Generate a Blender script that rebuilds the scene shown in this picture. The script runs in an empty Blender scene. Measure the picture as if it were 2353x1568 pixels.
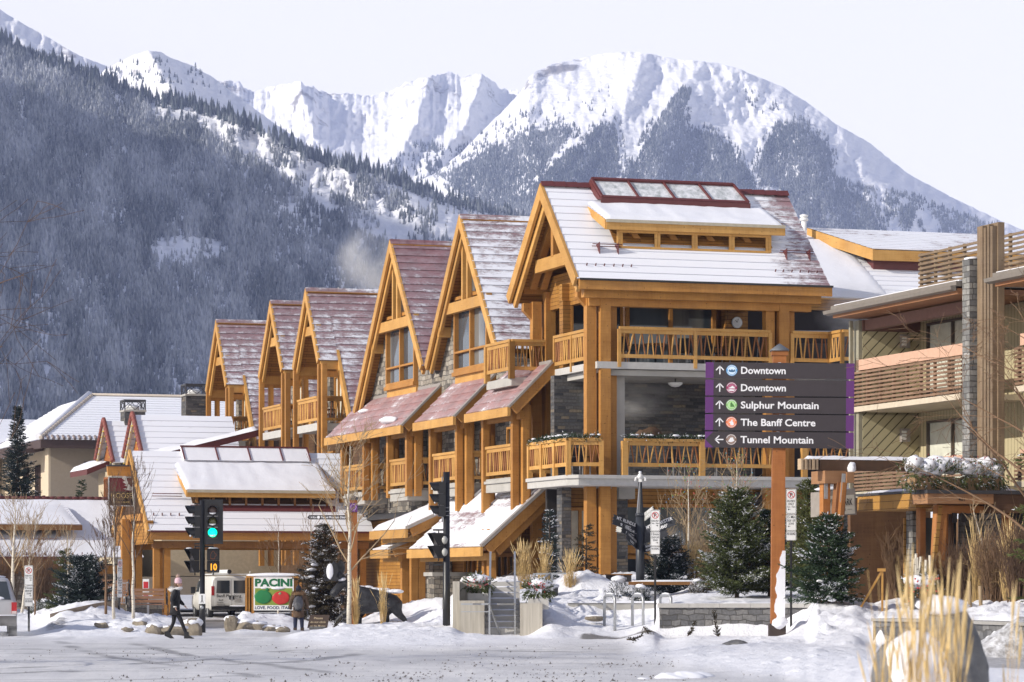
import bpy, math, random
import numpy as np
from mathutils import Vector, Matrix
R=math.radians
SC=bpy.context.scene
COL=SC.collection
K=1.36e-4                      # tangent per unit of the photo's measuring grid
TH=R(18.1)                     # the street runs 18 degrees left of the view axis
C0=Vector((3.176,112.0,0.0))   # foot of the timber pavilion's near corner post
CAMH=1.55
def P(xo,yo,D):                # a sight line at a real distance D
    return Vector(((xo-1176.5)*K*D, D, CAMH+(1345-yo)*K*D))
def PX(xo,D): return (xo-1176.5)*K*D
def H2W(x,y,z):                # hotel frame -> world
    c,s=math.cos(TH),math.sin(TH)
    return Vector((C0.x+c*x-s*y, C0.y+s*x+c*y, z))
# ---------------------------------------------------------------- noise
def _h(ix,iy,s):
    n=(ix.astype(np.int64)*374761393+iy.astype(np.int64)*668265263+s*1442695041)&0x7fffffff
    n=((n^(n>>13))*1274126177)&0x7fffffff
    return ((n^(n>>16))&0xffff)/65535.0
def vnoise(x,y,s=0):
    x=np.asarray(x,float); y=np.asarray(y,float)
    ix=np.floor(x); iy=np.floor(y); fx=x-ix; fy=y-iy
    fx=fx*fx*(3-2*fx); fy=fy*fy*(3-2*fy)
    a=_h(ix,iy,s); b=_h(ix+1,iy,s); c=_h(ix,iy+1,s); d=_h(ix+1,iy+1,s)
    return (a*(1-fx)+b*fx)*(1-fy)+(c*(1-fx)+d*fx)*fy
def fbm(x,y,o=4,s=0,g=.5):
    t=0;a=1;n=0
    for i in range(o):
        t=t+a*vnoise(x*2**i,y*2**i,s+i*7); n+=a; a*=g
    return t/n
# ---------------------------------------------------------------- node helpers
class Mat:
    def __init__(s,name):
        s.m=bpy.data.materials.new(name); s.m.use_nodes=True; s.t=s.m.node_tree; s.t.nodes.clear()
        s.out=s.t.nodes.new('ShaderNodeOutputMaterial')
    def n(s,typ,ins=None,**kw):
        nd=s.t.nodes.new('ShaderNode'+typ)
        for k,v in kw.items(): setattr(nd,k,v)
        for k,v in (ins or {}).items():
            i=nd.inputs[k]
            if hasattr(v,'is_output'): s.t.links.new(v,i)
            elif hasattr(v,'outputs'): s.t.links.new(v.outputs[0],i)
            else:
                if isinstance(v,(tuple,list)) and len(v)==3 and i.type=='RGBA': v=(*v,1)
                i.default_value=v
        return nd
    def obj(s): return s.n('TexCoord').outputs['Object']
    def uv(s): return s.n('TexCoord').outputs['UV']
    def map(s,vec,scale=(1,1,1),rot=(0,0,0),loc=(0,0,0)):
        return s.n('Mapping',{'Vector':vec,'Scale':scale,'Rotation':rot,'Location':loc}).outputs[0]
    def noise(s,vec,scale,detail=3,rough=.55,dist=0):
        return s.n('TexNoise',{'Vector':vec,'Scale':scale,'Detail':detail,'Roughness':rough,'Distortion':dist}).outputs[0]
    def ramp(s,f,lo,hi,a=0,b=1):
        return s.n('MapRange',{'Value':f,'From Min':lo,'From Max':hi,'To Min':a,'To Max':b}).outputs[0]
    def mix(s,f,a,b):
        nd=s.t.nodes.new('ShaderNodeMix'); nd.data_type='RGBA'
        for k,v in ((0,f),(6,a),(7,b)):
            i=nd.inputs[k]
            if hasattr(v,'is_output'): s.t.links.new(v,i)
            else: i.default_value=v if not isinstance(v,(tuple,list)) else (*v[:3],1)
        return nd.outputs[2]
    def math(s,op,a,b=0.0,clamp=False):
        nd=s.t.nodes.new('ShaderNodeMath'); nd.operation=op; nd.use_clamp=clamp
        for k,v in ((0,a),(1,b)):
            if hasattr(v,'is_output'): s.t.links.new(v,nd.inputs[k])
            else: nd.inputs[k].default_value=v
        return nd.outputs[0]
    def bump(s,h,strength=.4,dist=.02):
        return s.n('Bump',{'Height':h,'Strength':strength,'Distance':dist}).outputs[0]
    def fin(s,col,rough=.7,normal=None,metal=0,spec=.4,**kw):
        ins={'Base Color':col,'Roughness':rough,'Metallic':metal,'Specular IOR Level':spec}
        if normal is not None: ins['Normal']=normal
        ins.update(kw)
        b=s.n('BsdfPrincipled',ins); s.t.links.new(b.outputs[0],s.out.inputs[0]); return s.m
def plain(name,col,rough=.6,metal=0,spec=.4,vary=.12,scale=6,**kw):
    m=Mat(name); nz=m.noise(m.obj(),scale,4)
    c=m.mix(m.ramp(nz,.25,.75),tuple(x*(1-vary) for x in col),tuple(min(1,x*(1+vary)) for x in col))
    return m.fin(c,rough,None,metal,spec,**kw)
def emit(name,col,st):
    m=Mat(name); return m.fin((.01,.01,.01),.4,**{'Emission Color':(*col,1),'Emission Strength':st})
SNOW=(.80,.81,.86)
def wood(name,a,b,plank=0,axis='uv'):
    m=Mat(name); o=m.obj()
    g=m.noise(m.map(o,(1.1,1.1,1.1)),1.2,3)
    st=m.noise(m.map(o,(9,9,.9)),2.0,3)
    st2=m.noise(m.map(o,(.8,.8,16)),2.0,3)
    f=m.math('ADD',m.math('MULTIPLY',g,.5),m.math('MULTIPLY',m.math('ADD',st,st2),.25))
    c=m.mix(m.ramp(f,.36,.64),b,a)
    vo=m.n('TexVoronoi',{'Vector':m.map(o,(1,1,1)),'Scale':5.0}).outputs['Distance']
    c=m.mix(m.ramp(vo,.06,.13,.75,0),c,tuple(x*.28 for x in b))
    rnd=m.n('ObjectInfo').outputs['Random']
    c=m.mix(m.ramp(rnd,0,1,0,.42),c,tuple(x*.55 for x in b))
    weather=m.noise(m.map(o,(.5,.5,.16)),1.7,4,.6); c=m.mix(m.ramp(weather,.52,.72,0,.2),c,tuple(.45*x+.4*(sum(b)/3) for x in b))
    nrm=None
    if plank:
        br=m.n('TexBrick',{'Vector':m.uv(),'Color1':(1,1,1),'Color2':(.72,.72,.72),'Mortar':(.18,.15,.12),'Scale':1.0,'Mortar Size':.008,'Brick Width':3.2,'Row Height':plank,'Bias':0.0})
        mm=m.t.nodes.new('ShaderNodeMix'); mm.data_type='RGBA'; mm.blend_type='MULTIPLY'; mm.inputs[0].default_value=1
        m.t.links.new(c,mm.inputs[6]); m.t.links.new(br.outputs[0],mm.inputs[7]); c=mm.outputs[2]
        nrm=m.bump(br.outputs['Fac'],-.5,.01)
    return m.fin(c,.62,nrm,spec=.3)
def stone(name,cols,w=.42,h=.13,mortar=(.10,.095,.09),msz=.012,distort=.06,snow=0):
    m=Mat(name); u=m.uv()
    nv=m.n('TexNoise',{'Vector':u,'Scale':2.2,'Detail':2.0}).outputs['Color']
    uu=m.n('VectorMath',{0:u,1:m.n('VectorMath',{0:nv,'Scale':distort*2},operation='SCALE').outputs[0]},operation='ADD').outputs[0]
    br=m.n('TexBrick',{'Vector':uu,'Color1':(0,0,0),'Color2':(1,1,1),'Mortar':(.5,.5,.5),'Scale':1.0,'Mortar Size':msz,'Mortar Smooth':.3,'Brick Width':w,'Row Height':h,'Bias':0.0},offset=.43,squash=.62,squash_frequency=3)
    br2=m.n('TexBrick',{'Vector':m.map(uu,(1,1,1),loc=(7.3*w,5*h,0)),'Color1':(0,0,0),'Color2':(1,1,1),'Mortar':(.5,.5,.5),'Scale':1.0,'Mortar Size':msz,'Brick Width':w,'Row Height':h,'Bias':0.0},offset=.43,squash=.62,squash_frequency=3)
    r=m.n('ValToRGB',{'Fac':br.outputs[0]}); cr=r.color_ramp
    cr.interpolation='LINEAR'
    while len(cr.elements)<len(cols): cr.elements.new(.5)
    for i,cc in enumerate(cols):
        cr.elements[i].position=i/(len(cols)-1); cr.elements[i].color=(*cc,1)
    c=r.outputs[0]
    c=m.mix(m.ramp(m.noise(u,14,4),.3,.7,0,.45),c,tuple(x*.55 for x in cols[0]))
    c=m.mix(br.outputs['Fac'],c,mortar)
    hgt=m.math('SUBTRACT',m.math('MULTIPLY',m.noise(u,10,4),.5),m.math('MULTIPLY',br.outputs['Fac'],1.2))
    hgt=m.math('ADD',hgt,m.math('MULTIPLY',br.outputs[0],.5))
    return m.fin(c,.85,m.bump(hgt,1.0,.035),spec=.2)
def roofmat(name,bias,base=(.155,.036,.042),pitch=.42,sc=1.0,grad=None):
    # uv: x metres along the ridge, y metres down the slope; thin snow gathers on each course
    m=Mat(name); u=m.uv(); sp=m.n('SeparateXYZ',{0:u})
    fr=m.math('FRACT',m.math('DIVIDE',sp.outputs[1],pitch))
    n1=m.noise(m.map(u,(.35*sc,.35*sc,1)),1.0,3)
    n2=m.noise(m.map(u,(1.5,3.6,1)),2.0,6,.78)
    row=m.noise(m.map(u,(.05,1/pitch*.9,1)),1.0,1)
    f=m.math('ADD',m.math('MULTIPLY',n1,1.25),m.math('MULTIPLY',n2,1.15))
    f=m.math('ADD',f,m.math('MULTIPLY',row,.10))
    f=m.math('ADD',f,m.math('MULTIPLY',fr,.20))
    f=m.math('ADD',f,bias-1.25)
    if grad:  # fall-off towards one end
        f=m.math('ADD',f,m.ramp(sp.outputs[0],grad[0],grad[1],grad[2],grad[3]))
    s=m.ramp(f,-.02,.20)
    thin=m.ramp(f,-.6,.25,.0,.36)
    n3=m.noise(m.map(u,(1.1,1/pitch,1)),1.0,1)
    seam=m.ramp(m.math('ABSOLUTE',m.math('SUBTRACT',m.math('FRACT',m.math('ADD',m.math('MULTIPLY',sp.outputs[0],.8),m.math('MULTIPLY',m.math('FLOOR',m.math('DIVIDE',sp.outputs[1],pitch)),.37))),.5)),.0,.018,.5,0)
    c=m.mix(m.ramp(n3,.3,.7),tuple(x*.75 for x in base),tuple(x*1.25 for x in base))
    c=m.mix(seam,c,tuple(x*.3 for x in base))
    c=m.mix(thin,c,SNOW); c=m.mix(s,c,SNOW)
    h=m.math('ADD',m.math('MULTIPLY',s,.8),m.math('MULTIPLY',n2,.4))
    rg=m.ramp(s,0,1,.45,.9)
    return m.fin(c,rg,m.bump(h,.7,.03),spec=.35)
def snowmat(name,dirty=0,bumpd=.05,sc=1.0,tint=SNOW):
    m=Mat(name); o=m.n('NewGeometry').outputs['Position']
    a=m.noise(o,1.3*sc,4); b=m.noise(o,9*sc,4,.65)
    h=m.math('ADD',a,m.math('MULTIPLY',b,.35))
    c=m.mix(m.ramp(a,.3,.7),tuple(x*.95 for x in tint),tint)
    return m.fin(c,.75,m.bump(h,.55,bumpd),spec=.25)
# ---------------------------------------------------------------- mesh builder
class MB:
    def __init__(s): s.v=[];s.f=[];s.uv=[];s.mi=[];s.sm=[]
    def face(s,pts,uv=None,mi=0,sm=False):
        i=len(s.v); s.v+= [tuple(p) for p in pts]; s.f.append(tuple(range(i,i+len(pts)))); s.uv.append(uv); s.mi.append(mi); s.sm.append(sm)
    def mesh(s,vs,fs,mi=0,sm=False):
        i=len(s.v); s.v+=[tuple(p) for p in vs]
        for f in fs: s.f.append(tuple(i+k for k in f)); s.uv.append(None); s.mi.append(mi); s.sm.append(sm)
    def box(s,x0,x1,y0,y1,z0,z1,mi=0):
        v=[(x,y,z) for z in(z0,z1) for y in(y0,y1) for x in(x0,x1)]
        s.mesh(v,[(0,2,3,1),(4,5,7,6),(0,1,5,4),(2,6,7,3),(0,4,6,2),(1,3,7,5)],mi)
    def bar(s,a,b,w,h,up=(0,0,1),mi=0):
        # beam of width w (sideways) and height h (along up) from a to b
        a=Vector(a);b=Vector(b);d=(b-a).normalized();up=Vector(up)
        r=d.cross(up)
        if r.length<1e-4: r=d.cross(Vector((1,0,0)))
        r.normalize(); q=r.cross(d).normalized()
        v=[]
        for p in(a,b):
            for i,j in((-1,-1),(1,-1),(1,1),(-1,1)): v.append(p+r*(w/2*i)+q*(h/2*j))
        s.mesh(v,[(3,2,1,0),(4,5,6,7),(0,1,5,4),(1,2,6,5),(2,3,7,6),(3,0,4,7)],mi)
    def prism(s,poly,ext,mi=0):
        # planar polygon swept along a vector
        ext=Vector(ext); p=[Vector(q) for q in poly]; n=len(p)
        nn=Vector((0,0,0))
        for i in range(n): nn+=p[i].cross(p[(i+1)%n])
        if nn.dot(ext)>0: p=p[::-1]
        v=p+[q+ext for q in p]
        s.mesh(v,[tuple(range(n)),tuple(range(2*n-1,n-1,-1))]+[(i,i+n,(i+1)%n+n,(i+1)%n) for i in range(n)],mi)
    def tube(s,pts,r,n=8,mi=0,cap=True,sm=True):
        pts=[Vector(p) for p in pts]; rs=r if isinstance(r,(list,tuple)) else [r]*len(pts)
        i0=len(s.v); ref=None
        for k,p in enumerate(pts):
            d=(pts[min(k+1,len(pts)-1)]-pts[max(k-1,0)])
            if d.length<1e-9: d=Vector((0,0,1))
            d.normalize()
            if ref is None: ref=d.orthogonal().normalized()
            ref=(ref-d*ref.dot(d))
            if ref.length<1e-6: ref=d.orthogonal()
            ref.normalize(); q=d.cross(ref)
            for j in range(n):
                a=2*math.pi*j/n; s.v.append(tuple(p+ref*(rs[k]*math.cos(a))+q*(rs[k]*math.sin(a))))
        for k in range(len(pts)-1):
            for j in range(n):
                a=i0+k*n+j;b=i0+k*n+(j+1)%n
                s.f.append((a,b,b+n,a+n)); s.uv.append(None); s.mi.append(mi); s.sm.append(sm)
        if cap and n>2:
            e=i0+(len(pts)-1)*n
            s.f.append(tuple(range(i0+n-1,i0-1,-1))); s.uv.append(None); s.mi.append(mi); s.sm.append(False)
            s.f.append(tuple(range(e,e+n))); s.uv.append(None); s.mi.append(mi); s.sm.append(False)
    def lathe(s,prof,c=(0,0,0),n=16,mi=0,axis='z'):
        i0=len(s.v)
        for r,z in prof:
            for j in range(n):
                a=2*math.pi*j/n; x,y=r*math.cos(a),r*math.sin(a)
                q={'z':(x,y,z),'y':(x,-z,y),'x':(-z,x,y)}[axis]
                s.v.append((c[0]+q[0],c[1]+q[1],c[2]+q[2]))
        for k in range(len(prof)-1):
            for j in range(n):
                a=i0+k*n+j;b=i0+k*n+(j+1)%n
                s.f.append((a,b,b+n,a+n)); s.uv.append(None); s.mi.append(mi); s.sm.append(True)
        e=i0+(len(prof)-1)*n
        s.f.append(tuple(range(i0+n-1,i0-1,-1))); s.uv.append(None); s.mi.append(mi); s.sm.append(False)
        s.f.append(tuple(range(e,e+n))); s.uv.append(None); s.mi.append(mi); s.sm.append(False)
    def blob(s,c,r,seed=0,amp=.2,n=10,mi=0,fr=1.5):
        rx,ry,rz=r if isinstance(r,(tuple,list)) else (r,r,r)
        i0=len(s.v); rnd=np.random.RandomState(seed); o=rnd.rand(2)*50
        for k in range(n+1):
            th=math.pi*k/n
            for j in range(2*n):
                ph=math.pi*j/n; d=(math.sin(th)*math.cos(ph),math.sin(th)*math.sin(ph),math.cos(th))
                q=1+amp*(float(fbm(np.array(d[0]*fr+o[0]+d[2]*fr),np.array(d[1]*fr+o[1]-d[2]*fr*.7),3,seed))-.5)*2
                s.v.append((c[0]+d[0]*rx*q,c[1]+d[1]*ry*q,c[2]+d[2]*rz*q))
        m=2*n
        for k in range(n):
            for j in range(m):
                a=i0+k*m+j;b=i0+k*m+(j+1)%m
                s.f.append((a,a+m,b+m,b)); s.uv.append(None); s.mi.append(mi); s.sm.append(True)
    def islands(s):
        par=list(range(len(s.v)))
        def fd(a):
            while par[a]!=a: par[a]=par[par[a]]; a=par[a]
            return a
        for f in s.f:
            r=fd(f[0])
            for k in f[1:]: par[fd(k)]=r
        g={}
        for i,f in enumerate(s.f): g.setdefault(fd(f[0]),[]).append(i)
        return list(g.values())
    def build_each(s,name,mats,parent=None):
        # every loose piece becomes an object of its own
        out=[]
        for fi in s.islands():
            m=MB(); idx={}
            for i in fi:
                for k in s.f[i]:
                    if k not in idx: idx[k]=len(m.v); m.v.append(s.v[k])
                m.f.append(tuple(idx[k] for k in s.f[i])); m.uv.append(s.uv[i]); m.mi.append(s.mi[i]); m.sm.append(s.sm[i])
            out.append(m.build(name,mats,parent))
        return out
    def build(s,name,mats,parent=None,loc=None):
        if not isinstance(mats,(list,tuple)): mats=[mats]
        me=bpy.data.meshes.new(name); me.from_pydata(s.v,[],s.f); 
        for mt in mats: me.materials.append(mt)
        if len(mats)>1: me.polygons.foreach_set('material_index',s.mi)
        me.polygons.foreach_set('use_smooth',s.sm)
        uvl=me.uv_layers.new(name='UVMap'); nv=[]
        for f,u in zip(s.f,s.uv):
            if u is not None: 
                for q in u: nv+=[q[0],q[1]]
                continue
            p=[s.v[k] for k in f]
            ax=(p[1][0]-p[0][0],p[1][1]-p[0][1],p[1][2]-p[0][2]); bx=(p[2][0]-p[0][0],p[2][1]-p[0][1],p[2][2]-p[0][2])
            n=(abs(ax[1]*bx[2]-ax[2]*bx[1]),abs(ax[2]*bx[0]-ax[0]*bx[2]),abs(ax[0]*bx[1]-ax[1]*bx[0]))
            if n[2]>=n[0] and n[2]>=n[1]*.95:
                for q in p: nv+=[q[0],q[1]]
            elif n[0]>=n[1]:
                for q in p: nv+=[q[1],q[2]]
            else:
                for q in p: nv+=[q[0],q[2]]
        uvl.data.foreach_set('uv',nv); me.validate(); me.update()
        o=bpy.data.objects.new(name,me); COL.objects.link(o)
        if parent is not None: o.parent=parent
        if loc is not None: o.location=loc
        return o
def tag(o,label=None,cat=None,group=None,kind=None):
    if label: o['label']=label
    if cat: o['category']=cat
    if group: o['group']=group
    if kind: o['kind']=kind
    return o
def thing(name,label,cat,loc=(0,0,0),rz=0,group=None):
    o=bpy.data.objects.new(name,None); COL.objects.link(o); o.location=loc; o.rotation_euler=(0,0,rz); o.empty_display_size=.2
    return tag(o,label,cat,group)
def copy_tree(o,parent=None):
    c=o.copy(); COL.objects.link(c)
    if parent is not None: c.parent=parent
    for ch in list(o.children): copy_tree(ch,c)
    return c
_fonts={}
def text_mesh(txt,size,align='LEFT',bold=0,ext=.004,sx=1.0):
    """lettering as vertices/faces in the xz plane facing -y; bottom-left (or centre) at the origin"""
    key=(txt,align,bold)
    if key not in _fonts:
        cu=bpy.data.curves.new('t','FONT'); cu.body=txt; cu.size=1; cu.align_x=align; cu.offset=bold; cu.resolution_u=3
        o=bpy.data.objects.new('t',cu); COL.objects.link(o)
        bpy.context.view_layer.update()
        dg=bpy.context.evaluated_depsgraph_get(); me=bpy.data.meshes.new_from_object(o.evaluated_get(dg))
        _fonts[key]=([tuple(v.co) for v in me.vertices],[tuple(p.vertices) for p in me.polygons])
        bpy.data.objects.remove(o); bpy.data.curves.remove(cu); bpy.data.meshes.remove(me)
    v,f=_fonts[key]
    return [(a*size*sx,0,b*size) for a,b,c in v],f
def add_text(mb,txt,size,at,ux=(1,0,0),uz=(0,0,1),align='LEFT',bold=.01,sx=1.0,mi=0):
    v,f=text_mesh(txt,size,align,bold,sx=sx); ux=Vector(ux);uz=Vector(uz);at=Vector(at)
    mb.mesh([at+ux*a+uz*c for a,b,c in v],f,mi)
def ngon(c,r,n,ux=(1,0,0),uz=(0,0,1)):
    c=Vector(c);ux=Vector(ux);uz=Vector(uz)
    return [c+ux*(r*math.cos(2*math.pi*i/n))+uz*(r*math.sin(2*math.pi*i/n)) for i in range(n)]
# ================================================================ camera, sky, sun
cam=bpy.data.cameras.new('camera'); co=bpy.data.objects.new('camera',cam); COL.objects.link(co); SC.camera=co
co.location=(0,0,CAMH); co.rotation_euler=(R(90),0,0)
cam.sensor_width=36; cam.lens=36*12000/3840*.99990; cam.shift_y=(1345-784)/2353
cam.clip_start=1; cam.clip_end=60000
cam.dof.use_dof=True; cam.dof.focus_distance=118; cam.dof.aperture_fstop=4.4
SD=Vector((-.80,-.40,.43)).normalized()          # towards the sun
sl=bpy.data.lights.new('sun','SUN'); sl.energy=5.0; sl.angle=R(.5); sl.color=(1,.93,.82)
so=bpy.data.objects.new('sun',sl); COL.objects.link(so); so.rotation_euler=(-SD).to_track_quat('-Z','Y').to_euler()
so.location=(-30,-10,40)
w=bpy.data.worlds.new("World"); SC.world=w; w.use_nodes=True; nt=w.node_tree
bg=nt.nodes['Background']; sk=nt.nodes.new('ShaderNodeTexSky'); sk.sky_type='NISHITA'; sk.sun_disc=False
sk.sun_elevation=math.asin(SD.z); sk.sun_rotation=math.atan2(SD.x,SD.y); sk.altitude=1400; sk.air_density=1.0; sk.dust_density=2.0; sk.ozone_density=1.2
# thin high cloud over the whole sky, brightest towards the horizon
tc=nt.nodes.new('ShaderNodeTexCoord'); sp=nt.nodes.new('ShaderNodeSeparateXYZ'); nt.links.new(tc.outputs['Generated'],sp.inputs[0])
cr=nt.nodes.new('ShaderNodeValToRGB'); nt.links.new(sp.outputs[2],cr.inputs[0])
el=cr.color_ramp.elements; el[0].position=.0; el[0].color=(1.36,1.29,1.21,1); el[1].position=.8; el[1].color=(.20,.23,.33,1)
e=el.new(.2); e.color=(1.30,1.24,1.17,1); e=el.new(.42); e.color=(.42,.45,.58,1)
ml=nt.nodes.new('ShaderNodeVectorMath'); ml.operation='SCALE'; ml.inputs['Scale'].default_value=10; nt.links.new(cr.outputs[0],ml.inputs[0])
mx=nt.nodes.new('ShaderNodeMix'); mx.data_type='RGBA'; mx.inputs[0].default_value=.86
nt.links.new(sk.outputs[0],mx.inputs[6]); nt.links.new(ml.outputs[0],mx.inputs[7]); nt.links.new(mx.outputs[2],bg.inputs[0]); bg.inputs[1].default_value=.1
SC.view_settings.view_transform='Standard'; SC.view_settings.look='None'; SC.view_settings.exposure=.12; SC.view_settings.gamma=1
SC.cycles.max_bounces=6; SC.cycles.diffuse_bounces=3; SC.cycles.glossy_bounces=2; SC.cycles.transmission_bounces=4; SC.cycles.volume_bounces=1; SC.cycles.transparent_max_bounces=6
SC.cycles.use_denoising=True; SC.cycles.denoising_prefilter='ACCURATE'; SC.cycles.denoising_input_passes='RGB_ALBEDO_NORMAL'
SC.cycles.caustics_reflective=False; SC.cycles.caustics_refractive=False
# ================================================================ ground
# height profiles (distance, height) along sight azimuths xo; walls step the ground
PR={-400:[(10,0),(88,0),(104,.05),(112,.35),(125,.3),(160,.1),(400,0)],
 60:[(10,0),(85,0),(96,.03),(104,.16),(112,.45),(125,.5),(160,.2),(400,0)],
 150:[(10,0),(82,0),(92,.05),(99,.3),(106,.75),(112,.8),(125,.6),(160,.3),(400,0)],
 230:[(10,0),(82,0),(92,.05),(99,.28),(106,.78),(112,.85),(120,.6),(160,.3),(400,0)],
 300:[(10,0),(83,0),(92,.04),(99,.35),(106,.5),(116,.45),(130,.3),(160,.2),(400,0)],
 400:[(10,0),(85,0),(94,.03),(100,.26),(107,.42),(118,.3),(130,.1),(160,0),(400,0)],
 440:[(10,0),(85,0),(96,.02),(104,.03),(118,.02),(130,0),(160,0),(400,0)],
 520:[(10,0),(85,0),(100,0),(108,.02),(118,.03),(130,0),(160,0),(400,0)],
 560:[(10,0),(85,0),(98,.0),(106,.12),(113,.42),(122,.45),(135,.1),(160,0),(400,0)],
 640:[(10,0),(82,0),(90,.04),(100,-.02),(112,.2),(120,.4),(135,.1),(160,0),(400,0)],
 700:[(10,0),(78,0),(86,.06),(95,.17),(102,.02),(112,.08),(120,.2),(135,.1),(160,0),(400,0)],
 800:[(10,0),(75,0),(82,.08),(94,.26),(100,.30),(108,.1),(120,.1),(132,.1),(160,0),(400,0)],
 930:[(10,0),(75,0),(82,.1),(92,.30),(98,.34),(105,.22),(116,.06),(121,.6),(126,.78),(131,.35),(400,0)],
 1030:[(10,0),(76,0),(84,.1),(92,.28),(97,.3),(105,.35),(113,.5),(120,.85),(128,.5),(400,0)],
 1070:[(10,0),(77,0),(85,.08),(90,.14),(94,.1),(98,.5),(102,1.3),(108,1.6),(120,1.7),(400,.5)],
 1200:[(10,0),(78,0),(85,.05),(90,.05),(94.5,.12),(98,.7),(102,1.3),(108,1.7),(120,1.9),(400,.5)],
 1270:[(10,0),(78,0),(85,.05),(89,.06),(93,.4),(96,.85),(100,1.1),(105,1.55),(112,1.9),(400,.5)],
 1330:[(10,0),(78,0),(85,.03),(90.5,.05),(93,.3),(96.5,.62),(98.2,.7),(98.6,1.0),(104,1.5),(110,1.85),(400,.5)],
 1420:[(10,0),(76,0),(85,.03),(91.5,.05),(93.5,.28),(97,.5),(98.2,.52),(98.6,1.02),(104,1.4),(112,1.95),(400,.5)],
 1500:[(10,0),(60,0),(68,.05),(84,.12),(89,.18),(92,.3),(96,.6),(98.2,.65),(98.6,1.02),(104,1.4),(112,1.95),(400,.5)],
 1516:[(10,0),(60,0),(68,.06),(84,.06),(88,.08),(90.7,.04),(91.1,.90),(98,1.1),(104,1.4),(112,1.95),(400,.5)],
 1600:[(10,0),(55,.0),(62,.08),(80,.16),(84,.20),(87.5,.10),(90.7,.04),(91.1,.98),(98,1.25),(104,1.5),(112,1.95),(400,.5)],
 1780:[(10,0),(50,.0),(58,.12),(74,.2),(80,.22),(84,.2),(87,.12),(90.7,.06),(91.1,.98),(98,1.3),(104,1.5),(112,1.95),(400,.5)],
 1850:[(10,0),(48,.02),(56,.16),(74,.18),(79,.22),(83,.38),(87,.55),(90.4,.75),(91.1,.98),(98,1.3),(104,1.5),(112,1.95),(400,.5)],
 1880:[(10,0),(48,.05),(56,.18),(68,.2),(73,.14),(77,.42),(82,1.02),(86,1.25),(95,1.3),(104,1.4),(112,1.9),(400,.5)],
 1960:[(10,0),(46,.1),(56,.2),(66,.14),(72,.14),(76.5,.42),(81,.98),(85,1.18),(93,1.25),(104,1.3),(112,1.9),(400,.5)],
 2005:[(10,0),(44,.12),(56,.2),(68,.08),(74,.1),(78,.5),(82,.9),(104,1.2),(112,1.9),(400,.5)],
 2030:[(10,0),(40,.15),(52,.2),(66,.06),(74.6,.08),(75,.72),(82,.85),(90,1.1),(104,1.3),(400,.5)],
 2200:[(10,0),(30,.3),(40,.3),(52,.12),(64,.05),(70.6,.06),(71,.75),(78,.95),(88,1.2),(104,1.4),(400,.5)],
 2353:[(10,0),(28,.35),(38,.3),(50,.1),(60,.02),(66.6,.02),(67,.75),(74,1.0),(84,1.25),(104,1.5),(400,.5)],
 2700:[(10,0),(28,.35),(38,.3),(50,.1),(58,.02),(60.6,.02),(61,.75),(74,1.0),(84,1.25),(104,1.5),(400,.5)]}
_px=np.array(sorted(PR)); 
def gz_np(xo,D):
    xo=np.asarray(xo,float); D=np.asarray(D,float)
    rows=np.stack([np.interp(D,[a for a,b in PR[k]],[b for a,b in PR[k]]) for k in _px])
    i=np.clip(np.searchsorted(_px,xo)-1,0,len(_px)-2); t=np.clip((xo-_px[i])/(_px[i+1]-_px[i]),0,1)
    t=t*t*(3-2*t); ii=np.arange(xo.size).reshape(xo.shape)
    rf=rows.reshape(len(_px),-1)
    z=rf[i.ravel(),ii.ravel()]*(1-t.ravel())+rf[i.ravel()+1,ii.ravel()]*t.ravel()
    return z.reshape(xo.shape)
def gz(xo,D):
    z=float(gz_np(np.array([[xo]]),np.array([[D]]))[0,0])
    return z
def G(xo,D,dz=0):              # point standing on the ground
    return Vector((PX(xo,D),D,gz(xo,D)+dz))
def _seg(x,y,a,b):
    ax,ay=a;bx,by=b; dx,dy=bx-ax,by-ay; t=np.clip(((x-ax)*dx+(y-ay)*dy)/(dx*dx+dy*dy+1e-9),0,1)
    return np.hypot(x-ax-t*dx,y-ay-t*dy)
def pdist(x,y,pl): return np.min(np.stack([_seg(x,y,pl[i],pl[i+1]) for i in range(len(pl)-1)]),0)
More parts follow.
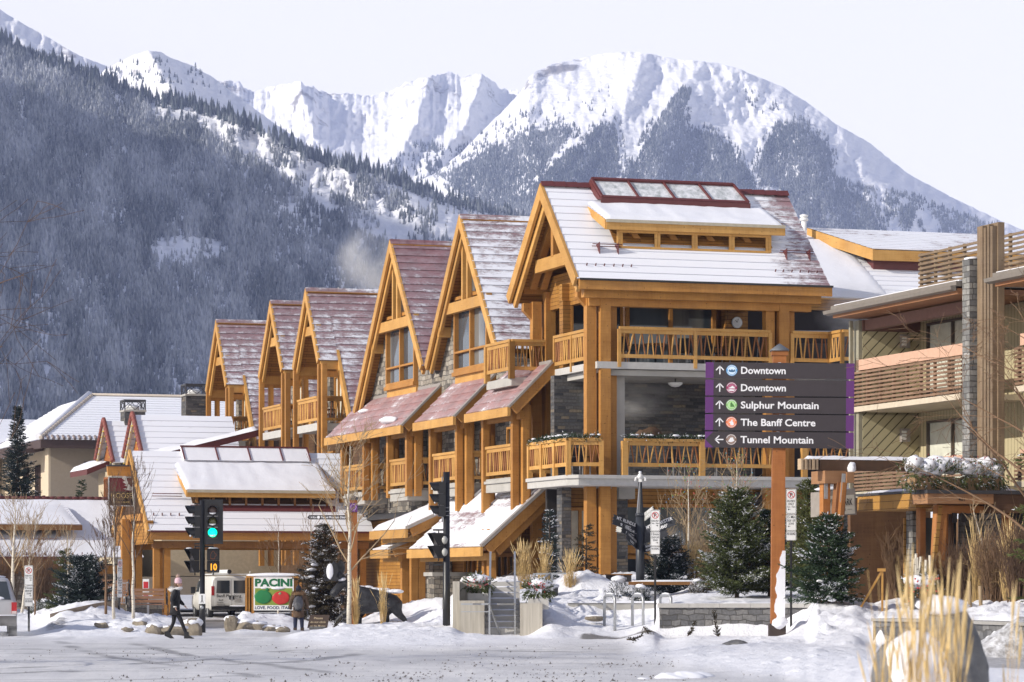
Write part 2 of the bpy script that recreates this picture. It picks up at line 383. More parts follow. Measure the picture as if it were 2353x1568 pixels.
def build_ground():
    az=np.concatenate([np.linspace(-1500,-150,30)[:-1],np.linspace(-150,2500,620),np.linspace(2500,4200,30)[1:]])
    D=np.concatenate([np.geomspace(8,45,40)[:-1],np.linspace(45,130,430),np.geomspace(130,4000,60)[1:]])
    A,DD=np.meshgrid(az,D)
    Z=gz_np(A,DD)
    X=(A-1176.5)*K*DD
    # broken, shovelled snow on the banks; the road stays packed and almost flat
    bank=np.clip(Z/.12,0,1)*np.clip((DD-40)/10,0,1)*np.clip((160-DD)/30,0,1)
    nz=(fbm(X*.9,DD*.9,4,3)-.5)*.22+(fbm(X*3.2,DD*3.2,3,9)-.5)*.13
    nz+=np.maximum(0,fbm(X*2.1+9,DD*2.1,3,21)-.62)*.55
    nz*=np.where((A>1490)&(DD>91.4)&(DD<100),.5,1)
    Z=Z+nz*bank*np.clip(Z*2.2,.35,1)+(fbm(X*.5,DD*.5,3,5)-.5)*.03+(fbm(X*1.6,DD*.55,4,14)-.5)*.05*np.clip((DD-40)/10,0,1)*(1-bank)
    # heaps beside the path
    for xo,d,h,rx,ry in((1345,103,.55,1.5,1.6),(1440,102,.2,1,1.2),(215,106,.25,1.4,1.5),(985,121,.3,2.0,2.5),(1470,86.5,.12,.8,1.6),(1040,86,.05,2,2)):
        cx=PX(xo,d); Z+=h*np.exp(-(((X-cx)/rx)**2+((DD-d)/ry)**2)*1.6)
    nr,nc=Z.shape
    v=np.stack([X,DD,Z],-1).reshape(-1,3)
    a=(np.arange(nr-1)[:,None]*nc+np.arange(nc-1)[None,:]).ravel()
    f=np.stack([a,a+1,a+nc+1,a+nc],-1)
    me=bpy.data.meshes.new('ground'); me.vertices.add(len(v)); me.vertices.foreach_set('co',v.ravel())
    me.loops.add(f.size); me.loops.foreach_set('vertex_index',f.ravel()); me.polygons.add(len(f))
    me.polygons.foreach_set('loop_start',np.arange(len(f))*4); me.polygons.foreach_set('loop_total',np.full(len(f),4)); me.polygons.foreach_set('use_smooth',np.ones(len(f),bool))
    me.update(calc_edges=True)
    # cleared paving: road, sidewalk strip, driveway (attribute used by the material)
    pk=np.clip(1-bank*1.6,0,1)*np.clip((DD-40)/6,0,1)
    bare=np.zeros_like(Z)
    def strip(x0,x1,d0,d1,s=1.0):
        m=np.clip((A-x0)/25,0,1)*np.clip((x1-A)/25,0,1)*np.clip((DD-d0)/.9,0,1)*np.clip((d1-DD)/.9,0,1)
        return np.maximum(bare,m*s)
    bare=strip(1320,1510,88.3,92.2,.95)
    bare=strip(450,545,112,140,.95)
    bare=strip(2020,2400,57,69,.55)
    bare=strip(90,170,97,103,.6)
    trk=np.zeros_like(Z)                     # tyre tracks worn through the packed snow
    for pl,wd in(([(-40,47),(-14,53),(-8,57),(-4.5,64),(-3,76)],.30),([(-40,50),(-15,55.5),(-9.6,59),(-6.3,66),(-5,78)],.30),([(-14,49),(-9,50.5),(-6,53),(-2.5,57),(2,60)],.22),([(-30,68),(-12,72),(0,75),(20,72)],.35),([(-30,73.5),(-12,77.5),(0,80),(10,79)],.3),([(-3,46),(-4.5,55),(-9,70),(-12.5,88),(-14,110)],.26),([(-1.2,46),(-2.8,55),(-7,70),(-10.7,88),(-12.2,110)],.26)):
        trk=np.maximum(trk,np.exp(-(pdist(X,DD,pl)/wd)**2)*np.clip(fbm(X*.6,DD*.35,3,33)*2.2-.55,0,1))
    for nm,arr in(('packed',pk),('bare',bare),('track',trk)):
        at=me.attributes.new(nm,'FLOAT','POINT'); at.data.foreach_set('value',arr.ravel().astype(np.float32))
    m=Mat('snowy_ground'); pos=m.n('NewGeometry').outputs['Position']
    pkd=m.n('Attribute',attribute_name='packed').outputs['Fac']; br=m.n('Attribute',attribute_name='bare').outputs['Fac']
    n1=m.noise(m.map(pos,(.35,.12,1)),1.0,4); n2=m.noise(pos,6,5,.7); n3=m.noise(m.map(pos,(.16,.9,1),rot=(0,0,.35)),1.0,5,.62,.8)
    c=m.mix(m.ramp(n2,.3,.7),(.77,.785,.84),(.83,.83,.86))
    road=m.mix(m.ramp(n1,.35,.65),(.52,.52,.54),(.68,.675,.685))
    road=m.mix(m.ramp(n3,.52,.72,0,.5),road,(.20,.20,.215)); n4=m.noise(m.map(pos,(.05,2.6,1),rot=(0,0,-.12)),1.0,5,.6,.5); road=m.mix(m.ramp(n4,.56,.70,0,.45),road,(.27,.27,.285))
    trk=m.n('Attribute',attribute_name='track').outputs['Fac']; road=m.mix(m.math('MULTIPLY',m.ramp(m.math('ADD',trk,m.math('MULTIPLY',m.math('SUBTRACT',n2,.5),.6)),.25,.75),.75),road,(.19,.19,.20))
    sp=m.n('TexVoronoi',{'Vector':m.map(pos,(1,.6,1)),'Scale':2.6}).outputs['Distance']
    grit=m.math('MULTIPLY',m.ramp(sp,.055,.085,1,0),m.ramp(m.noise(pos,.5,3),.42,.6))
    sp2=m.n('TexVoronoi',{'Vector':m.map(pos,(1,.55,1)),'Scale':9.0}).outputs['Distance']
    grit2=m.math('MULTIPLY',m.ramp(sp2,.07,.12,.75,0),m.ramp(m.noise(pos,.33,3),.46,.6))
    road=m.mix(m.math('MAXIMUM',grit,grit2),road,(.07,.065,.06))
    c=m.mix(m.math('MULTIPLY',pkd,.95),c,road)
    dirt=m.math('MULTIPLY',m.ramp(m.noise(pos,1.8,5,.7),.60,.75),.22)
    c=m.mix(dirt,c,(.36,.33,.30))
    bm=m.ramp(m.math('ADD',br,m.math('MULTIPLY',m.math('SUBTRACT',n2,.5),.9)),.35,.7)
    c=m.mix(bm,c,m.mix(m.ramp(n1,.3,.7),(.16,.155,.155),(.30,.29,.29)))
    h=m.math('ADD',n2,m.math('MULTIPLY',m.noise(pos,22,3),.4))
    nrm=m.bump(h,.7,.06)
    m.fin(c,.8,nrm,spec=.2); me.materials.append(m.m)
    o=bpy.data.objects.new('ground',me); COL.objects.link(o); tag(o,kind='structure'); return o
build_ground()
def grit():
    rs=np.random.RandomState(12); n=2600; A=rs.rand(n)*2000-100; D=47+38*rs.rand(n)**1.25; A[:900]=700+rs.rand(900)*900; D[:900]=50+14*rs.rand(900)
    k=fbm(A*.006,D*.12,3,3)>.46; A=A[k];D=D[k]; mb=MB(); z=gz_np(A,D)
    for a,d,zz in zip(A,D,z):
        if zz>.06: continue
        x=(a-1176.5)*K*d; r=.008+.022*rs.rand()**3; h=r*(.9+.8*rs.rand()); zz=zz-.004; t=rs.rand()*6.28
        q=[(x+r*(.7+.6*rs.rand())*math.cos(t+1.57*i),d+r*math.sin(t+1.57*i),zz) for i in range(4)]; top=(x+r*.3*rs.rand(),d,zz+h)
        for i in range(4): mb.face([q[i],q[(i+1)%4],top])
    o=mb.build('grit',plain('dark_grit',(.12,.11,.105),.9,vary=.5,scale=3)); tag(o,kind='stuff')
# ================================================================ mountains
def inpoly(x,y,pg):
    r=np.zeros(x.shape,bool); n=len(pg)
    for i in range(n):
        x1,y1=pg[i];x2,y2=pg[(i+1)%n]
        c=((y1>y)!=(y2>y))&(x<(x2-x1)*(y-y1)/((y2-y1) if y2!=y1 else 1e-9)+x1); r^=c
    return r
class Hill:
    def __init__(s,name,sil,d0,d1,ybase=1330,jag=3,jf=.06,seed=1,spurs=(),rough=60,nx=420,ny=220,p=1.0,d1f=None):
        s.name=name; s.sil=np.array(sil,float); s.seed=seed
        x=np.linspace(s.sil[0,0],s.sil[-1,0],nx); t=np.linspace(0,1,ny)
        yr=np.interp(x,s.sil[:,0],s.sil[:,1]); yr=yr+(fbm(x*jf,x*0+seed,4,seed,.6)-.5)*jag*2
        X,T=np.meshgrid(x,t); Y=ybase+(yr[None,:]-ybase)*T
        D1=np.full(nx,float(d1)) if d1f is None else np.interp(x,[q[0] for q in d1f],[q[1] for q in d1f])
        D=d0+(D1[None,:]-d0)*T**p
        fade=np.clip(T*(1.0)*4,0,1)
        for pl,w,a in spurs: D=D-a*np.exp(-(pdist(X,Y,pl)/w)**1.4)*fade
        n=fbm(X*.012,Y*.009,5,seed+3,.55)-.5; n2=fbm(X*.05,Y*.035,4,seed+11,.6)-.5
        D=D+(n*rough*2.6+n2*rough)*fade
        s.x=x;s.X=X;s.Y=Y;s.D=D;s.t=t
        nr,nc=X.shape
        v=np.stack([(X-1176.5)*K*D,D,CAMH+(1345-Y)*K*D],-1)
        s.V=v
        a=(np.arange(nr-1)[:,None]*nc+np.arange(nc-1)[None,:]).ravel()
        f=np.stack([a,a+1,a+nc+1,a+nc],-1)
        me=bpy.data.meshes.new(name); me.vertices.add(v.size//3); me.vertices.foreach_set('co',v.ravel())
        me.loops.add(f.size); me.loops.foreach_set('vertex_index',f.ravel()); me.polygons.add(len(f))
        me.polygons.foreach_set('loop_start',np.arange(len(f))*4); me.polygons.foreach_set('loop_total',np.full(len(f),4)); me.polygons.foreach_set('use_smooth',np.ones(len(f),bool))
        me.update(calc_edges=True); s.me=me
        s.o=bpy.data.objects.new(name,me); COL.objects.link(s.o); tag(s.o,kind='structure')
    def rock(s,arr,m):
        at=s.me.attributes.new('rock','FLOAT','POINT'); at.data.foreach_set('value',np.clip(arr,0,1).ravel().astype(np.float32)); s.me.materials.append(m)
    def at(s,xo,yo):   # ground points under pixels
        fi=np.interp(xo,s.x,np.arange(len(s.x))); i=np.clip(fi.astype(int),0,len(s.x)-2); fr=fi-i
        out=np.zeros((len(xo),3)); ok=np.zeros(len(xo),bool); nr=len(s.t)
        yb=s.Y[0,0]; yt=s.Y[-1,i]*(1-fr)+s.Y[-1,i+1]*fr
        tt=(yo-yb)/(yt-yb); ok=(tt>=0)&(tt<=1)
        fj=np.clip(tt,0,1)*(nr-1); j=np.clip(fj.astype(int),0,nr-2); fj=fj-j
        V=s.V; fr=fr[:,None]; fj=fj[:,None]
        out=(V[j,i]*(1-fr)+V[j,i+1]*fr)*(1-fj)+(V[j+1,i]*(1-fr)+V[j+1,i+1]*fr)*fj
        return out,ok
def mountain_mat():
    m=Mat('mountain_snow_and_rock'); pos=m.n('NewGeometry').outputs['Position']
    a=m.n('Attribute',attribute_name='rock').outputs['Fac']
    n=m.noise(m.map(pos,(.012,.012,.03)),1.0,6,.68); n2=m.noise(m.map(pos,(.004,.004,.006)),1.0,5,.6)
    f=m.math('ADD',a,m.math('MULTIPLY',m.math('SUBTRACT',n,.5),2.2))
    f=m.math('ADD',f,m.math('MULTIPLY',m.math('SUBTRACT',n2,.5),1.0))
    r=m.ramp(f,.62,.86)
    c=m.mix(r,(.86,.86,.885),m.mix(n2,(.16,.15,.155),(.33,.31,.31)))
    h=m.math('ADD',m.math('MULTIPLY',n2,1.0),m.math('MULTIPLY',n,.5))
    return m.fin(c,.85,m.bump(h,.8,26),spec=.1)
MM=mountain_mat()
silA=[(-160,45),(-60,72),(0,93),(60,124),(150,150),(240,188),(290,210),(330,222),(375,232),(430,238),(500,258),(560,282),(620,310),(680,338),(740,365),(800,380),(850,390),(900,410),(960,437),(1010,455),(1060,468),(1130,482),(1200,500),(1260,525),(1330,560),(1500,640),(1700,740)]
silB=[(-160,-70),(-40,-10),(0,22),(60,60),(110,85),(150,110),(200,136),(240,150),(275,168),(330,215),(420,300)]
silB2=[(180,235),(240,160),(262,150),(300,130),(340,117),(370,120),(385,130),(440,150),(500,185),(550,225),(640,290),(760,370),(900,450)]
silC=[(380,200),(450,190),(490,186),(500,185),(550,190),(570,206),(600,205),(640,195),(690,190),(730,205),(760,215),(800,215),(830,222),(860,220),(900,210),(940,185),(985,178),(1030,168),(1060,175),(1110,172),(1140,190),(1145,203),(1195,210),(1260,215),(1400,240)]
silD=[(900,440),(1000,400),(1060,350),(1120,290),(1170,240),(1200,207),(1215,180),(1235,163),(1270,148),(1330,135),(1370,127),(1400,122),(1440,120),(1480,122),(1560,138),(1640,143),(1700,160),(1750,180),(1800,200),(1860,240),(1920,285),(2000,330),(2080,395),(2160,440),(2230,475),(2290,503),(2353,530),(2500,590),(2900,800)]
A=Hill('mountain',silA,1100,3600,jag=2,seed=4,rough=35,p=.85,spurs=[([(560,270),(740,370),(900,430),(1060,560)],60,160)])
B=Hill('mountain',silB,4200,5600,ybase=700,jag=2,seed=9,rough=50,nx=160,ny=120)
B2=Hill('mountain',silB2,3900,4800,ybase=800,jag=2,seed=12,rough=35,nx=200,ny=120,spurs=[([(340,117),(420,230),(520,400)],50,150)])
C=Hill('mountain',silC,5000,7000,ybase=800,jag=7,jf=.1,seed=15,rough=75,nx=340,ny=200,spurs=[([(690,190),(720,300),(800,420)],40,200),([(985,178),(960,280),(880,420)],45,260),([(1110,172),(1060,300),(960,430)],30,200)])
D_=Hill('mountain',silD,4300,6000,ybase=900,jag=2.5,seed=22,rough=45,nx=520,ny=260,
  spurs=[([(1225,170),(1195,260),(1130,360),(1020,430)],45,110),([(1480,122),(1450,220),(1340,320),(1250,440)],70,130),([(1600,140),(1570,220),(1530,300),(1500,440)],60,120),([(1700,160),(1800,240),(1850,330),(1900,450)],65,120),([(1920,285),(2000,400),(2100,500)],60,160)])
A.rock(.16+.22*np.clip(1-np.abs(A.X-850)/350,0,1)*np.clip((430-A.Y)/-60,-1,1)+.25*np.exp(-((A.X-430)/95)**2-((A.Y-577)/40)**2),MM)
B.rock(np.clip(.12+.5*np.exp(-((B.X-170)/70)**2-((B.Y-120)/22)**2),0,1),MM)
B2.rock(np.full_like(B2.X,.10)+.2*np.exp(-((B2.X-330)/50)**2-((B2.Y-150)/30)**2),MM)
C.rock(.30+.25*np.clip(1-(C.Y-200)/120,0,1)*(C.X<1200),MM)
rk=.06+.75*np.exp(-(pdist(D_.X,D_.Y,[(1212,195),(1240,172),(1290,155),(1360,138)])/16)**2)+.25*np.exp(-(pdist(D_.X,D_.Y,[(1290,200),(1210,260),(1120,330)])/45)**2)+.27*np.exp(-(pdist(D_.X,D_.Y,[(1700,165),(1850,245),(1960,330),(2080,430)])/40)**2)
D_.rock(rk,MM)
def shade_ridge():
    # unseen ridge left of the view, added to block sun from the wooded slope
    ys=np.linspace(-900,3100,40); xs=np.linspace(-3300,-1250,26); X,Y=np.meshgrid(xs,ys)
    prof=np.clip(1-np.abs(X+2150)/ (900+80*np.sin(Y*.004)),0,1)
    top=np.interp(Y,[-900,-350,200,2200,2900,3100],[0,500,1330,1480,1350,900])
    Z=top*prof**.8+(fbm(X*.004,Y*.004,4,77)-.5)*140*prof-2
    v=np.stack([X,Y,Z],-1).reshape(-1,3); nc=len(xs); nr=len(ys)
    f=[(j*nc+i,j*nc+i+1,(j+1)*nc+i+1,(j+1)*nc+i) for j in range(nr-1) for i in range(nc-1)]
    me=bpy.data.meshes.new('mountain'); me.from_pydata(v.tolist(),[],f); me.polygons.foreach_set('use_smooth',[True]*len(f))
    at=me.attributes.new('rock','FLOAT','POINT'); at.data.foreach_set('value',np.full(len(v),.6,np.float32)); me.materials.append(MM)
    o=bpy.data.objects.new('mountain',me); COL.objects.link(o); tag(o,kind='structure')
shade_ridge()
grit()
# ---------------------------------------------------------------- forest on the slopes
def forest(name,hill,cand,h,seed,mat,wr=.17,snow=(.0,.6)):
    pts,ok=hill.at(cand[:,0],cand[:,1]); pts=pts[ok]; rs=np.random.RandomState(seed); n=len(pts)
    hh=h*(.5+.8*rs.rand(n)**1.5)*(.75+.5*fbm(cand[ok][:,0]*.04,cand[ok][:,1]*.03,3,seed+2)); ww=hh*wr*(.8+.5*rs.rand(n)); rot=rs.rand(n)*6.28
    # two stacked skirts of five sides and a tip
    base=[]; S=4
    prof=[(.08,1.0),(.56,.42),(.48,.66),(1.0,0.02)]
    V=np.zeros((n,len(prof)*S,3))
    for k,(z,r) in enumerate(prof):
        for j in range(S):
            a=rot+2*math.pi*j/S+k*.4; rr=ww*r*(.8+.4*rs.rand(n))
            V[:,k*S+j,0]=pts[:,0]+rr*np.cos(a); V[:,k*S+j,1]=pts[:,1]+rr*np.sin(a); V[:,k*S+j,2]=pts[:,2]+hh*z-.4
    fs=[]
    for k in(0,2):
        for j in range(S): fs.append((k*S+j,k*S+(j+1)%S,(k+1)*S+(j+1)%S,(k+1)*S+j))
    fs=np.array(fs); F=(fs[None]+ (np.arange(n)*len(prof)*S)[:,None,None]).reshape(-1,4)
    me=bpy.data.meshes.new(name); me.vertices.add(n*len(prof)*S); me.vertices.foreach_set('co',V.ravel())
    me.loops.add(F.size); me.loops.foreach_set('vertex_index',F.ravel().astype(np.int32)); me.polygons.add(len(F))
    me.polygons.foreach_set('loop_start',np.arange(len(F))*4); me.polygons.foreach_set('loop_total',np.full(len(F),4))
    me.update(calc_edges=False)
    at=me.attributes.new('frost','FLOAT','POINT'); cl=fbm(cand[ok][:,0]*.018+3,cand[ok][:,1]*.012,4,seed+6,.6); fr=snow[0]+(snow[1]-snow[0])*(.35*rs.rand(n)+.65*np.clip((cl-.3)*2.4,0,1))
    fr=fr[:,None]+ (rs.rand(n,len(prof)*S)-.5)*.5
    at.data.foreach_set('value',np.clip(fr,0,1).ravel().astype(np.float32)); me.materials.append(mat)
    o=bpy.data.objects.new(name,me); COL.objects.link(o); tag(o,kind='stuff'); return o
def forestmat():
    m=Mat('frosted_conifers'); a=m.n('Attribute',attribute_name='frost').outputs['Fac']
    c=m.mix(a,(.035,.048,.045),(.52,.54,.58)); return m.fin(c,.9,spec=.05)
FM=forestmat()
def cands(x0,x1,y0,y1,n,dens,seed):
    rs=np.random.RandomState(seed); x=x0+(x1-x0)*rs.rand(n); y=y0+(y1-y0)*rs.rand(n)
    return np.stack([x,y],-1)[rs.rand(n)<dens(x,y)]
ridgeA=np.array(silA,float)
def densA(x,y):
    d=np.ones_like(x); top=np.interp(x,ridgeA[:,0],ridgeA[:,1])
    # open rocky slope and clearings
    pg=[(330,215),(400,240),(560,278),(700,352),(760,378),(880,408),(1000,455),(1090,482),(1150,500),(1070,560),(960,565),(850,550),(780,500),(700,450),(620,392),(545,350),(500,322),(440,295),(350,275)]
    op=inpoly(x,y,pg); nn=fbm(x*.03,y*.03,3,5)
    dd=np.where(op,np.where(nn>.60,.30,.03),1.0)
    ec=((x-430)/88)**2+((y-577)/32)**2; dd=np.where(ec<1+.5*(nn-.5)*2,.10,dd)
    bl=pdist(x,y,[(545,345),(650,420),(760,500),(880,575)]); dd=np.where((bl<55)&~op,np.minimum(dd,.35+.5*nn),dd)
    near=(y-top<9); dd=np.where(near&op,.6,dd)
    g1=fbm(x*.022+5,y*.012,4,8); dd*=np.where(g1>.60,.45,1)*np.where(fbm(x*.09,y*.02,3,19)>.62,.55,1)
    return dd
ca=cands(-100,1320,40,1010,215000,lambda x,y:densA(x,y)*np.clip(.25+.75*(1000-y)/700,.3,1),31)
forest('forest',A,ca,9.0,5,FM,wr=.17,snow=(.05,.85))
rs_=np.random.RandomState(3); xr=np.concatenate([rs_.rand(420)*850+340,rs_.rand(260)*400-60]); yr=np.interp(xr,ridgeA[:,0],ridgeA[:,1])+2+rs_.rand(len(xr))**1.5*16
forest('ridge_forest',A,np.stack([xr,yr],-1),16,6,FM,wr=.16,snow=(0,.12))
PD=[[(1010,405),(1080,375),(1140,340),(1190,318),(1270,300),(1320,300),(1285,345),(1250,380),(1210,440),(1200,500),(1100,480),(1040,430)],
 [(1255,400),(1300,350),(1345,330),(1365,300),(1412,288),(1420,330),(1425,400),(1415,450),(1300,470),(1200,480),(1220,440)],
 [(1440,400),(1480,340),(1510,280),(1545,230),(1568,205),(1592,205),(1570,260),(1575,300),(1640,310),(1680,345),(1722,395),(1735,450),(1440,460)],
 [(1745,380),(1760,330),(1790,300),(1830,285),(1880,320),(1905,345),(1920,400),(1960,450),(2000,470),(2030,560),(1840,560),(1790,430),(1748,430)]]
def densD(x,y):
    d=np.zeros_like(x); nn=fbm(x*.035,y*.03,4,17)
    for p in PD: d=np.where(inpoly(x,y,p),np.where(nn>.40,.95,.55),d)
    e=np.min(np.stack([pdist(x,y,p+[p[0]]) for p in PD]),0)
    d=np.where((d==0)&(e<16)&(y>250),.22*(nn>.42),d)
    lo=[(1900,420),(2000,430),(2100,450),(2200,490),(2300,520),(2300,600),(1950,600)]
    d=np.where(inpoly(x,y,lo)&(d==0),np.clip((nn-.42)*4,0,.75),d)
    up=[(1100,290),(1250,240),(1400,200),(1420,260),(1250,300),(1020,400),(980,380)]
    d=np.where(inpoly(x,y,up)&(d==0),.02+.12*(nn>.64),d)
    d=np.where((y>455)&(x>1200)&(x<1850),.95,d)
    up2=[(1650,170),(1850,260),(1950,350),(1900,360),(1780,290),(1700,220)]
    d=np.where(inpoly(x,y,up2)&(d==0),.05*(nn>.5),d)
    return d
forest('far_forest',D_,cands(930,2320,190,600,95000,densD,41),9.5,7,FM,wr=.19,snow=(.02,.45))
def densC(x,y):
    nn=fbm(x*.03,y*.03,3,27); return np.where(inpoly(x,y,[(860,400),(960,330),(1100,340),(1130,320),(1190,280),(1060,380),(1000,440),(900,450)]),np.where(nn>.48,.5,.1),.0)
forest('far_forest',C,cands(860,1200,280,450,6000,densC,43),12,8,FM,wr=.2,snow=(.0,.3))
def densB(x,y): return np.clip(.35-np.abs(y-175)/120,0,.35)*(fbm(x*.05,y*.05,3,2)>.45)
forest('far_forest',B2,cands(250,560,125,300,2500,densB,44),9,9,FM,wr=.2,snow=(.0,.3))
# ================================================================ shared materials
CED=wood('cedar',(.53,.258,.064),(.34,.15,.034))
CEDL=wood('cedar_light',(.65,.37,.115),(.46,.235,.06))
CEDD=wood('cedar_weathered',(.33,.165,.055),(.19,.085,.028))
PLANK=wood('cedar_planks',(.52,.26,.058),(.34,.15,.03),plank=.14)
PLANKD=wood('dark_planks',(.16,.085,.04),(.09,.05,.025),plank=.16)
STICKR=wood('peeled_sticks',(.36,.15,.05),(.20,.075,.025))
SOFF=wood('soffit_planks',(.46,.225,.05),(.30,.13,.028),plank=.12)
ROCKY=stone('rubble_stone',[(.10,.09,.08),(.22,.20,.175),(.36,.33,.28),(.30,.26,.21),(.46,.42,.36)],w=.42,h=.19,distort=.09)
LEDGE=stone('dark_ledgestone',[(.055,.057,.064),(.12,.118,.12),(.19,.18,.17),(.10,.105,.115),(.27,.22,.16)],w=.5,h=.12,distort=.03)
GREYST=stone('grey_ledgestone',[(.10,.10,.105),(.17,.17,.175),(.25,.245,.24),(.15,.15,.155),(.31,.30,.285)],w=.38,h=.17,distort=.13)
PALEST=stone('pale_ledgestone',[(.14,.14,.14),(.24,.235,.225),(.33,.325,.30),(.20,.20,.195),(.40,.385,.36)],w=.42,h=.16,distort=.03)
CONC=plain('concrete',(.40,.385,.355),.85,vary=.14,scale=1.6)
CONCL=plain('pale_concrete',(.47,.455,.43),.8,vary=.08)
ROOFA=roofmat('tiles_frosted',-.10); ROOFB=roofmat('tiles_half_snow',.06); ROOFC=roofmat('tiles_bare',-.28)
ROOFP=roofmat('tiles_snowed',.62,grad=(6.0,9.4,.2,-.78)); ROOFS=roofmat('tiles_deep_snow',.95)
ROOFK=roofmat('skirt_tiles',-.22,base=(.26,.09,.075))
MAROON=plain('maroon_metal',(.12,.032,.032),.5)
TRIM=plain('beige_trim',(.46,.41,.31),.6)
FLASH=plain('grey_flashing',(.33,.30,.275),.5,metal=.2)
SNW=snowmat('settled_snow')
BLACK=plain('black_metal',(.012,.012,.014),.38,spec=.5)
DGREY=plain('dark_grey_metal',(.05,.05,.055),.5)
STEEL=plain('galvanised_steel',(.42,.43,.44),.42,metal=.6)
WHITE=plain('white_paint',(.78,.78,.77),.5,vary=.05)
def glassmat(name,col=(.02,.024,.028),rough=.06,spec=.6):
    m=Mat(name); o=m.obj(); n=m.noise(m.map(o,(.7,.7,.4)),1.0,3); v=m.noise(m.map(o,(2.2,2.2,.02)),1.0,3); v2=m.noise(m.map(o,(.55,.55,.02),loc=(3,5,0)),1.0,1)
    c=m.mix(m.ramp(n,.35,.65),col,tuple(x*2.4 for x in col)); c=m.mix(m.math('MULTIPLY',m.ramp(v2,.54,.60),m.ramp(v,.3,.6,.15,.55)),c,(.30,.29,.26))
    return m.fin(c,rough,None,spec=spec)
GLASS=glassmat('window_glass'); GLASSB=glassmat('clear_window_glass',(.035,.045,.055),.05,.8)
CURT=plain('pale_curtain_behind_glass',(.62,.63,.55),.25,vary=.18,scale=3)
# ================================================================ timber hotel
HOT=thing('timber_hotel','long timber and stone hotel with steep red gables and a tall open corner pavilion','hotel',C0,TH)
def courses(mb,r0,r1,e0,e1,pitch=.42,lift=.035,mi=0):
    r0,r1,e0,e1=map(Vector,(r0,r1,e0,e1)); L=(e0-r0).length; n=max(1,round(L/pitch))
    nrm=(r1-r0).cross(e0-r0).normalized()
    if nrm.z<0: nrm=-nrm
    w0=0;w1=(r1-r0).length; p=L/n
    for k in range(n):
        a=r0.lerp(e0,k/n);b=r1.lerp(e1,k/n);c=r1.lerp(e1,(k+1)/n)+nrm*lift;d=r0.lerp(e0,(k+1)/n)+nrm*lift
        y0=k*pitch;y1=(k+.999)*pitch
        mb.face([a,d,c,b],[(0,y0),(0,y1),(w1,y1),(w1,y0)],mi)
        mb.face([d,d-nrm*lift*1.3,c-nrm*lift*1.3,c],[(0,y1),(0,y1),(w1,y1),(w1,y1)],mi)
def slab(mb,r0,r1,e0,e1,t0,t1,mi=0):
    # solid sheet between offsets t0..t1 below the plane
    r0,r1,e0,e1=map(Vector,(r0,r1,e0,e1)); nrm=(r1-r0).cross(e0-r0).normalized()
    if nrm.z<0: nrm=-nrm
    mb.prism([r0-nrm*t0,r1-nrm*t0,e1-nrm*t0,e0-nrm*t0],-nrm*(t1-t0),mi)
def railing(parent,runs,z0,z1,step=.115,posts=True,pitch=1.6,seed=1,lean=.045,w=.12):
    """timber railing with peeled-stick balusters; runs = list of ((x,y),(x,y))"""
    rnd=random.Random(seed)
    for a,b in runs:
        f=MB(); s=MB()
        a=Vector((a[0],a[1],0));b=Vector((b[0],b[1],0)); d=(b-a); L=d.length; d.normalize()
        up=Vector((0,0,1))
        f.bar(a+up*(z1-.05),b+up*(z1-.05),.16,.1); f.bar(a+up*(z1-.17),b+up*(z1-.17),.07,.14); f.bar(a+up*(z0+.07),b+up*(z0+.07),.08,.13)
        n=int(L/step)
        for i in range(1,n):
            q=a+d*(L*i/n+rnd.uniform(-.02,.02)); t=lean*(1 if i%2 else -1)*rnd.uniform(.3,1.5); r=rnd.uniform(.022,.036)
            s.tube([q+up*(z0+.1)-d*t,q+up*(z1-.15)+d*t],r,5,mi=0 if rnd.random()<.5 else 1,cap=False)
        for q in(a+d*.03,b-d*.03): f.bar(q+up*(z0+.1),q+up*(z1-.1),.07,.07,up=d)
        if posts:
            m=max(1,round(L/pitch))
            for i in range(m+1):
                q=a+d*(L*i/m); f.bar(q+up*(z0-.32),q+up*(z1-.09),w,w,up=d)
        o=f.build('railing',CEDL,parent)
        if s.v: s.build('baluster_sticks',[CEDL,STICKR],o)
    return o
def window(parent,face,p0,p1,z0,z1,nx=2,ny=1,fr=.09,glass=None,low=None,mat=None,depth=.12,sill=True):
    """window in wall plane; face 'x' -> plane x=p[0], spans y; face 'y' -> plane y, spans x. opening p0..p1"""
    c,a,b=face[1],min(p0,p1),max(p0,p1); f=MB(); g=MB()
    def bx(mb,u0,u1,w0,w1,d0,d1):
        if face[0]=='x': mb.box(c-d1,c-d0,u0,u1,w0,w1)
        else: mb.box(u0,u1,c-d1,c-d0,w0,w1)
    bx(f,a,b,z1-fr,z1,-.02,depth); bx(f,a,b,z0,z0+fr,-.02,depth)
    for i in range(nx+1):
        u=a+(b-a)*i/nx; h=fr/2 if 0<i<nx else fr
        u0=max(a,u-h);u1=min(b,u+h)
        bx(f,u0,u1,z0+fr,z1-fr,-.02,depth-.003)
    if low: bx(f,a+fr,b-fr,low-.04,low+.04,-.02,depth-.006)
    for j in range(1,ny):
        w=z0+(z1-z0)*j/ny; bx(f,a+fr,b-fr,w-.035,w+.035,-.02,depth-.006)
    if sill: bx(f,a-.06,b+.06,z0-.16,z0-.003,-.02,depth+.06)
    bx(g,a+.02,b-.02,z0+.02,z1-.02,-.015,.02)
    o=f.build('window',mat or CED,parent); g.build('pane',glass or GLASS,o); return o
def fire(x): pass
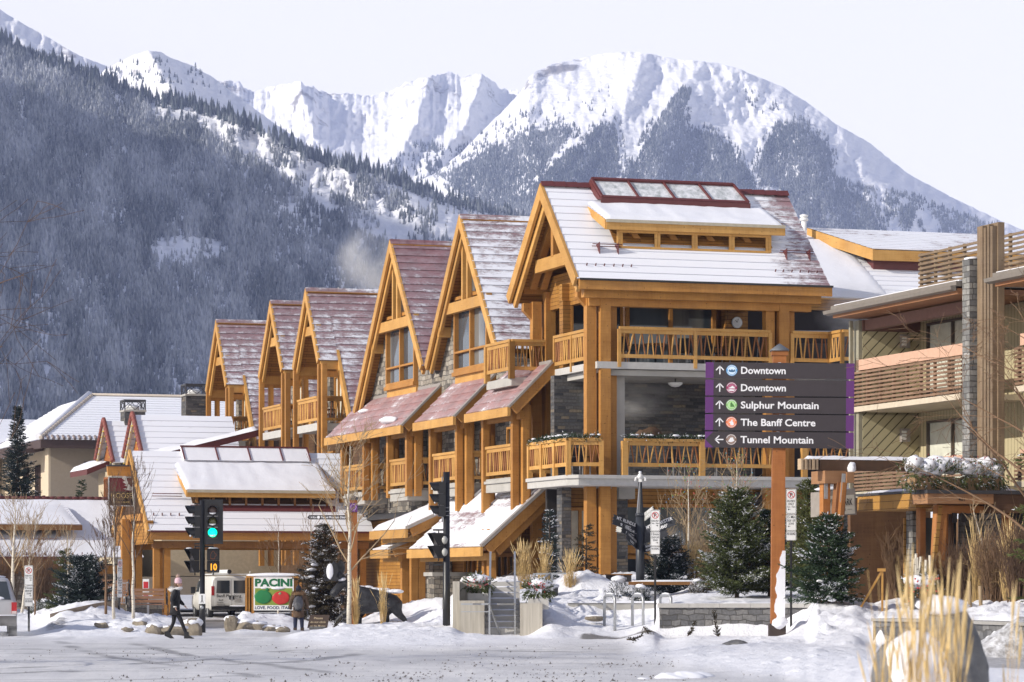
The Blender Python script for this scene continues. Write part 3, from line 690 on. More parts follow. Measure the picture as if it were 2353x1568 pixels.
# ---- main bulk, floors and walls behind the gables
def bulk():
    w=MB(); w.box(.62,14,8.2,62,.4,9.0); w.box(1.3,13,35.5,61.5,9.0,10.4); w.box(3.6,14,6.0,8.1,1.9,12)
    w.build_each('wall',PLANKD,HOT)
    # stone faces
    s=MB()
    s.box(-.4,.6,9.0,31.2,9.0,10.1)                       # strip under the big gables
    for yc in(13.78,23.66):                                # gable walls: stone triangles beside the glazing
        for sg in(-1,1):
            ya=yc+sg*2.18
            s.prism([(-.4,ya,10.1),(-.4,yc+sg*4.7,10.1),(-.4,yc+sg*2.9,12.2),(-.4,ya,12.95)],(.6,0,0))
    s.box(.2,.6,8.6,31.5,5.0,9.0)                          # behind the lower balconies
    s.box(-.5,.6,20.6,31.5,4.62,5.5)
    s.build('stone_wall',ROCKY,HOT)
    p=MB(); p.box(-.15,.2,8.6,20.3,1.0,5.0); p.box(-.15,.2,20.3,31.5,.2,4.35); p.build_each('plank_wall',PLANK,HOT)
    b=MB(); b.box(-.62,.6,20.5,31.5,4.36,4.6); b.build('black_band',BLACK,HOT)
bulk()
# ---- steep gable roofs
def gable(yc,za,sl,x0,x1,nf,ff,zt,label,struts=True,back=None,mat=ROOFA,wallx=-.4):
    """ridge at y=yc, apex za, slope sl; nf/ff = run of near and far slope; zt = tie beam height"""
    L=MB(); t=.03
    def sp(x,s,run): return (x,yc+s*run,za-sl*run)
    xs=back[0] if back else x1
    for s,run in((-1,nf),(1,ff)):
        if s<0 and back:
            courses(L,sp(x0,0,0),sp(xs,0,0),sp(x0,s,run),sp(xs,s,run)); courses(L,sp(xs,0,0),sp(x1,0,0),sp(xs,s,back[1]),sp(x1,s,back[1]))
        else: courses(L,sp(x0,0,0),sp(x1,0,0),sp(x0,s,run),sp(x1,s,run))
    o=L.build('gable_roof',mat,HOT); o['label']=label
    cp=MB(); n=int((x1-x0)/.36)
    for i in range(n):                                      # ridge caps lap one another
        xa=x0+(x1-x0)*i/n; xb=x0+(x1-x0)*(i+1)/n+.03
        cp.prism([(xa,yc-.16,za-.12),(xa,yc,za+.09),(xa,yc+.16,za-.12)],(xb-xa,0,0.0)); 
    cp.build('ridge_cap',mat,o)
    sf=MB()
    for s,run in((-1,nf),(1,ff)): slab(sf,sp(x0+.06,0,0),sp(x1,0,0),sp(x0+.06,s,run),sp(x1 if not(s<0 and back) else xs,s,run),.06,.26)
    if back: slab(sf,sp(xs,-1,nf),sp(x1,-1,nf),sp(xs,-1,back[1]),sp(x1,-1,back[1]),.06,.26)
    sf.build('soffit',SOFF,o)
    for s,run in((-1,nf),(1,ff)):
        d=Vector((0,s,-sl)).normalized(); n_=Vector((0,s*sl,1)).normalized()
        b=MB(); a=Vector((x0-.02,yc,za+.05)); e=Vector((x0-.02,yc+s*run,za+.05-sl*run))
        hw=.34; top=Vector((0,0,hw*math.hypot(1,sl)))
        b.prism([a,e,e-n_*hw,a-top],(.1,0,0)); 
        a2=a+Vector((.14,0,-.02))-top*.95; e2=e+Vector((.14,0,-.02))-n_*hw*.95
        b.prism([a2,e2,e2-n_*.22,a2-top*.62],(.12,0,0))
        b.build_each('bargeboard',CEDL,o)
    tb=MB(); hw=(za-zt)/sl-.1
    tb.bar((x0+.32,yc-hw,zt),(x0+.32,yc+hw,zt),.22,.42); tb.build('tie_beam',CEDL,o)
    if struts:
        st=MB()
        for dy in(-.3,.35): st.bar((x0+.3,yc+dy,zt+.2),(x0+.3,yc+dy,za-sl*abs(dy)-.45),.17,.17,up=(1,0,0))
        st.build_each('strut',CEDL,o)
    g=MB()
    if struts: g.prism([(wallx,yc-hw+.35,zt+.05),(wallx,yc+hw-.35,zt+.05),(wallx,yc,za-.75)],(.3,0,0)); g.build('gable_infill',PLANK,o)
    for xx in(x0+1.2,):
        if struts:
            pl=MB()
            for s in(-1,1): pl.bar((x0+.1,yc+s*3.2,za-sl*3.2-.55),(wallx+.1,yc+s*3.2,za-sl*3.2-.55),.24,.4)
            pl.build_each('purlin',CEDL,o)
    if back:
        d=MB(); n_=Vector((0,-sl,1)).normalized(); a=Vector((xs-.02,yc-nf+.35,za-sl*(nf-.35))); e=Vector((xs-.02,yc-back[1],za-sl*back[1]))
        d.prism([a+n_*.04,e+n_*.04,e-n_*.34,a-n_*.34],(.14,0,0)); d.build_each('bargeboard',CEDL,o)
        ef=MB(); ez=za-sl*nf; ef.box(x0+.1,xs-.03,yc-nf+.02,yc-nf+.2,ez-.42,ez-.04); ef.box(x0+.14,xs-.03,yc-nf+.24,yc-nf+.42,ez-.66,ez-.36)
        ef.build_each('eave_fascia',CEDL,o)
        ff_=MB(); ff_.box(x0+.1,x0+1.6,yc+ff-.35,yc+ff-.15,ez-.42,ez-.02); ff_.build_each('eave_fascia',CEDL,o)
    return o
gable(13.78,15.95,1.17,-1.0,9,4.7,4.75,12.5,'steep gable roof nearest the corner pavilion, half covered by snow',mat=ROOFB)
gable(23.66,15.98,1.17,-1.0,9,4.73,5.85,12.5,'tall gable roof with bare red tiles along its ridge',mat=roofmat('tiles_bare_ridge',-.22))
for yc,lb,bk in((39.82,'red frosted gable roof over a sheltered balcony',5.2),(46.72,'narrow red gable roof between two balconied gables',4.4),(58.63,'red gable roof at the far end of the row',5.0)):
    gable(yc,15.4,1.42,-.5,9,2.45,2.5,13.45 if yc!=58.63 else 13.3,lb,struts=False,back=(.45,bk),wallx=1.3)
for yc in(13.78,23.66):
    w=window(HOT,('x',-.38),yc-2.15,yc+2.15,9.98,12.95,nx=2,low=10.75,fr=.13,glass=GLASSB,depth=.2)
    w2=MB(); w2.box(-.5,-.36,yc-2.2,yc+2.2,9.5,9.97); w2.build('window_apron',CEDL,w)
    tr=MB(); tr.prism([(-.42,yc-1.5,13.05),(-.42,yc+1.5,13.05),(-.42,yc,14.6)],(.1,0,0)); tr.build('pane',GLASS,w)
def extras():
    # boxed dormers with snow hats between the gables
    for yc,zc,x0 in((28.0-6.0,14.0,2.0),(12.1,14.6,4.2)):
        d=MB(); d.prism([(x0,yc-1.1,zc-.75),(x0,yc+.3,zc-.55),(x0,yc+.3,zc),(x0,yc-1.15,zc-.25)],(2.2,0,0)); o=d.build('dormer',CED,HOT)
        s=MB(); s.blob((x0+1.1,yc-.45,zc+.02),(1.25,.85,.22),3,.15,8); s.build('snow_cap',SNW,o)
    for yc,z,x,r in((36.9,11.2,2.6,.55),(19.2,13.2,1.6,.6)):
        s=MB(); s.blob((x,yc,z),(.9,r,.3),int(x*10),.25,8); s.build_each('snow_patch',SNW,HOT)
    a=MB(); a.tube([(3,46.9,15.2),(3,46.9,16.2)],.035,5); a.build('mast',WHITE,HOT)
extras()
# ---- balconies under the far gables
def gbalc(yc,seed):
    y0=yc-2.0;y1=yc+1.7
    s=MB(); s.box(-.45,1.3,y0,y1,8.7,9.05); s.build_each('balcony_slab',CONCL,HOT)
    railing(HOT,[((-.4,y0),(-.4,y1)),((-.4,y0),(1.2,y0))],9.16,10.3,posts=False,seed=seed)
    for (x,y) in((-.38,yc+2.25),(.1,yc+2.3),(-.38,yc-2.3),(-.3,yc-2.85+.15)):
        p=MB(); p.bar((x,y,2.5),(x,y,11.75),.24,.24,up=(1,0,0)); p.build_each('post',CED,HOT)
    b=MB(); b.bar((-.3,yc+2.3,11.5),(1.3,yc+2.3,11.5),.2,.35); b.bar((-.3,yc-2.3,11.3),(1.3,yc-2.3,11.3),.2,.3); b.build_each('beam',CED,HOT)
    w=MB(); w.prism([(1.25,yc-2.4,9.05),(1.25,yc+2.4,9.05),(1.25,yc+2.4,11.9),(1.25,yc,15.0),(1.25,yc-2.4,11.9)],(.3,0,0)); w.build_each('plank_wall',PLANK,HOT)
    window(HOT,('x',1.24),yc-1.2,yc+.9,9.15,11.4,nx=3,glass=CURT,sill=False)
    st=MB(); st.box(.95,1.25,yc+1.0,yc+1.6,9.05,11.6); st.build_each('stone_pier',ROCKY,HOT)
    # storey below
    s=MB(); s.box(-.45,1.3,y0-.2,y1+.2,4.95,5.35); s.build_each('balcony_slab',CONC,HOT)
    railing(HOT,[((-.4,y0),(-.4,y1))],5.5,6.6,posts=False,seed=seed+9)
    window(HOT,('x',.6),yc-1.3,yc+1.0,5.5,7.8,nx=3,glass=GLASS,sill=False)
for i,yc in enumerate((39.82,46.72,58.63)): gbalc(yc,20+i)
# ---- tiled skirt roofs and the balconies below them
def skirt(y0,y1,label):
    e=MB(); courses(e,(-.4,y0,9.62),(-.4,y1,9.62),(-2.02,y0,8.0),(-2.02,y1,8.0)); o=e.build('skirt_roof',ROOFK,HOT); o['label']=label
    f=MB(); f.box(-2.1,-1.98,y0-.02,y1+.02,7.66,7.98); f.build('fascia',CEDL,o)
    b=MB(); n=Vector((-1,0,1)).normalized()
    for yy in(y0-.1,y1-.06): 
        a=Vector((-.4,yy,9.60));c=Vector((-2.0,yy,8.0)); b.prism([a,c,c-n*.36,a-n*.36],(0,.16,0))
    b.build_each('bargeboard',CED,o)
    t=MB(); a=Vector((-.4,y0-.14,9.62));c=Vector((-2.05,y0-.14,7.97)); t.prism([a+n*.06,c+n*.06,c-n*.02,a-n*.02],(0,.26,0)); t.build('flashing',FLASH,o)
    s=MB(); slab(s,(-.4,y0+.1,9.6),(-.4,y1-.1,9.6),(-1.95,y0+.1,8.05),(-1.95,y1-.1,8.05),.05,.2); s.build('soffit',SOFF,o)
    w=MB(); w.box(-.43,-.38,y0,y1,9.6,9.72); w.build('flashing',FLASH,o)
    return o
sk1=skirt(18.25,30.3,'long red tiled skirt roof at the far end'); skirt(11.05,16.5,'short red skirt roof in the middle'); skirt(4.35,9.6,'short red skirt roof beside the pavilion')
s=MB(); s.blob((-1.8,21.0,8.32),(.3,1.1,.16),5,.3,8); s.blob((-1.0,27.6,9.05),(.25,.5,.1),6,.3,6); s.build_each('snow_patch',SNW,HOT)
def lowbalc(y0,y1,zb,seed,slabm,conc=True):
    x=-1.5
    s=MB(); s.box(x-.02,.2,y0+.15,y1-.1,5.0,5.5); s.box(x-.1,.2,y0+.1,y1,5.32,5.42); s.build_each('balcony_slab',CONC,HOT)
    railing(HOT,[((x,y0+.3),(x,y1-.2)),((x+.3,y0-.35),(.15,y0-.35)),((x+.3,y1+.35),(.15,y1+.35))],5.62,6.72,posts=False,seed=seed)
    for (px,py) in((x,y0),(x+.28,y0-.35),(x,y1),(x+.28,y1+.35)):
        p=MB(); p.bar((px,py,zb),(px,py,8.0 if px<-1.4 else 8.3),.25,.25,up=(1,0,0)); p.bar((px+.14,py,zb+.3),(px+.14,py,8.1),.1,.14,up=(1,0,0)); p.build_each('post',CED,HOT)
    b=MB(); b.bar((x+.1,y0-.6,7.75),(x+.1,y1+.6,7.75),.2,.34); b.build_each('beam',CED,HOT)
lowbalc(5.3,8.85,4.25,51,CONC); lowbalc(12.2,15.75,4.4,52,CONC); lowbalc(19.1,21.9,5.15,53,CONC); lowbalc(25.6,29.2,5.15,54,CONC)
for yc,gl in((7.2,GLASS),(10.6,GLASS),(14.0,CURT),(17.2,GLASS),(20.6,GLASS),(24.2,GLASS),(27.8,GLASS)):
    window(HOT,('x',.19),yc-.55,yc+.55,5.55,7.6,nx=2,glass=gl,sill=False)
for y in(8.9,16.0,22.6,26.2):
    p=MB(); p.box(-.25,.2,y-.45,y+.45,5.5,8.6); p.build_each('stone_pier',ROCKY,HOT)
for y in(6.2,9.4,13.0,16.6):
    l=MB(); l.box(.02,.18,y-.1,y+.1,6.7,7.35); l.build('wall_lamp',BLACK,HOT)
window(HOT,('x',-.14),6.0,8.6,4.35,4.95,nx=3,glass=GLASSB); window(HOT,('x',-.14),12.6,15.4,4.45,4.98,nx=3,glass=GLASSB)
# ---- entrance roofs
def entr(y0,y1,xe,ze,xt,zt,label,matr,ends=True,drift=None):
    e=MB(); courses(e,(xt,y0,zt),(xt,y1,zt),(xe,y0,ze),(xe,y1,ze)); o=e.build('entrance_roof',matr,HOT); o['label']=label
    d=Vector((xe-xt,0,ze-zt)).normalized(); n=Vector((-(zt-ze),0,xt-xe)).normalized()
    n=Vector((-(zt-ze),0,(xt-xe))).normalized()
    f=MB(); f.box(xe-.1,xe,y0-.05,y1+.05,ze-.36,ze-.03); f.box(xe+.35,xe+.5,y0+.05,y1-.3,ze-.5,ze-.24); f.build('fascia',CEDL,o)
    b=MB(); a=Vector((xt,y0-.12,zt));c=Vector((xe+.06,y0-.12,ze)); b.prism([a,c,c-n*.34,a-n*.34],(0,.16,0)); b.prism([a+Vector((0,.18,0))-n*.30,c+Vector((.25,.18,.1))-n*.30,c+Vector((.25,.18,.1))-n*.56,a+Vector((0,.18,0))-n*.56],(0,.14,0)); b.build_each('bargeboard',CED,o)
    t=MB(); a=Vector((xt,y0-.17,zt));c=Vector((xe-.03,y0-.17,ze)); t.prism([a+n*.09,c+n*.09,c-n*.02,a-n*.02],(0,.3,0)); t.build('flashing',FLASH,o)
    s=MB(); slab(s,(xt,y0+.1,zt),(xt,y1,zt),(xe+.05,y0+.1,ze),(xe+.05,y1,ze),.05,.2); s.build('soffit',SOFF,o)
    return o
def snowsheet(parent,fn,us,vs,seed,th=.12,edge=.25,mat=None):
    """a lying sheet of snow: fn(u,v)->point ; us,vs sample arrays"""
    mb=MB(); nu,nv=len(us),len(vs); V=[]
    rs=np.random.RandomState(seed)
    U,W=np.meshgrid(us,vs); no=fbm(U*1.3+seed,W*1.3,4,seed)
    for j,v in enumerate(vs):
        for i,u in enumerate(us):
            p=Vector(fn(u,v)); ed=min(i,nu-1-i,j,nv-1-j)
            h=th*(.35+.9*no[j,i]) if ed>0 else -.02
            V.append(p+Vector((0,0,h)))
    F=[(j*nu+i,j*nu+i+1,(j+1)*nu+i+1,(j+1)*nu+i) for j in range(nv-1) for i in range(nu-1)]
    a,b,c=V[0],V[1],V[nu]
    if (b-a).cross(c-a).z<0: F=[f[::-1] for f in F]
    mb.mesh(V,F,0,True); return mb.build('snow_sheet',mat or SNW,parent)
r2=entr(4.3,13.7,-3.05,2.95,-.3,5.4,'steep entrance roof under deep snow, with bare tiles at its upper corner',ROOFB)
snowsheet(r2,lambda u,v:(-3.05+2.75*v,u,2.95+2.45*v-.10*math.sin(v*3.1)*min(1,max(0,(u-6)/4))),np.linspace(4.5,13.7,40),np.linspace(.02,.62,14),3,.10)
snowsheet(r2,lambda u,v:(-3.05+2.75*v,u,2.95+2.45*v-.0+.25*max(0,(u-9.4)/4)*(1-v)),np.linspace(9.2,13.9,24),np.linspace(.55,1.0,10),4,.14)
r1=entr(13.95,19.1,-3.05,3.75,-.3,5.0,'shallow entrance roof drifted over with snow',ROOFS)
snowsheet(r1,lambda u,v:(-3.05+2.75*v,u,3.78+1.1*v+.35*v*v*max(0,1-(u-13.9)/4)),np.linspace(13.85,19.1,30),np.linspace(.01,1.0,16),5,.16)
r3=entr(16.4,19.0,-3.05,2.98,-1.6,3.55,'little snowy porch roof over the door',ROOFS)
for (x,y) in((-2.2,17.3),(-2.2,16.0),(-1.9,17.3),(-1.9,16.0),(-2.3,6.2),(-2.3,5.6)):
    p=MB(); p.bar((x,y,.6),(x,y,3.6),.28,.28,up=(1,0,0)); p.build_each('post',CED,HOT)
def lobby():
    window(HOT,('x',-.16),5.0,8.8,1.7,2.75,nx=5,glass=GLASSB,sill=False,fr=.12); window(HOT,('x',-.16),9.2,12.9,1.7,2.75,nx=5,glass=GLASSB,sill=False,fr=.12)
    window(HOT,('x',-.16),14.4,15.6,1.0,3.1,nx=2,glass=GLASS,sill=False); window(HOT,('x',-.16),18.0,19.6,.9,3.0,nx=2,glass=GLASS,sill=False)
    s=MB(); s.box(-1.0,-.2,20.2,20.9,.2,4.3); s.box(-1.0,-.2,17.4,17.9,.6,3.1); s.box(-2.2,-.2,13.2,14.2,.6,1.9); s.build_each('stone_pier',ROCKY,HOT)
    c=MB(); c.box(-2.3,-.15,13.1,14.3,1.9,2.05); c.build('pier_cap',CONC,HOT)
lobby()
# ---- corner pavilion
def pavilion():
    yr,zr,x0,x1,ye,yf,ze=2.93,15.86,-1.3,8.23,-.96,6.83,12.16
    m=MB(); courses(m,(x0,yr,zr),(x1,yr,zr),(x0,ye,ze),(x1,ye,ze),pitch=.4,lift=.035); courses(m,(x0,yr,zr),(x1,yr,zr),(x0,yf,ze),(x1,yf,ze))
    o=m.build('pavilion_roof',ROOFP,HOT); o['label']='big snowy pavilion roof with skylights and a shed dormer'
    sl=(zr-ze)/(yr-ye); n=Vector((0,-sl,1)).normalized()
    def rp(x,y,up=0): return Vector((x,y,zr-sl*abs(yr-y)))+(n*up if y<yr else Vector((0,sl,1)).normalized()*up)
    # snow lying on the near slope, melted back at the right
    slab(m2:=MB(),rp(.6,1.75,.1),rp(6.6,1.75,.1),rp(.6,.5,.1),rp(6.6,.5,.1),0,.03); m2.build('dormer_floor',SOFF,o)
    for s,b_ in((-1,ye),(1,yf)):
        b=MB(); nn=Vector((0,s*sl,1)).normalized(); a=Vector((x0-.04,yr,zr+.06)); e=Vector((x0-.04,b_,ze+.06)); tp=Vector((0,0,.42*math.hypot(1,sl)))
        b.prism([a,e,e-nn*.42,a-tp],(.11,0,0)); b.prism([a+Vector((.17,0,0))-tp*.93,e+Vector((.17,0,0))-nn*.39,e+Vector((.17,0,0))-nn*.66,a+Vector((.17,0,0))-tp*1.55],(.13,0,0)); b.build_each('bargeboard',CEDL,o)
    sf=MB(); slab(sf,rp(x0+.1,yr),rp(x1,yr),rp(x0+.1,ye+.03),rp(x1,ye+.03),.06,.3); slab(sf,rp(x0+.1,yr),rp(x1,yr),rp(x0+.1,yf),rp(x1,yf),.06,.3); sf.build('soffit',SOFF,o)
    f=MB(); f.box(x0+.08,x1+.06,ye-.06,ye+.03,ze-.36,ze-.01); f.build('fascia',CED,o)
    g=MB(); g.box(x0+.08,x1+.08,ye-.12,ye-.065,ze-.05,ze+.02); g.build('gutter',BLACK,o)
    f=MB(); f.bar((-.9,-.45,11.95-.22),(8.05,-.45,11.95-.22),.3,.34); f.bar((-.6,-.12,11.45),(7.8,-.12,11.45),.34,.3); f.build_each('eave_beam',CEDD if 0 else CED,o)
    f=MB(); f.bar((-.9,6.25,12.55),(8.0,6.25,12.55),.3,.6); f.bar((-.95,.0,12.5),(-.95,.4,12.5),.2,.7); f.build_each('eave_beam',CED,o)
    cb=MB()
    for x in(0.1,6.85): cb.box(x-.12,x+.12,-.1,6.2,11.62,12.85)
    cb.build_each('cross_beam',PLANK,o)
    # truss in the gable
    t=MB(); xt=-.75; t.bar((xt,yr-1.95,13.12),(xt,yr+1.95,13.12),.24,.46); t.build('tie_beam',CEDL,o)
    t=MB(); t.bar((xt,yr,13.3),(xt,yr,15.2),.26,.26,up=(1,0,0)); t.bar((xt,yr-.9,13.3),(xt,yr-.9,14.3),.2,.2,up=(1,0,0)); t.build_each('king_post',CED,o)
    t=MB()
    for s in(-1,1): t.bar((xt+.1,yr,15.25),(xt+.1,yr+s*2.9,12.5),.25,.34); t.bar((xt+.5,yr,15.25),(xt+.5,yr+s*2.9,12.5),.25,.34)
    t.build_each('rafter',CED,o)
    t=MB(); 
    for x in(2,4.2,6.6): 
        for s in(-1,1): t.bar((x,yr,15.3),(x,yr+s*3.1,12.3),.22,.34)
    t.build_each('rafter',CED,o)
    # posts
    for cx,cy in((0,0),(6.75,0),(0,5.95),(6.75,5.95)):
        for dx,dy,w,zt in((-.46,.05,.34,11.95),(0,-.12,.38,12.3),(.40,.22,.30,11.9),(.02,.42,.3,11.9)):
            p=MB(); p.bar((cx+dx,cy+dy,1.6),(cx+dx,cy+dy,zt),w,w,up=(0,1,0)); p.build_each('post',CED,HOT)
        k=MB()
        for dx,sg in((-.62,-1),(.55,1)): k.prism([(cx+dx,cy+.0,11.3),(cx+dx+sg*.32,cy,11.62),(cx+dx+sg*.32,cy,11.9),(cx+dx,cy,11.9)],(0,.28,0))
        k.build_each('bracket',CED,HOT)
        pl=MB()
        for z in(5.05,9.1): pl.box(cx-.62,cx+.3,cy-.1,cy+.3,z-.12,z+.14)
        pl.build_each('steel_plate',FLASH,HOT)
    # shed dormer with a band of openings
    d=MB(); ey,ez=.2,14.37; ty,tz=2.05,15.12
    courses(d,(.05,ty,tz),(6.95,ty,tz),(.2,ey,ez),(6.95,ey,ez),pitch=.3,lift=.02); do=d.build('shed_dormer',ROOFS,o)
    snowsheet(do,lambda u,v:(u+.0,ey+(ty-ey)*v,ez+(tz-ez)*v+.02),np.linspace(.2,6.95,50),np.linspace(0.01,1.15,14),9,.11)
    f=MB(); f.box(.2,6.97,ey-.03,ey+.08,ez-.33,ez-.08); 
    f.prism([(.16,ey,ez),(.16,ty,tz),(.16,ty,tz-.33),(.16,ey,ez-.33)],(.1,0,0)); f.prism([(6.9,ey,ez),(6.9,ty,tz),(6.9,ty,tz-.33),(6.9,ey,ez-.33)],(.1,0,0)); f.build('fascia',CEDL,do)
    g=MB(); g.box(.18,6.98,ey-.07,ey-.035,ez-.08,ez+.03); g.build('gutter',TRIM,do)
    w=MB(); w.bar((.72,.36,14.03),(6.45,.36,14.03),.14,.14); w.bar((.72,.36,13.44),(6.45,.36,13.44),.14,.08)
    for i in range(5): 
        for dx in(-.05,.06): w.bar((.76+5.65*i/4+dx,.36,13.42),(.76+5.65*i/4+dx,.36,14.1),.06,.1,up=(1,0,0))
    w.build('clerestory_frame',CEDL,do)
    br=MB()
    for i in range(4):
        xx=.9+5.65*i/4; br.bar((xx+.3,.7,14.25),(xx+.85,.7,13.5),.16,.2); br.bar((xx+.75,1.0,13.7),(xx+1.25,1.0,14.35),.14,.16); br.bar((xx+.2,.85,13.5),(xx+.2,.85,14.3),.14,.14,up=(1,0,0))
    br.build_each('brace',CED,do)
    bk=MB(); bk.box(.5,6.7,1.72,1.8,13.3,14.7); bk.build('dormer_back',SOFF,do)
    # skylight on the ridge
    k=MB(); A0=(.55,2.75,16.12);A1=(6.02,2.75,16.12);B0=(.72,2.06,15.40);B1=(6.35,2.06,15.40)
    for a,b,wd in((A0,A1,.1),(B0,B1,.1),(A0,B0,.07),(A1,B1,.07)): k.bar(a,b,wd,.12,up=(0,-.7,.7))
    for i in(1,2,3):
        a=Vector(A0).lerp(Vector(A1),i/4);b=Vector(B0).lerp(Vector(B1),i/4); k.bar(a,b,.055,.1,up=(0,-.7,.7))
    k.prism([(.5,2.8,16.1),(.66,2.05,15.32),(.5,3.3,15.4)],(.05,0,0)); k.prism([A0,(.55,3.1,15.6),(6.0,3.1,15.6),A1],(0,.02,0)); k.box(.66,6.4,2.0,2.06,15.18,15.38)
    ko=k.build('skylight',MAROON,o)
    fr=Mat('frosted_skylight_glass'); nz=fr.noise(fr.obj(),3.5,5,.7); fz=fr.fin(fr.mix(fr.ramp(nz,.35,.62),(.34,.37,.38),(.76,.77,.8)),.35)
    gl=MB(); gl.prism([Vector(A0)+Vector((.03,.03,-.02)),Vector(A1)+Vector((-.03,.03,-.02)),Vector(B1)+Vector((-.03,.03,.0)),Vector(B0)+Vector((.03,.03,0))],(0,.02,-.02)); gl.build('pane',fz,ko)
    rc=MB()
    for a,b in((x0,.5),(6.35,x1)):
        rc=MB(); n_=int((b-a)/.38)
        for i in range(n_): rc.prism([(a+(b-a)*i/n_,yr-.2,zr-.06),(a+(b-a)*i/n_,yr,zr+.14),(a+(b-a)*i/n_,yr+.2,zr-.06)],((b-a)/n_+.02,0,.02))
        rc.build('ridge_cap',MAROON,o)
    # snow guards
    for xa,xb in((-.35,.75),(6.75,8.05)):
        sg=MB()
        for h in(.16,.26): sg.tube([rp(xa,.25,h),rp(xb,.25,h)],.016,5)
        for x in(xa+.25,xb-.15): sg.prism([rp(x,.05,0),rp(x,.45,0),rp(x,.28,.32)],(.02,0,0))
        sg.build_each('snow_guard',MAROON,o)
    st=MB()
    for x in(-.75,-.42,-.1,.25,.58,.9,6.35,6.65,6.98,7.3,7.62,7.95): st.bar(rp(x,-.42,-.01),rp(x,-.42,.11),.035,.03)
    st.build('snow_stop',MAROON,o)
    # decks
    s=MB(); s.box(-.32,8.5,-.32,4.6,9.12,9.36); s.box(6.9,12,-1.45,3.5,9.1,9.34); s.build_each('deck_slab',CONCL,HOT)
    s=MB(); s.box(-.1,8.4,-.1,4.5,8.9,9.1); s.build('deck_soffit',CONC,HOT)
    railing(HOT,[((-.3,.55),(-.3,4.3))],9.48,10.58,pitch=1.8,seed=61)
    railing(HOT,[((.5,-.3),(6.2,-.3)),((7.05,-.3),(8.5,-.3)),((8.5,-.3),(8.5,-1.4)),((8.5,-1.4),(11,-1.4))],9.5,10.6,step=.15,lean=.07,pitch=2.9,seed=62)
    # small balcony beside the gable
    s=MB(); s.box(-1.5,.2,5.7,8.7,8.85,9.15); s.build_each('balcony_slab',CONC,HOT)
    railing(HOT,[((-1.48,8.7),(-1.48,5.75)),((-1.48,5.75),(.3,5.75))],9.42,10.55,pitch=3,seed=63,w=.2)
    # lower deck with curved corner
    s=MB(); s.prism([(-1.65,3.4,5.0),(-1.65,-.9,5.0),(-1.35,-1.3,5.0),(11,-1.3,5.0),(11,3.4,5.0)],(0,0,.24)); s.prism([(-1.72,3.4,5.24),(-1.72,-.95,5.24),(-1.38,-1.38,5.24),(11,-1.38,5.24),(11,3.4,5.24)],(0,0,.12)); s.build('deck_slab',CONCL,HOT)
    railing(HOT,[((-1.6,3.3),(-1.6,-.95)),((-1.6,-.95),(-.5,-1.25))],5.66,6.64,pitch=1.4,seed=64,w=.16)
    railing(HOT,[((.35,-1.25),(6.1,-1.25)),((7.1,-1.25),(10.5,-1.25))],5.66,6.64,step=.145,lean=.06,pitch=2.4,seed=65,w=.2)
    # walls
    w=MB(); w.box(-.6,7.2,3.5,3.9,5.24,9.1); w.build('stone_wall',LEDGE,HOT)
    c=MB(); c.box(.55,.95,.35,.75,5.2,9.1); c.build_each('concrete_column',CONC,HOT)
    w=MB(); w.box(-.3,7.0,3.5,3.8,11.75,12.4); w.box(-.3,-.0,3.4,3.8,9.3,11.8); w.build_each('plank_wall',PLANK,HOT)
    w=MB(); w.box(7,13.5,4.3,4.7,11.8,12.2); w.box(6.3,7.2,4.2,4.6,9.3,11.9); w.build_each('plank_wall',PLANK,HOT)
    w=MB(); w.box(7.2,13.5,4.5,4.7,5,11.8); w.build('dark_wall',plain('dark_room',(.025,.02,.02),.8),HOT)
    window(HOT,('y',3.49),.0,2.0,9.35,11.75,nx=1,glass=GLASS,sill=False); window(HOT,('y',3.49),2.1,5.6,9.35,11.75,nx=2,glass=GLASSB,sill=False,fr=.14)
    # ground storey
    w=MB(); w.box(1.2,11,1.75,2.1,1.8,5.0); w.build_each('plank_wall',PLANK,HOT)
    w=MB(); w.box(-1.1,-.75,1.2,1.75,1.6,5.0); w.box(.75,1.3,1.0,1.6,1.6,4.9); w.box(6.4,7.3,1.0,1.6,1.6,4.9); w.box(8.9,11,1.2,1.7,1.6,5.0); w.build_each('stone_pier',LEDGE,HOT)
    w=MB(); w.box(-.75,.75,1.7,2.0,4.2,5.0); w.box(-.75,.75,1.7,2.0,1.5,2.2); w.build_each('plank_wall',PLANK,HOT)
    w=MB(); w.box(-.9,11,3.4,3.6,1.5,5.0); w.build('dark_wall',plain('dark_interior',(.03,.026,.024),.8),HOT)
    window(HOT,('y',1.7),-.72,.62,2.25,4.3,nx=3,glass=CURT,fr=.11); window(HOT,('y',1.72),1.4,6.3,2.85,4.45,nx=4,glass=GLASSB,fr=.12); window(HOT,('y',1.72),1.4,6.3,1.85,2.6,nx=3,glass=GLASS,fr=.12,sill=False)
    c=MB(); c.box(.9,1.5,.8,1.6,4.6,5.0); c.build('concrete_lintel',CONC,HOT)
    return o
PAV=pavilion()
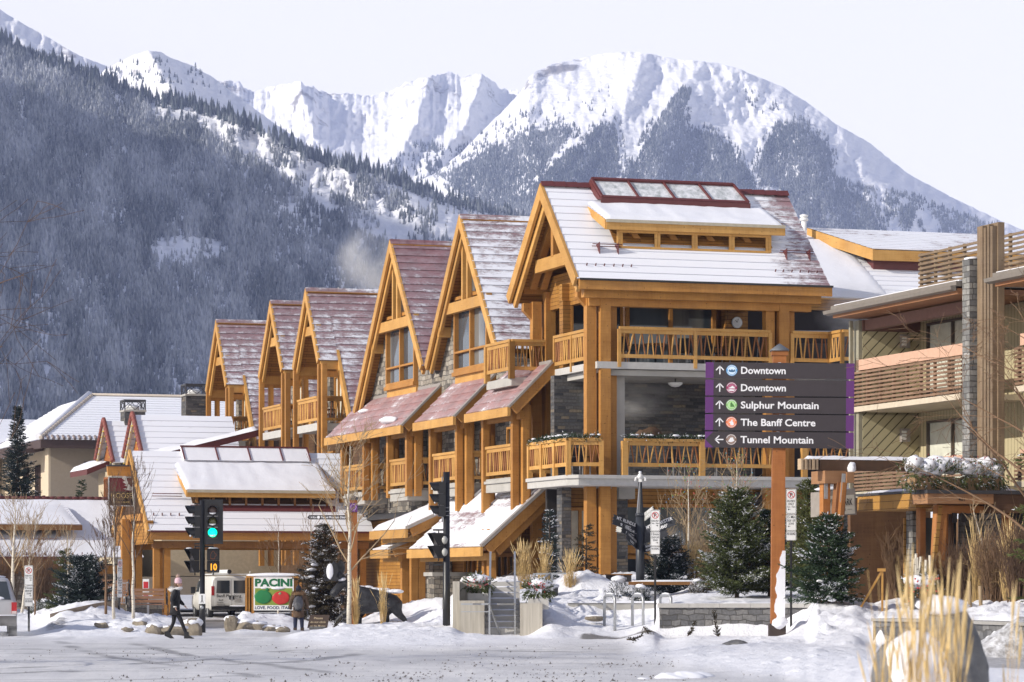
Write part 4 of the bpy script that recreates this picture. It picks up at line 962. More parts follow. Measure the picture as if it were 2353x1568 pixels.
# ---- wing behind the pavilion
def wing():
    m=MB(); courses(m,(6.8,10,15.45),(22,10,15.45),(6.8,4.6,12.3),(22,4.6,12.3)); courses(m,(6.8,10,15.45),(22,10,15.45),(6.8,15,12.5),(22,15,12.5))
    o=m.build('wing_roof',roofmat('tiles_wing',.75,grad=(0,1,0,0)),HOT); o['label']='wide snowy roof behind the pavilion with a shed dormer'
    sl=3.15/5.4
    snowsheet(o,lambda u,v:(u,4.6+5.4*v,12.34+3.15*v),np.linspace(6.9,13.2,30),np.linspace(.01,.86,24),11,.09)
    e=MB(); e.box(6.8,22,4.5,4.62,12.0,12.28); e.build('fascia',CEDL,o)
    d=MB(); courses(d,(11.9,9.6,15.5),(21.5,9.6,15.5),(13.3,6.6,14.42),(21.5,6.6,14.42),pitch=.3,lift=.02); do=d.build('shed_dormer',roofmat('tiles_dormer',.22),o)
    f=MB(); f.box(13.3,21.5,6.52,6.64,13.98,14.38); n=Vector((-3,-1.4,0)).normalized()
    f.prism([(11.9,9.6,15.48),(13.3,6.56,14.4),(13.3,6.56,13.98),(11.9,9.6,15.05)],(.12,.02,0)); f.build('fascia',CEDL,do)
    b=MB(); b.box(13.5,21.5,6.9,9.4,13.3,14.2); b.build('dormer_wall',MAROON,do)
    v=MB(); v.tube([(11.6,9.2,14.9),(11.6,9.2,15.75)],.1,10); v.lathe([(.1,15.7),(.17,15.72),(.17,15.8),(.1,15.84),(.16,15.86),(.16,15.93),(.02,15.97)],(11.6,9.2,0),12); v.build('vent_pipe',WHITE,o)
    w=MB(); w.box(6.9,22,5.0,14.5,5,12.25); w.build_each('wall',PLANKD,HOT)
wing()
# ================================================================ covered driveway entrance (same street grid, own roof)
CAN=thing('covered_entrance','open timber entrance canopy with snowy roof, louvred dormer and paired posts over the driveway','canopy',C0,TH)
def porte():
    x0,x1,yr,zr,ye,yf,ze=-10.4,-.48,32,7.4,28,36,3.85
    sl=(zr-ze)/4
    m=MB(); courses(m,(x0,yr,zr),(x1,yr,zr),(x0,ye,ze),(x1,ye,ze),lift=.028); courses(m,(x0,yr,zr),(x1,yr,zr),(x0,yf,ze),(x1,yf,ze))
    o=m.build('roof',ROOFS,CAN)
    def rp(x,y): return Vector((x,y,zr-sl*abs(yr-y)))
    pass
    sf=MB(); slab(sf,rp(x0+.1,yr),rp(x1,yr),rp(x0+.1,ye+.03),rp(x1,ye+.03),.06,.25); slab(sf,rp(x0+.1,yr),rp(x1,yr),rp(x0+.1,yf),rp(x1,yf),.06,.25); sf.build('soffit',SOFF,o)
    for s,yy in((-1,ye),(1,yf)):
        nn=Vector((0,s*sl,1)).normalized(); a=Vector((x0-.03,yr,zr+.05)); e=Vector((x0-.03,yy,ze+.05)); tp=Vector((0,0,.3*math.hypot(1,sl)))
        b=MB(); b.prism([a,e,e-nn*.3,a-tp],(.1,0,0)); b.build_each('bargeboard',CEDL,o)
        b=MB(); b.prism([a+Vector((.15,0,0))-tp*.93,e+Vector((.15,0,0))-nn*.28,e+Vector((.15,0,0))-nn*.5,a+Vector((.15,0,0))-tp*1.6],(.12,0,0)); b.build_each('bargeboard',CED,o)
    f=MB(); f.box(x0+.1,x1,ye-.05,ye+.03,ze-.38,ze-.02); f.build('fascia',CED,o)
    f=MB(); f.box(x0+.1,x1,ye-.1,ye-.054,ze-.06,ze+.02); f.build('gutter',MAROON,o)
    f=MB(); f.bar((-10.1,28.55,3.28),(-.6,28.55,3.28),.3,.3); f.build('beam',CEDD,CAN)
    f=MB(); f.bar((-10.1,35.4,3.28),(-.6,35.4,3.28),.3,.3); f.build('beam',CED,CAN)
    f=MB(); f.box(-10.35,-10.1,28.3,35.7,3.3,4.3); f.build('gable_panel',PLANK,CAN)
    f=MB(); f.bar((-10.42,28.9,4.45),(-10.42,35.1,4.45),.25,.3); f.build('tie_beam',CED,CAN)
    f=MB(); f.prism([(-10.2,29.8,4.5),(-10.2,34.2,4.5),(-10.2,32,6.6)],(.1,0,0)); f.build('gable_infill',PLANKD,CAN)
    p=MB()
    for cx,cy in((-9.75,28.9),(-9.75,34.9),(-1.1,28.9),(-1.1,34.9)):
        for dx,dy in((-.1,0),(.36,0),(.12,.4)): p.bar((cx+dx,cy+dy,-.1),(cx+dx,cy+dy,3.4),.26,.26,up=(0,1,0))
    for cx,cy in((-10.75,31.2),(-10.35,31.9)): p.bar((cx,cy,-.1),(cx,cy,4.4),.3,.3,up=(0,1,0))
    p.build_each('post',CED,CAN)
    # dormer
    d=MB(); ey,ez,ty,tz=28.95,5.62,31.75,6.98
    courses(d,(-8.7,ty,tz),(-2.2,ty,tz),(-8.5,ey,ez),(-1.95,ey,ez)); do=d.build('shed_dormer',ROOFS,o)
    snowsheet(do,lambda u,v:(u,ey+(ty-ey)*v,ez+(tz-ez)*v+.02),np.linspace(-8.55,-2.0,50),np.linspace(.01,1.05,18),15,.12)
    f=MB(); f.box(-8.5,-1.95,ey-.03,ey+.06,ez-.3,ez-.1); f.build('fascia',CEDL,do)
    f=MB(); f.box(-8.5,-1.95,ey-.06,ey-.034,ez-.1,ez+.02); f.build('gutter',TRIM,do)
    for xx in(-8.54,-2.05):
        f=MB(); f.prism([(xx,ey,ez),(xx,ty,tz),(xx,ty,tz-.3),(xx,ey,ez-.3)],(.1,0,0)); f.build_each('bargeboard',CEDL,do)
    b=MB()
    for i in range(9):
        xx=-8.0+i*.72; b.bar((xx,29.3,4.8),(xx,29.3,5.6),.1,.12,up=(0,1,0)); b.bar((xx+.2,29.6,5.0),(xx+.5,29.6,5.8),.12,.12); b.bar((xx+.62,29.45,4.9),(xx+.62,29.45,5.7),.06,.06,up=(0,1,0))
    b.build('brace',CEDD,do)
    b=MB(); b.box(-8.2,-2.2,30.6,30.7,4.4,6.4); slab(b,rp(-8.2,30.6)+Vector((0,0,.12)),rp(-2.2,30.6)+Vector((0,0,.12)),rp(-8.2,29.25)+Vector((0,0,.12)),rp(-2.2,29.25)+Vector((0,0,.12)),0,.03); b.build('dormer_back',PLANKD,do)
    b=MB(); slab(b,rp(-8.3,29.2)+Vector((0,0,.08)),rp(-1.9,29.2)+Vector((0,0,.08)),rp(-8.3,28.92)+Vector((0,0,.08)),rp(-1.9,28.92)+Vector((0,0,.08)),0,.03); b.build('sill_tiles',MAROON,do)
    # ridge skylight hump under snow
    k=MB(); k.prism([(-8.1,31.35,7.0),(-2.4,31.35,7.0),(-2.5,32.0,7.62),(-8.1,32.0,7.62)],(0,.3,-.02)); ko=k.build('skylight',SNW,o)
    k=MB(); k.bar((-8.15,31.98,7.63),(-2.45,31.98,7.63),.08,.07)
    for x in(-8.1,-6.6,-5.15,-3.7,-2.45): k.bar((x,31.98,7.63),(x+.02,31.35,7.03),.05,.06)
    k.build('skylight_bars',MAROON,ko)
    sg=MB()
    for h in(.1,.2): sg.tube([rp(-9.9,29.6)+Vector((0,-h*.66,h)),rp(-8.6,29.6)+Vector((0,-h*.66,h))],.018,5)
    sg.build_each('snow_guard',MAROON,o)
    st=MB()
    for i in range(26): 
        q=rp(-10.0+i*.37,28.75); 
        if i<4 or i>22: st.box(q.x-.02,q.x+.02,q.y-.06,q.y,q.z,q.z+.12)
    st.build('snow_stop',MAROON,o)
porte()
# hanging hotel sign on its bracket
SIG=thing('hanging_sign','square red and black sign with an antler hanging by the left canopy gable','sign',H2W(-10.83,31.6,4.99),TH)
def moose_sign():
    w,h=.56,.62
    b=MB(); b.box(-w,w,-.05,.05,0,1.24); b.build('board',plain('sign_brown',(.045,.03,.022),.5),SIG)
    b=MB(); b.box(-w+.05,w-.05,-.066,-.05,.62,1.19); b.build('red_panel',plain('sign_red',(.14,.012,.022),.5),SIG)
    f=MB()
    for a,c in(((-w,0),(w,0)),((w,0),(w,1.24)),((w,1.24),(-w,1.24)),((-w,1.24),(-w,0))): f.bar((a[0],-.055,a[1]),(c[0],-.055,c[1]),.05,.05,up=(0,1,0))
    f.build('frame',plain('sign_grey_edge',(.42,.42,.42),.5),SIG)
    t=MB(); add_text(t,'MOOSE',.33,(0,-.068,.33),align='CENTER',bold=.0,sx=.84); add_text(t,'HOTEL & SUITES',.105,(0,-.068,.12),align='CENTER',bold=.004,sx=1.05); t.box(-.17,.12,-.07,-.06,.285,.3); t.build('lettering',plain('sign_gold',(.62,.45,.17),.4),SIG)
    a=MB(); pts=[(.1,1.30),(.2,1.27),(.24,1.1),(.3,.95),(.42,.83),(.5,.72),(.4,.66),(.22,.68),(.06,.74),(.22,.76),(.28,.82),(.12,.88),(.22,.93),(.04,1.03),(.16,1.08),(.02,1.18)]
    a.prism([(x,-.1,z) for x,z in pts],(0,.03,0)); a.build('antler',plain('sign_antler',(.55,.54,.52),.5),SIG)
    s=MB(); s.bar((-.62,0,1.62),(.75,0,1.62),.2,.16); s.prism([(-.62,-.09,1.55),(.75,-.09,1.55),(.75,-.09,1.28),(-.58,-.09,1.3)],(0,.18,0)); s.build('bracket_beam',CED,SIG)
    r=MB(); r.box(-.64,.75,-.14,.14,1.70,1.76); r.build('bracket_cap',DGREY,SIG)
    h=MB()
    for x in(-.4,.4): h.tube([(x,0,1.2),(x,0,1.34)],.015,5)
    h.build('hanger',BLACK,SIG); 
    q=MB(); q.blob((-.15,0,1.27),(.22,.07,.05),2,.3,6); q.build('snow_cap',SNW,SIG)
moose_sign()
# ================================================================ annex with two little gables
ANX=thing('gabled_annex','cream building with two small red gables edged by yellow lights, left of the tall gables','building',C0,TH)
def annex():
    CREAM=plain('cream_stucco',(.50,.42,.29),.85); REDT=roofmat('tiles_annex',.38,base=(.20,.06,.05)); EDGE=plain('red_edge_tiles',(.24,.075,.06),.6); ORG=wood('orange_boards',(.46,.17,.045),(.30,.095,.025))
    w=MB(); w.box(-5.3,1,49.5,66,2,7.6); w.build('wall',CREAM,ANX)
    for yc,za,nf,ff,x1 in((62.3,10.25,2.5,2.2,-1),(54.6,10.18,2.6,2.3,-.6)):
        sl=.92; x0=-5.7
        m=MB(); 
        for s,r in((-1,nf),(1,ff)): courses(m,(x0,yc,za),(x1,yc,za),(x0,yc+s*r,za-sl*r),(x1,yc+s*r,za-sl*r))
        o=m.build('gable_roof',REDT,ANX)
        for s,r in((-1,nf),(1,ff)):
            b=MB(); a=Vector((x0-.03,yc,za+.12)); e=Vector((x0-.03,yc+s*r,za+.12-sl*r)); n=int(r*math.hypot(1,sl)/.27)
            for i in range(n):
                p=a.lerp(e,i/n);q=a.lerp(e,(i+1.15)/n)+Vector((0,0,-.03)); b.tube([p,q],[.11,.13],6)
            b.build('edge_tiles',EDGE,o)
            b=MB(); dn=Vector((0,0,-.32)); b.prism([a+Vector((.02,0,-.1)),e+Vector((.02,0,-.1)),e+Vector((.02,0,-.4)),a+Vector((.02,0,-.45))],(.1,0,0)); b.build_each('bargeboard',TRIM,o)
            l=MB()
            for i in range(int(r*3.2)):
                p=a.lerp(e,(i+.5)/int(r*3.2))+Vector((-.02,0,-.5)); l.tube([p,p+Vector((0,0,-.07))],.028,5)
            l.build('string_lights',plain('yellow_bulbs',(.75,.55,.08),.4),o)
        g=MB(); g.prism([(x0+.35,yc-nf+.2,za-sl*nf),(x0+.35,yc+ff-.2,za-sl*ff),(x0+.35,yc,za-.3)],(.2,0,0)); g.build('gable_infill',ORG,o)
    w=MB(); w.box(-5.4,-5.25,53,56,5.2,7.4); w.build_each('wall_panel',CREAM,ANX)
    window(ANX,('x',-5.3),62.6,63.9,5.7,7.3,nx=3,mat=ORG,glass=GLASS,fr=.1); window(ANX,('x',-5.4),54.0,55.8,5.9,7.4,nx=3,mat=ORG,glass=GLASS,fr=.1)
    r=MB(); r.prism([(-6.2,49.3,7.8),(-.3,49.3,9.3),(-.3,49.3,8.98),(-6.2,49.3,7.48)],(0,3,0)); r.build('side_roof',MAROON,ANX)
    snowsheet(ANX,lambda u,v:(u,49.3+3*v,7.8+1.5*(u+6.2)/5.9+.02),np.linspace(-6.2,-.4,30),np.linspace(-.02,1,8),19,.22)
    r=MB(); r.prism([(-6.3,64,7.75),(-5.1,64,8.2),(-5.1,64,7.95),(-6.3,64,7.45)],(0,5,0)); r.build('side_roof',MAROON,ANX)
    snowsheet(ANX,lambda u,v:(-6.3+1.2*v,64+u,7.78+.45*v),np.linspace(0,5,20),np.linspace(-.02,1,8),23,.2)
    r=MB(); r.prism([(-6.6,62,5.0),(-5.25,62,5.9),(-5.25,66,5.9),(-6.6,66,5.0)],(0,.0,-.1)); r.prism([(-6.6,52,5.0),(-5.25,52,5.9),(-5.25,60,5.9),(-6.6,60,5.0)],(0,.0,-.1)); r.build_each('lower_roof',roofmat('tiles_pale',.1,base=(.4,.17,.13)),ANX)
annex()
def chimney(x0,x1,y,z0,z1,zc,label):
    c=thing('stone_chimney',label,'chimney',C0,TH)
    b=MB(); b.box(x0,x1,y,y+1.2,z0,z1); b.build('stack',LEDGE,c)
    b=MB(); b.box(x0-.05,x1+.05,y-.05,y+1.25,z1,z1+.1); b.build('cap',CONC,c)
    f=MB(); a=z1+.1
    for (p,q) in(((x0,y),(x1,y)),((x1,y),(x1,y+1.2)),((x1,y+1.2),(x0,y+1.2)),((x0,y+1.2),(x0,y))):
        P0=Vector((p[0],p[1],a));Q0=Vector((q[0],q[1],a)); h=Vector((0,0,zc-a))
        f.bar(P0,P0+h,.05,.05,up=(1,0,0)); f.bar(P0+h,Q0+h,.07,.09); M=(P0+Q0)/2
        for A_,B_ in((P0,M+h),(M,P0+h),(M,Q0+h),(Q0,M+h)): f.bar(A_,B_,.03,.03)
    f.build('iron_frame',DGREY,c); d=MB(); d.blob(((x0+x1)/2,y+.6,z1+.2),(.4,.4,.22),3,.2,6); d.build('vent',WHITE,c); return c
chimney(-1.35,-.18,62,7,11.65,12.25,'tall stone chimney with an iron frame on top, behind the farthest gable')
chimney(-4.65,-3.55,62,7,10.75,11.35,'low stone chimney with an iron frame showing behind the small red gables')
# ================================================================ hipped building
HIP=thing('hipped_building','big tan stucco building with a hipped snowy tile roof and dark brown eaves','building',C0,TH)
def hip():
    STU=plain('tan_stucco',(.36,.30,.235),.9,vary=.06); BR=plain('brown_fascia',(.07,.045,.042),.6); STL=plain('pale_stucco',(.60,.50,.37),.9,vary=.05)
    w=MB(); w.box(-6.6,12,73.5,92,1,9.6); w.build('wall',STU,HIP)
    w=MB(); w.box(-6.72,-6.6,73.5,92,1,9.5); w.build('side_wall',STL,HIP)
    rm=roofmat('tiles_hip_snow',.95,base=(.30,.26,.24))
    m=MB(); courses(m,(-3.4,78,12.5),(14,78,12.5),(-7.4,72,9.72),(14,72,9.72)); courses(m,(-3.4,78,12.5),(-3.4,88,12.5),(-7.4,72,9.72),(-7.4,94,9.72)); o=m.build('hip_roof',rm,HIP)
    e=MB(); a=Vector((-3.4,78,12.55));b=Vector((-7.4,72,9.78)); n=22
    for i in range(n): e.tube([a.lerp(b,i/n),a.lerp(b,(i+1.1)/n)],[.09,.11],6)
    e.tube([(-3.4,78,12.58),(14,78,12.58)],.08,6); e.build('hip_tiles',plain('pale_ridge_tiles',(.5,.44,.38),.8),o)
    s=MB(); s.tube([a+Vector((-.12,.25,.06)),b+Vector((-.12,.25,.06))],.2,6); s.build('snow_strip',SNW,o)
    f=MB(); f.box(-7.4,14,72.05,72.25,9.2,9.68); f.box(-7.4,-7.2,72.3,94,9.2,9.68); f.build_each('fascia',BR,HIP)
    t=MB(); 
    for i in range(70): t.tube([(-7.3+i*.3,71.95,9.72),(-7.3+i*.3,72.4,9.9)],.085,6)
    t.build('eave_tiles',plain('eave_tile_ends',(.25,.2,.19),.8),o)
    l=MB(); l.box(-4.7,-4.55,73.3,73.5,8.15,8.5); l.build('wall_lamp',BLACK,HIP)
    # lower wing at the far left
    m=MB(); courses(m,(-9.4,96,12.0),(2,96,12.0),(-14.5,88,9.7),(2,88,9.7)); o2=m.build('wing_roof',rm,HIP)
    s=MB(); s.tube([(-9.4,96,12.08),(-14.5,88,9.8)],.22,6); s.build('snow_strip',SNW,o2)
    w=MB(); w.box(-16,-6.8,90,99,1,9.7); w.build('wall',STL,HIP)
    f=MB(); f.prism([(-8.6,74.5,9.1),(-6.8,74.5,9.4),(-6.8,95,9.4),(-8.6,95,9.1)],(0,0,-.25)); f.build('fascia',BR,HIP)
    for y in(76,80,84): window(HIP,('x',-6.71),y,y+1.4,6.6,8.4,nx=2,mat=BR,glass=GLASS)
hip()
# ================================================================ low lodge at the far left
LOD=thing('low_lodge','low lodge entrance with a long snowy roof and dormer at the left edge','lodge',C0,TH)
def lodge():
    m=MB(); courses(m,(-24,54.5,5.85),(-6.6,54.5,5.85),(-24,47.5,2.9),(-6.6,47.5,2.9)); courses(m,(-24,54.5,5.85),(-6.6,54.5,5.85),(-24,61,2.9),(-6.6,61,2.9)); o=m.build('roof',ROOFS,LOD)
    snowsheet(o,lambda u,v:(u,54.5-7*v,5.88-2.95*v),np.linspace(-24,-6.7,60),np.linspace(.01,.98,30),29,.1)
    rc=MB()
    for i in range(46): rc.tube([(-24+i*.378,54.5,5.93),(-24+(i+1.05)*.378,54.5,5.93)],[.07,.09],6)
    rc.build('ridge_cap',MAROON,o)
    f=MB(); f.box(-24,-9.3,47.36,47.46,2.5,2.86); f.build('fascia',CEDD,o); f=MB(); f.box(-24,-9.3,47.3,47.355,2.82,2.92); f.build('gutter',MAROON,o)
    f=MB(); f.box(-24,-6.6,48.0,48.3,2.1,2.5); f.build('beam',CED,LOD)
    d=MB(); courses(d,(-24,53,5.5),(-9.4,53,5.5),(-24,49.2,4.5),(-9.35,49.2,4.5)); do=d.build('shed_dormer',ROOFS,o)
    snowsheet(do,lambda u,v:(u,49.2+3.9*v,4.52+1.0*v),np.linspace(-24,-9.45,50),np.linspace(.0,1.02,14),31,.1)
    f=MB(); f.box(-24,-9.3,49.1,49.18,4.22,4.48); f.build('fascia',CEDD,do)
    for i in range(7): 
        b=MB(); xx=-15+i*.78; b.bar((xx,49.7,3.75),(xx,49.7,4.5),.12,.12,up=(0,1,0)); b.build('brace',CEDD,do)
    f=MB(); f.box(-24,-9.6,50.7,50.8,3.4,4.9); f.box(-24,-9.6,49.75,50.7,4.3,4.36); f.build('dormer_back',PLANKD,do)
    f=MB(); f.box(-24,-9.6,49.40,49.5,3.62,3.82); f.build('sill_tiles',MAROON,do)
    w=MB(); w.box(-24,-6.8,50,60,0,2.6); w.build('wall',ROCKY,LOD)
    p=MB(); 
    for x in(-8.6,-10.4,-13.0,-16): p.bar((x,48.2,-.2),(x,48.2,2.3),.3,.3,up=(0,1,0))
    p.build_each('post',CEDD,LOD)
    s=MB(); s.prism([(-13.6,47.9,-.2),(-10.6,47.9,-.2),(-11.0,47.9,1.5),(-11.6,47.9,2.2),(-12.6,47.9,2.2)],(0,.7,0)); s.build('stone_pier',ROCKY,LOD)
    g=MB(); g.box(-12.6,-9.3,46.9,47.0,1.95,2.4); g.box(-12.6,-9.3,46.3,46.9,2.4,2.46); g.build_each('sign_beam',CEDD,LOD)
    st=MB()
    for i in range(34): st.box(-24+i*.45,-23.96+i*.45,47.6,47.66,2.98,3.14)
    st.build('snow_stop',MAROON,o)
lodge()
# ================================================================ tan hotel on the right
TAN=thing('tan_hotel','tan hotel on the right with diagonal board panels, slatted balconies and a stone pillar','hotel',C0,TH)
def tan():
    BOARD=Mat('diagonal_boards'); u=BOARD.map(BOARD.uv(),(1,1,1),rot=(0,0,R(-45))); sp=BOARD.n('SeparateXYZ',{0:u}); fr=BOARD.math('FRACT',BOARD.math('DIVIDE',sp.outputs[1],.245))
    g=BOARD.ramp(BOARD.math('ABSOLUTE',BOARD.math('SUBTRACT',fr,.5)),.03,.10,1,0); nz=BOARD.noise(BOARD.obj(),5,4)
    DIA=BOARD.fin(BOARD.mix(g,BOARD.mix(nz,(.45,.40,.255),(.52,.465,.30)),(.06,.05,.03)),.75,BOARD.bump(g,-.8,.02),spec=.2)
    B2=Mat('upright_boards'); sp=B2.n('SeparateXYZ',{0:B2.uv()}); fr=B2.math('FRACT',B2.math('DIVIDE',sp.outputs[0],.2)); g=B2.ramp(B2.math('ABSOLUTE',B2.math('SUBTRACT',fr,.5)),.0,.09,1,0)
    UPB=B2.fin(B2.mix(g,(.46,.40,.25),(.10,.08,.05)),.75,B2.bump(g,-.8,.02),spec=.2)
    PINK=plain('pink_parapet',(.56,.35,.25),.8,vary=.08); SLAT=wood('grey_brown_slats',(.32,.20,.13),(.20,.12,.075)); OLDW=wood('weathered_boards',(.30,.22,.14),(.17,.115,.07)); RB=plain('red_brown_beam',(.17,.085,.06),.7)
    w=MB(); w.box(4.2,14,-45,-16.6,4,9.6); w.build('wall',UPB,TAN)
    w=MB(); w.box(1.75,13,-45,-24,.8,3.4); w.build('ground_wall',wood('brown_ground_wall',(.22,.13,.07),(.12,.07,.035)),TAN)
    c=MB(); c.box(2.2,2.32,-16.78,-16.4,4.4,9.55); c.box(2.0,2.1,-16.6,-16.5,3.4,9.55); c.build_each('corner_trim',plain('olive_trim',(.30,.28,.21),.7),TAN)
    y_=[-16.8,-27.6,-38.4]
    for k,yb in enumerate(y_):
        for z0,z1 in((7.3,9.55),(4.7,6.85)):
            d=MB(); d.box(2.33,4.2,yb+.001,yb+.2,z0-.6,z1); d.build('partition',DIA,TAN)
        b=MB(); b.box(2.3,4.2,yb-.08,yb+.0,9.55-.32,9.56); b.build('beam',RB,TAN)
        b=MB(); b.box(2.35,2.6,yb-8,yb-.1,9.25,9.56); b.build('beam',RB,TAN)
        ye=yb-7.1
        p=MB(); p.box(2.2,2.34,ye,yb+.25,8.04,8.36); p.build('parapet',PINK,TAN)
        p=MB(); p.box(2.2,2.34,ye,yb+.25,5.05,5.22); p.build('parapet',PINK,TAN)
        for z0,z1,n in((6.95,8.02,9),(4.38,5.02,6)):
            s=MB(); 
            for i in range(n): zz=z0+(z1-z0)*(i+.5)/n; s.box(2.12,2.17,ye,yb+.45,zz-.032,zz+.032)
            so=s.build('balcony_slats',SLAT,TAN)
            s=MB()
            for i in range(9): yy=ye+(yb+.3-ye)*i/8; s.box(2.172,2.25,yy-.04,yy+.04,z0,z1)
            s.build_each('slat_upright',SLAT,so)
        f=MB(); f.box(2.1,4.2,ye,yb+.4,6.78,6.94); f.build('balcony_slab',plain('balcony_edge',(.55,.47,.36),.8),TAN)
        f=MB(); f.box(2.1,4.2,ye,yb+.4,4.2,4.36); f.build('balcony_slab',TRIM,TAN)
        r=MB(); a=Vector((1.5,yb+.1,9.72));e=Vector((1.5,ye-.95,9.76)); r.prism([a,e,e+Vector((0,0,.07)),e+Vector((-.18,0,.12)),a+Vector((-.18,0,.12)),a+Vector((-.18,0,.05))],(3,0,0)) if 0 else r.box(1.45,4.4,ye-1.16,yb+.25,9.62,9.78)
        ro=r.build('roof_soffit',wood('orange_soffit%d'%k,(.42,.2,.09),(.3,.13,.06)),TAN)
        r=MB(); r.box(1.4,4.4,ye-1.18,yb+.3,9.83,9.98); r.prism([(1.25,ye-1.18,9.74),(1.4,ye-1.18,9.70),(1.4,ye-1.18,9.86),(1.22,ye-1.18,9.84)],(0,-(ye-1.18)+yb+.5,0)); r.build_each('eave',plain('bronze_gutter',(.20,.175,.15),.5),TAN)
        r=MB(); r.box(1.5,4.4,ye-1.16,yb+.28,9.982,10.02); r.build('snow_cap',SNW,TAN)
        st=MB(); st.box(1.55,1.88,ye-1.70,ye-1.26,.5,10.55); so=st.build('stone_pillar',PALEST,TAN); q=MB(); q.blob((1.72,ye-1.48,10.56),(.22,.24,.06),2,.2,6); q.build('snow_cap',SNW,so)
        bd=MB()
        for i in range(4): bd.box(1.62,1.74+(i%2)*.05,ye-2.36-i*.2,ye-2.22-i*.2,.8,11.38-(i%2)*.06)
        bd.build_each('board_fin',OLDW,TAN)
        bd=MB(); bd.box(1.76,1.95,ye-3.02,ye-1.75,.8,11.42); bd.build('board_core',OLDW,TAN)
        W2=('x',4.19)
        for z0,z1 in((7.0,9.45),(4.6,6.5)):
            window(TAN,W2,yb-.75,yb-4.2,z0,z1,nx=2,mat=plain('bronze_frame',(.09,.07,.055),.5),glass=CURT,fr=.07,sill=False)
        for z in(8.95,6.1):
            l=MB(); l.box(3.55,3.83,yb-.16,yb-.001,z-.2,z+.2); lo=l.build('wall_lamp',FLASH,TAN); l=MB()
            for i in range(3): l.box(3.54,3.70,yb-.17,yb-.162,z-.14+i*.1,z-.07+i*.1)
            l.build('lamp_shade',WHITE,lo)
    def screen(y0,y1,x,z0,z1,n):
        s=MB()
        for i in range(n): zz=z0+(z1-z0)*(i+.5)/n; s.box(x,x+.05,y0,y1,zz-.035,zz+.035)
        o=s.build('roof_screen',OLDW,TAN); s=MB(); k=max(2,int((y1-y0)/.9))
        for i in range(k+1): yy=y0+(y1-y0)*i/k; s.box(x+.052,x+.13,yy-.05,yy+.05,z0,z1)
        s.build_each('screen_upright',OLDW,o)
    screen(-26,-17.2,4,10.1,11.6,11); screen(-40,-27.6,4,10.2,11.7,11)
    s=MB(); 
    for i in range(11): zz=10.1+1.5*(i+.5)/11; s.box(4,9,-17.2,-17.15,zz-.035,zz+.035)
    s.build('roof_screen',OLDW,TAN)
tan()
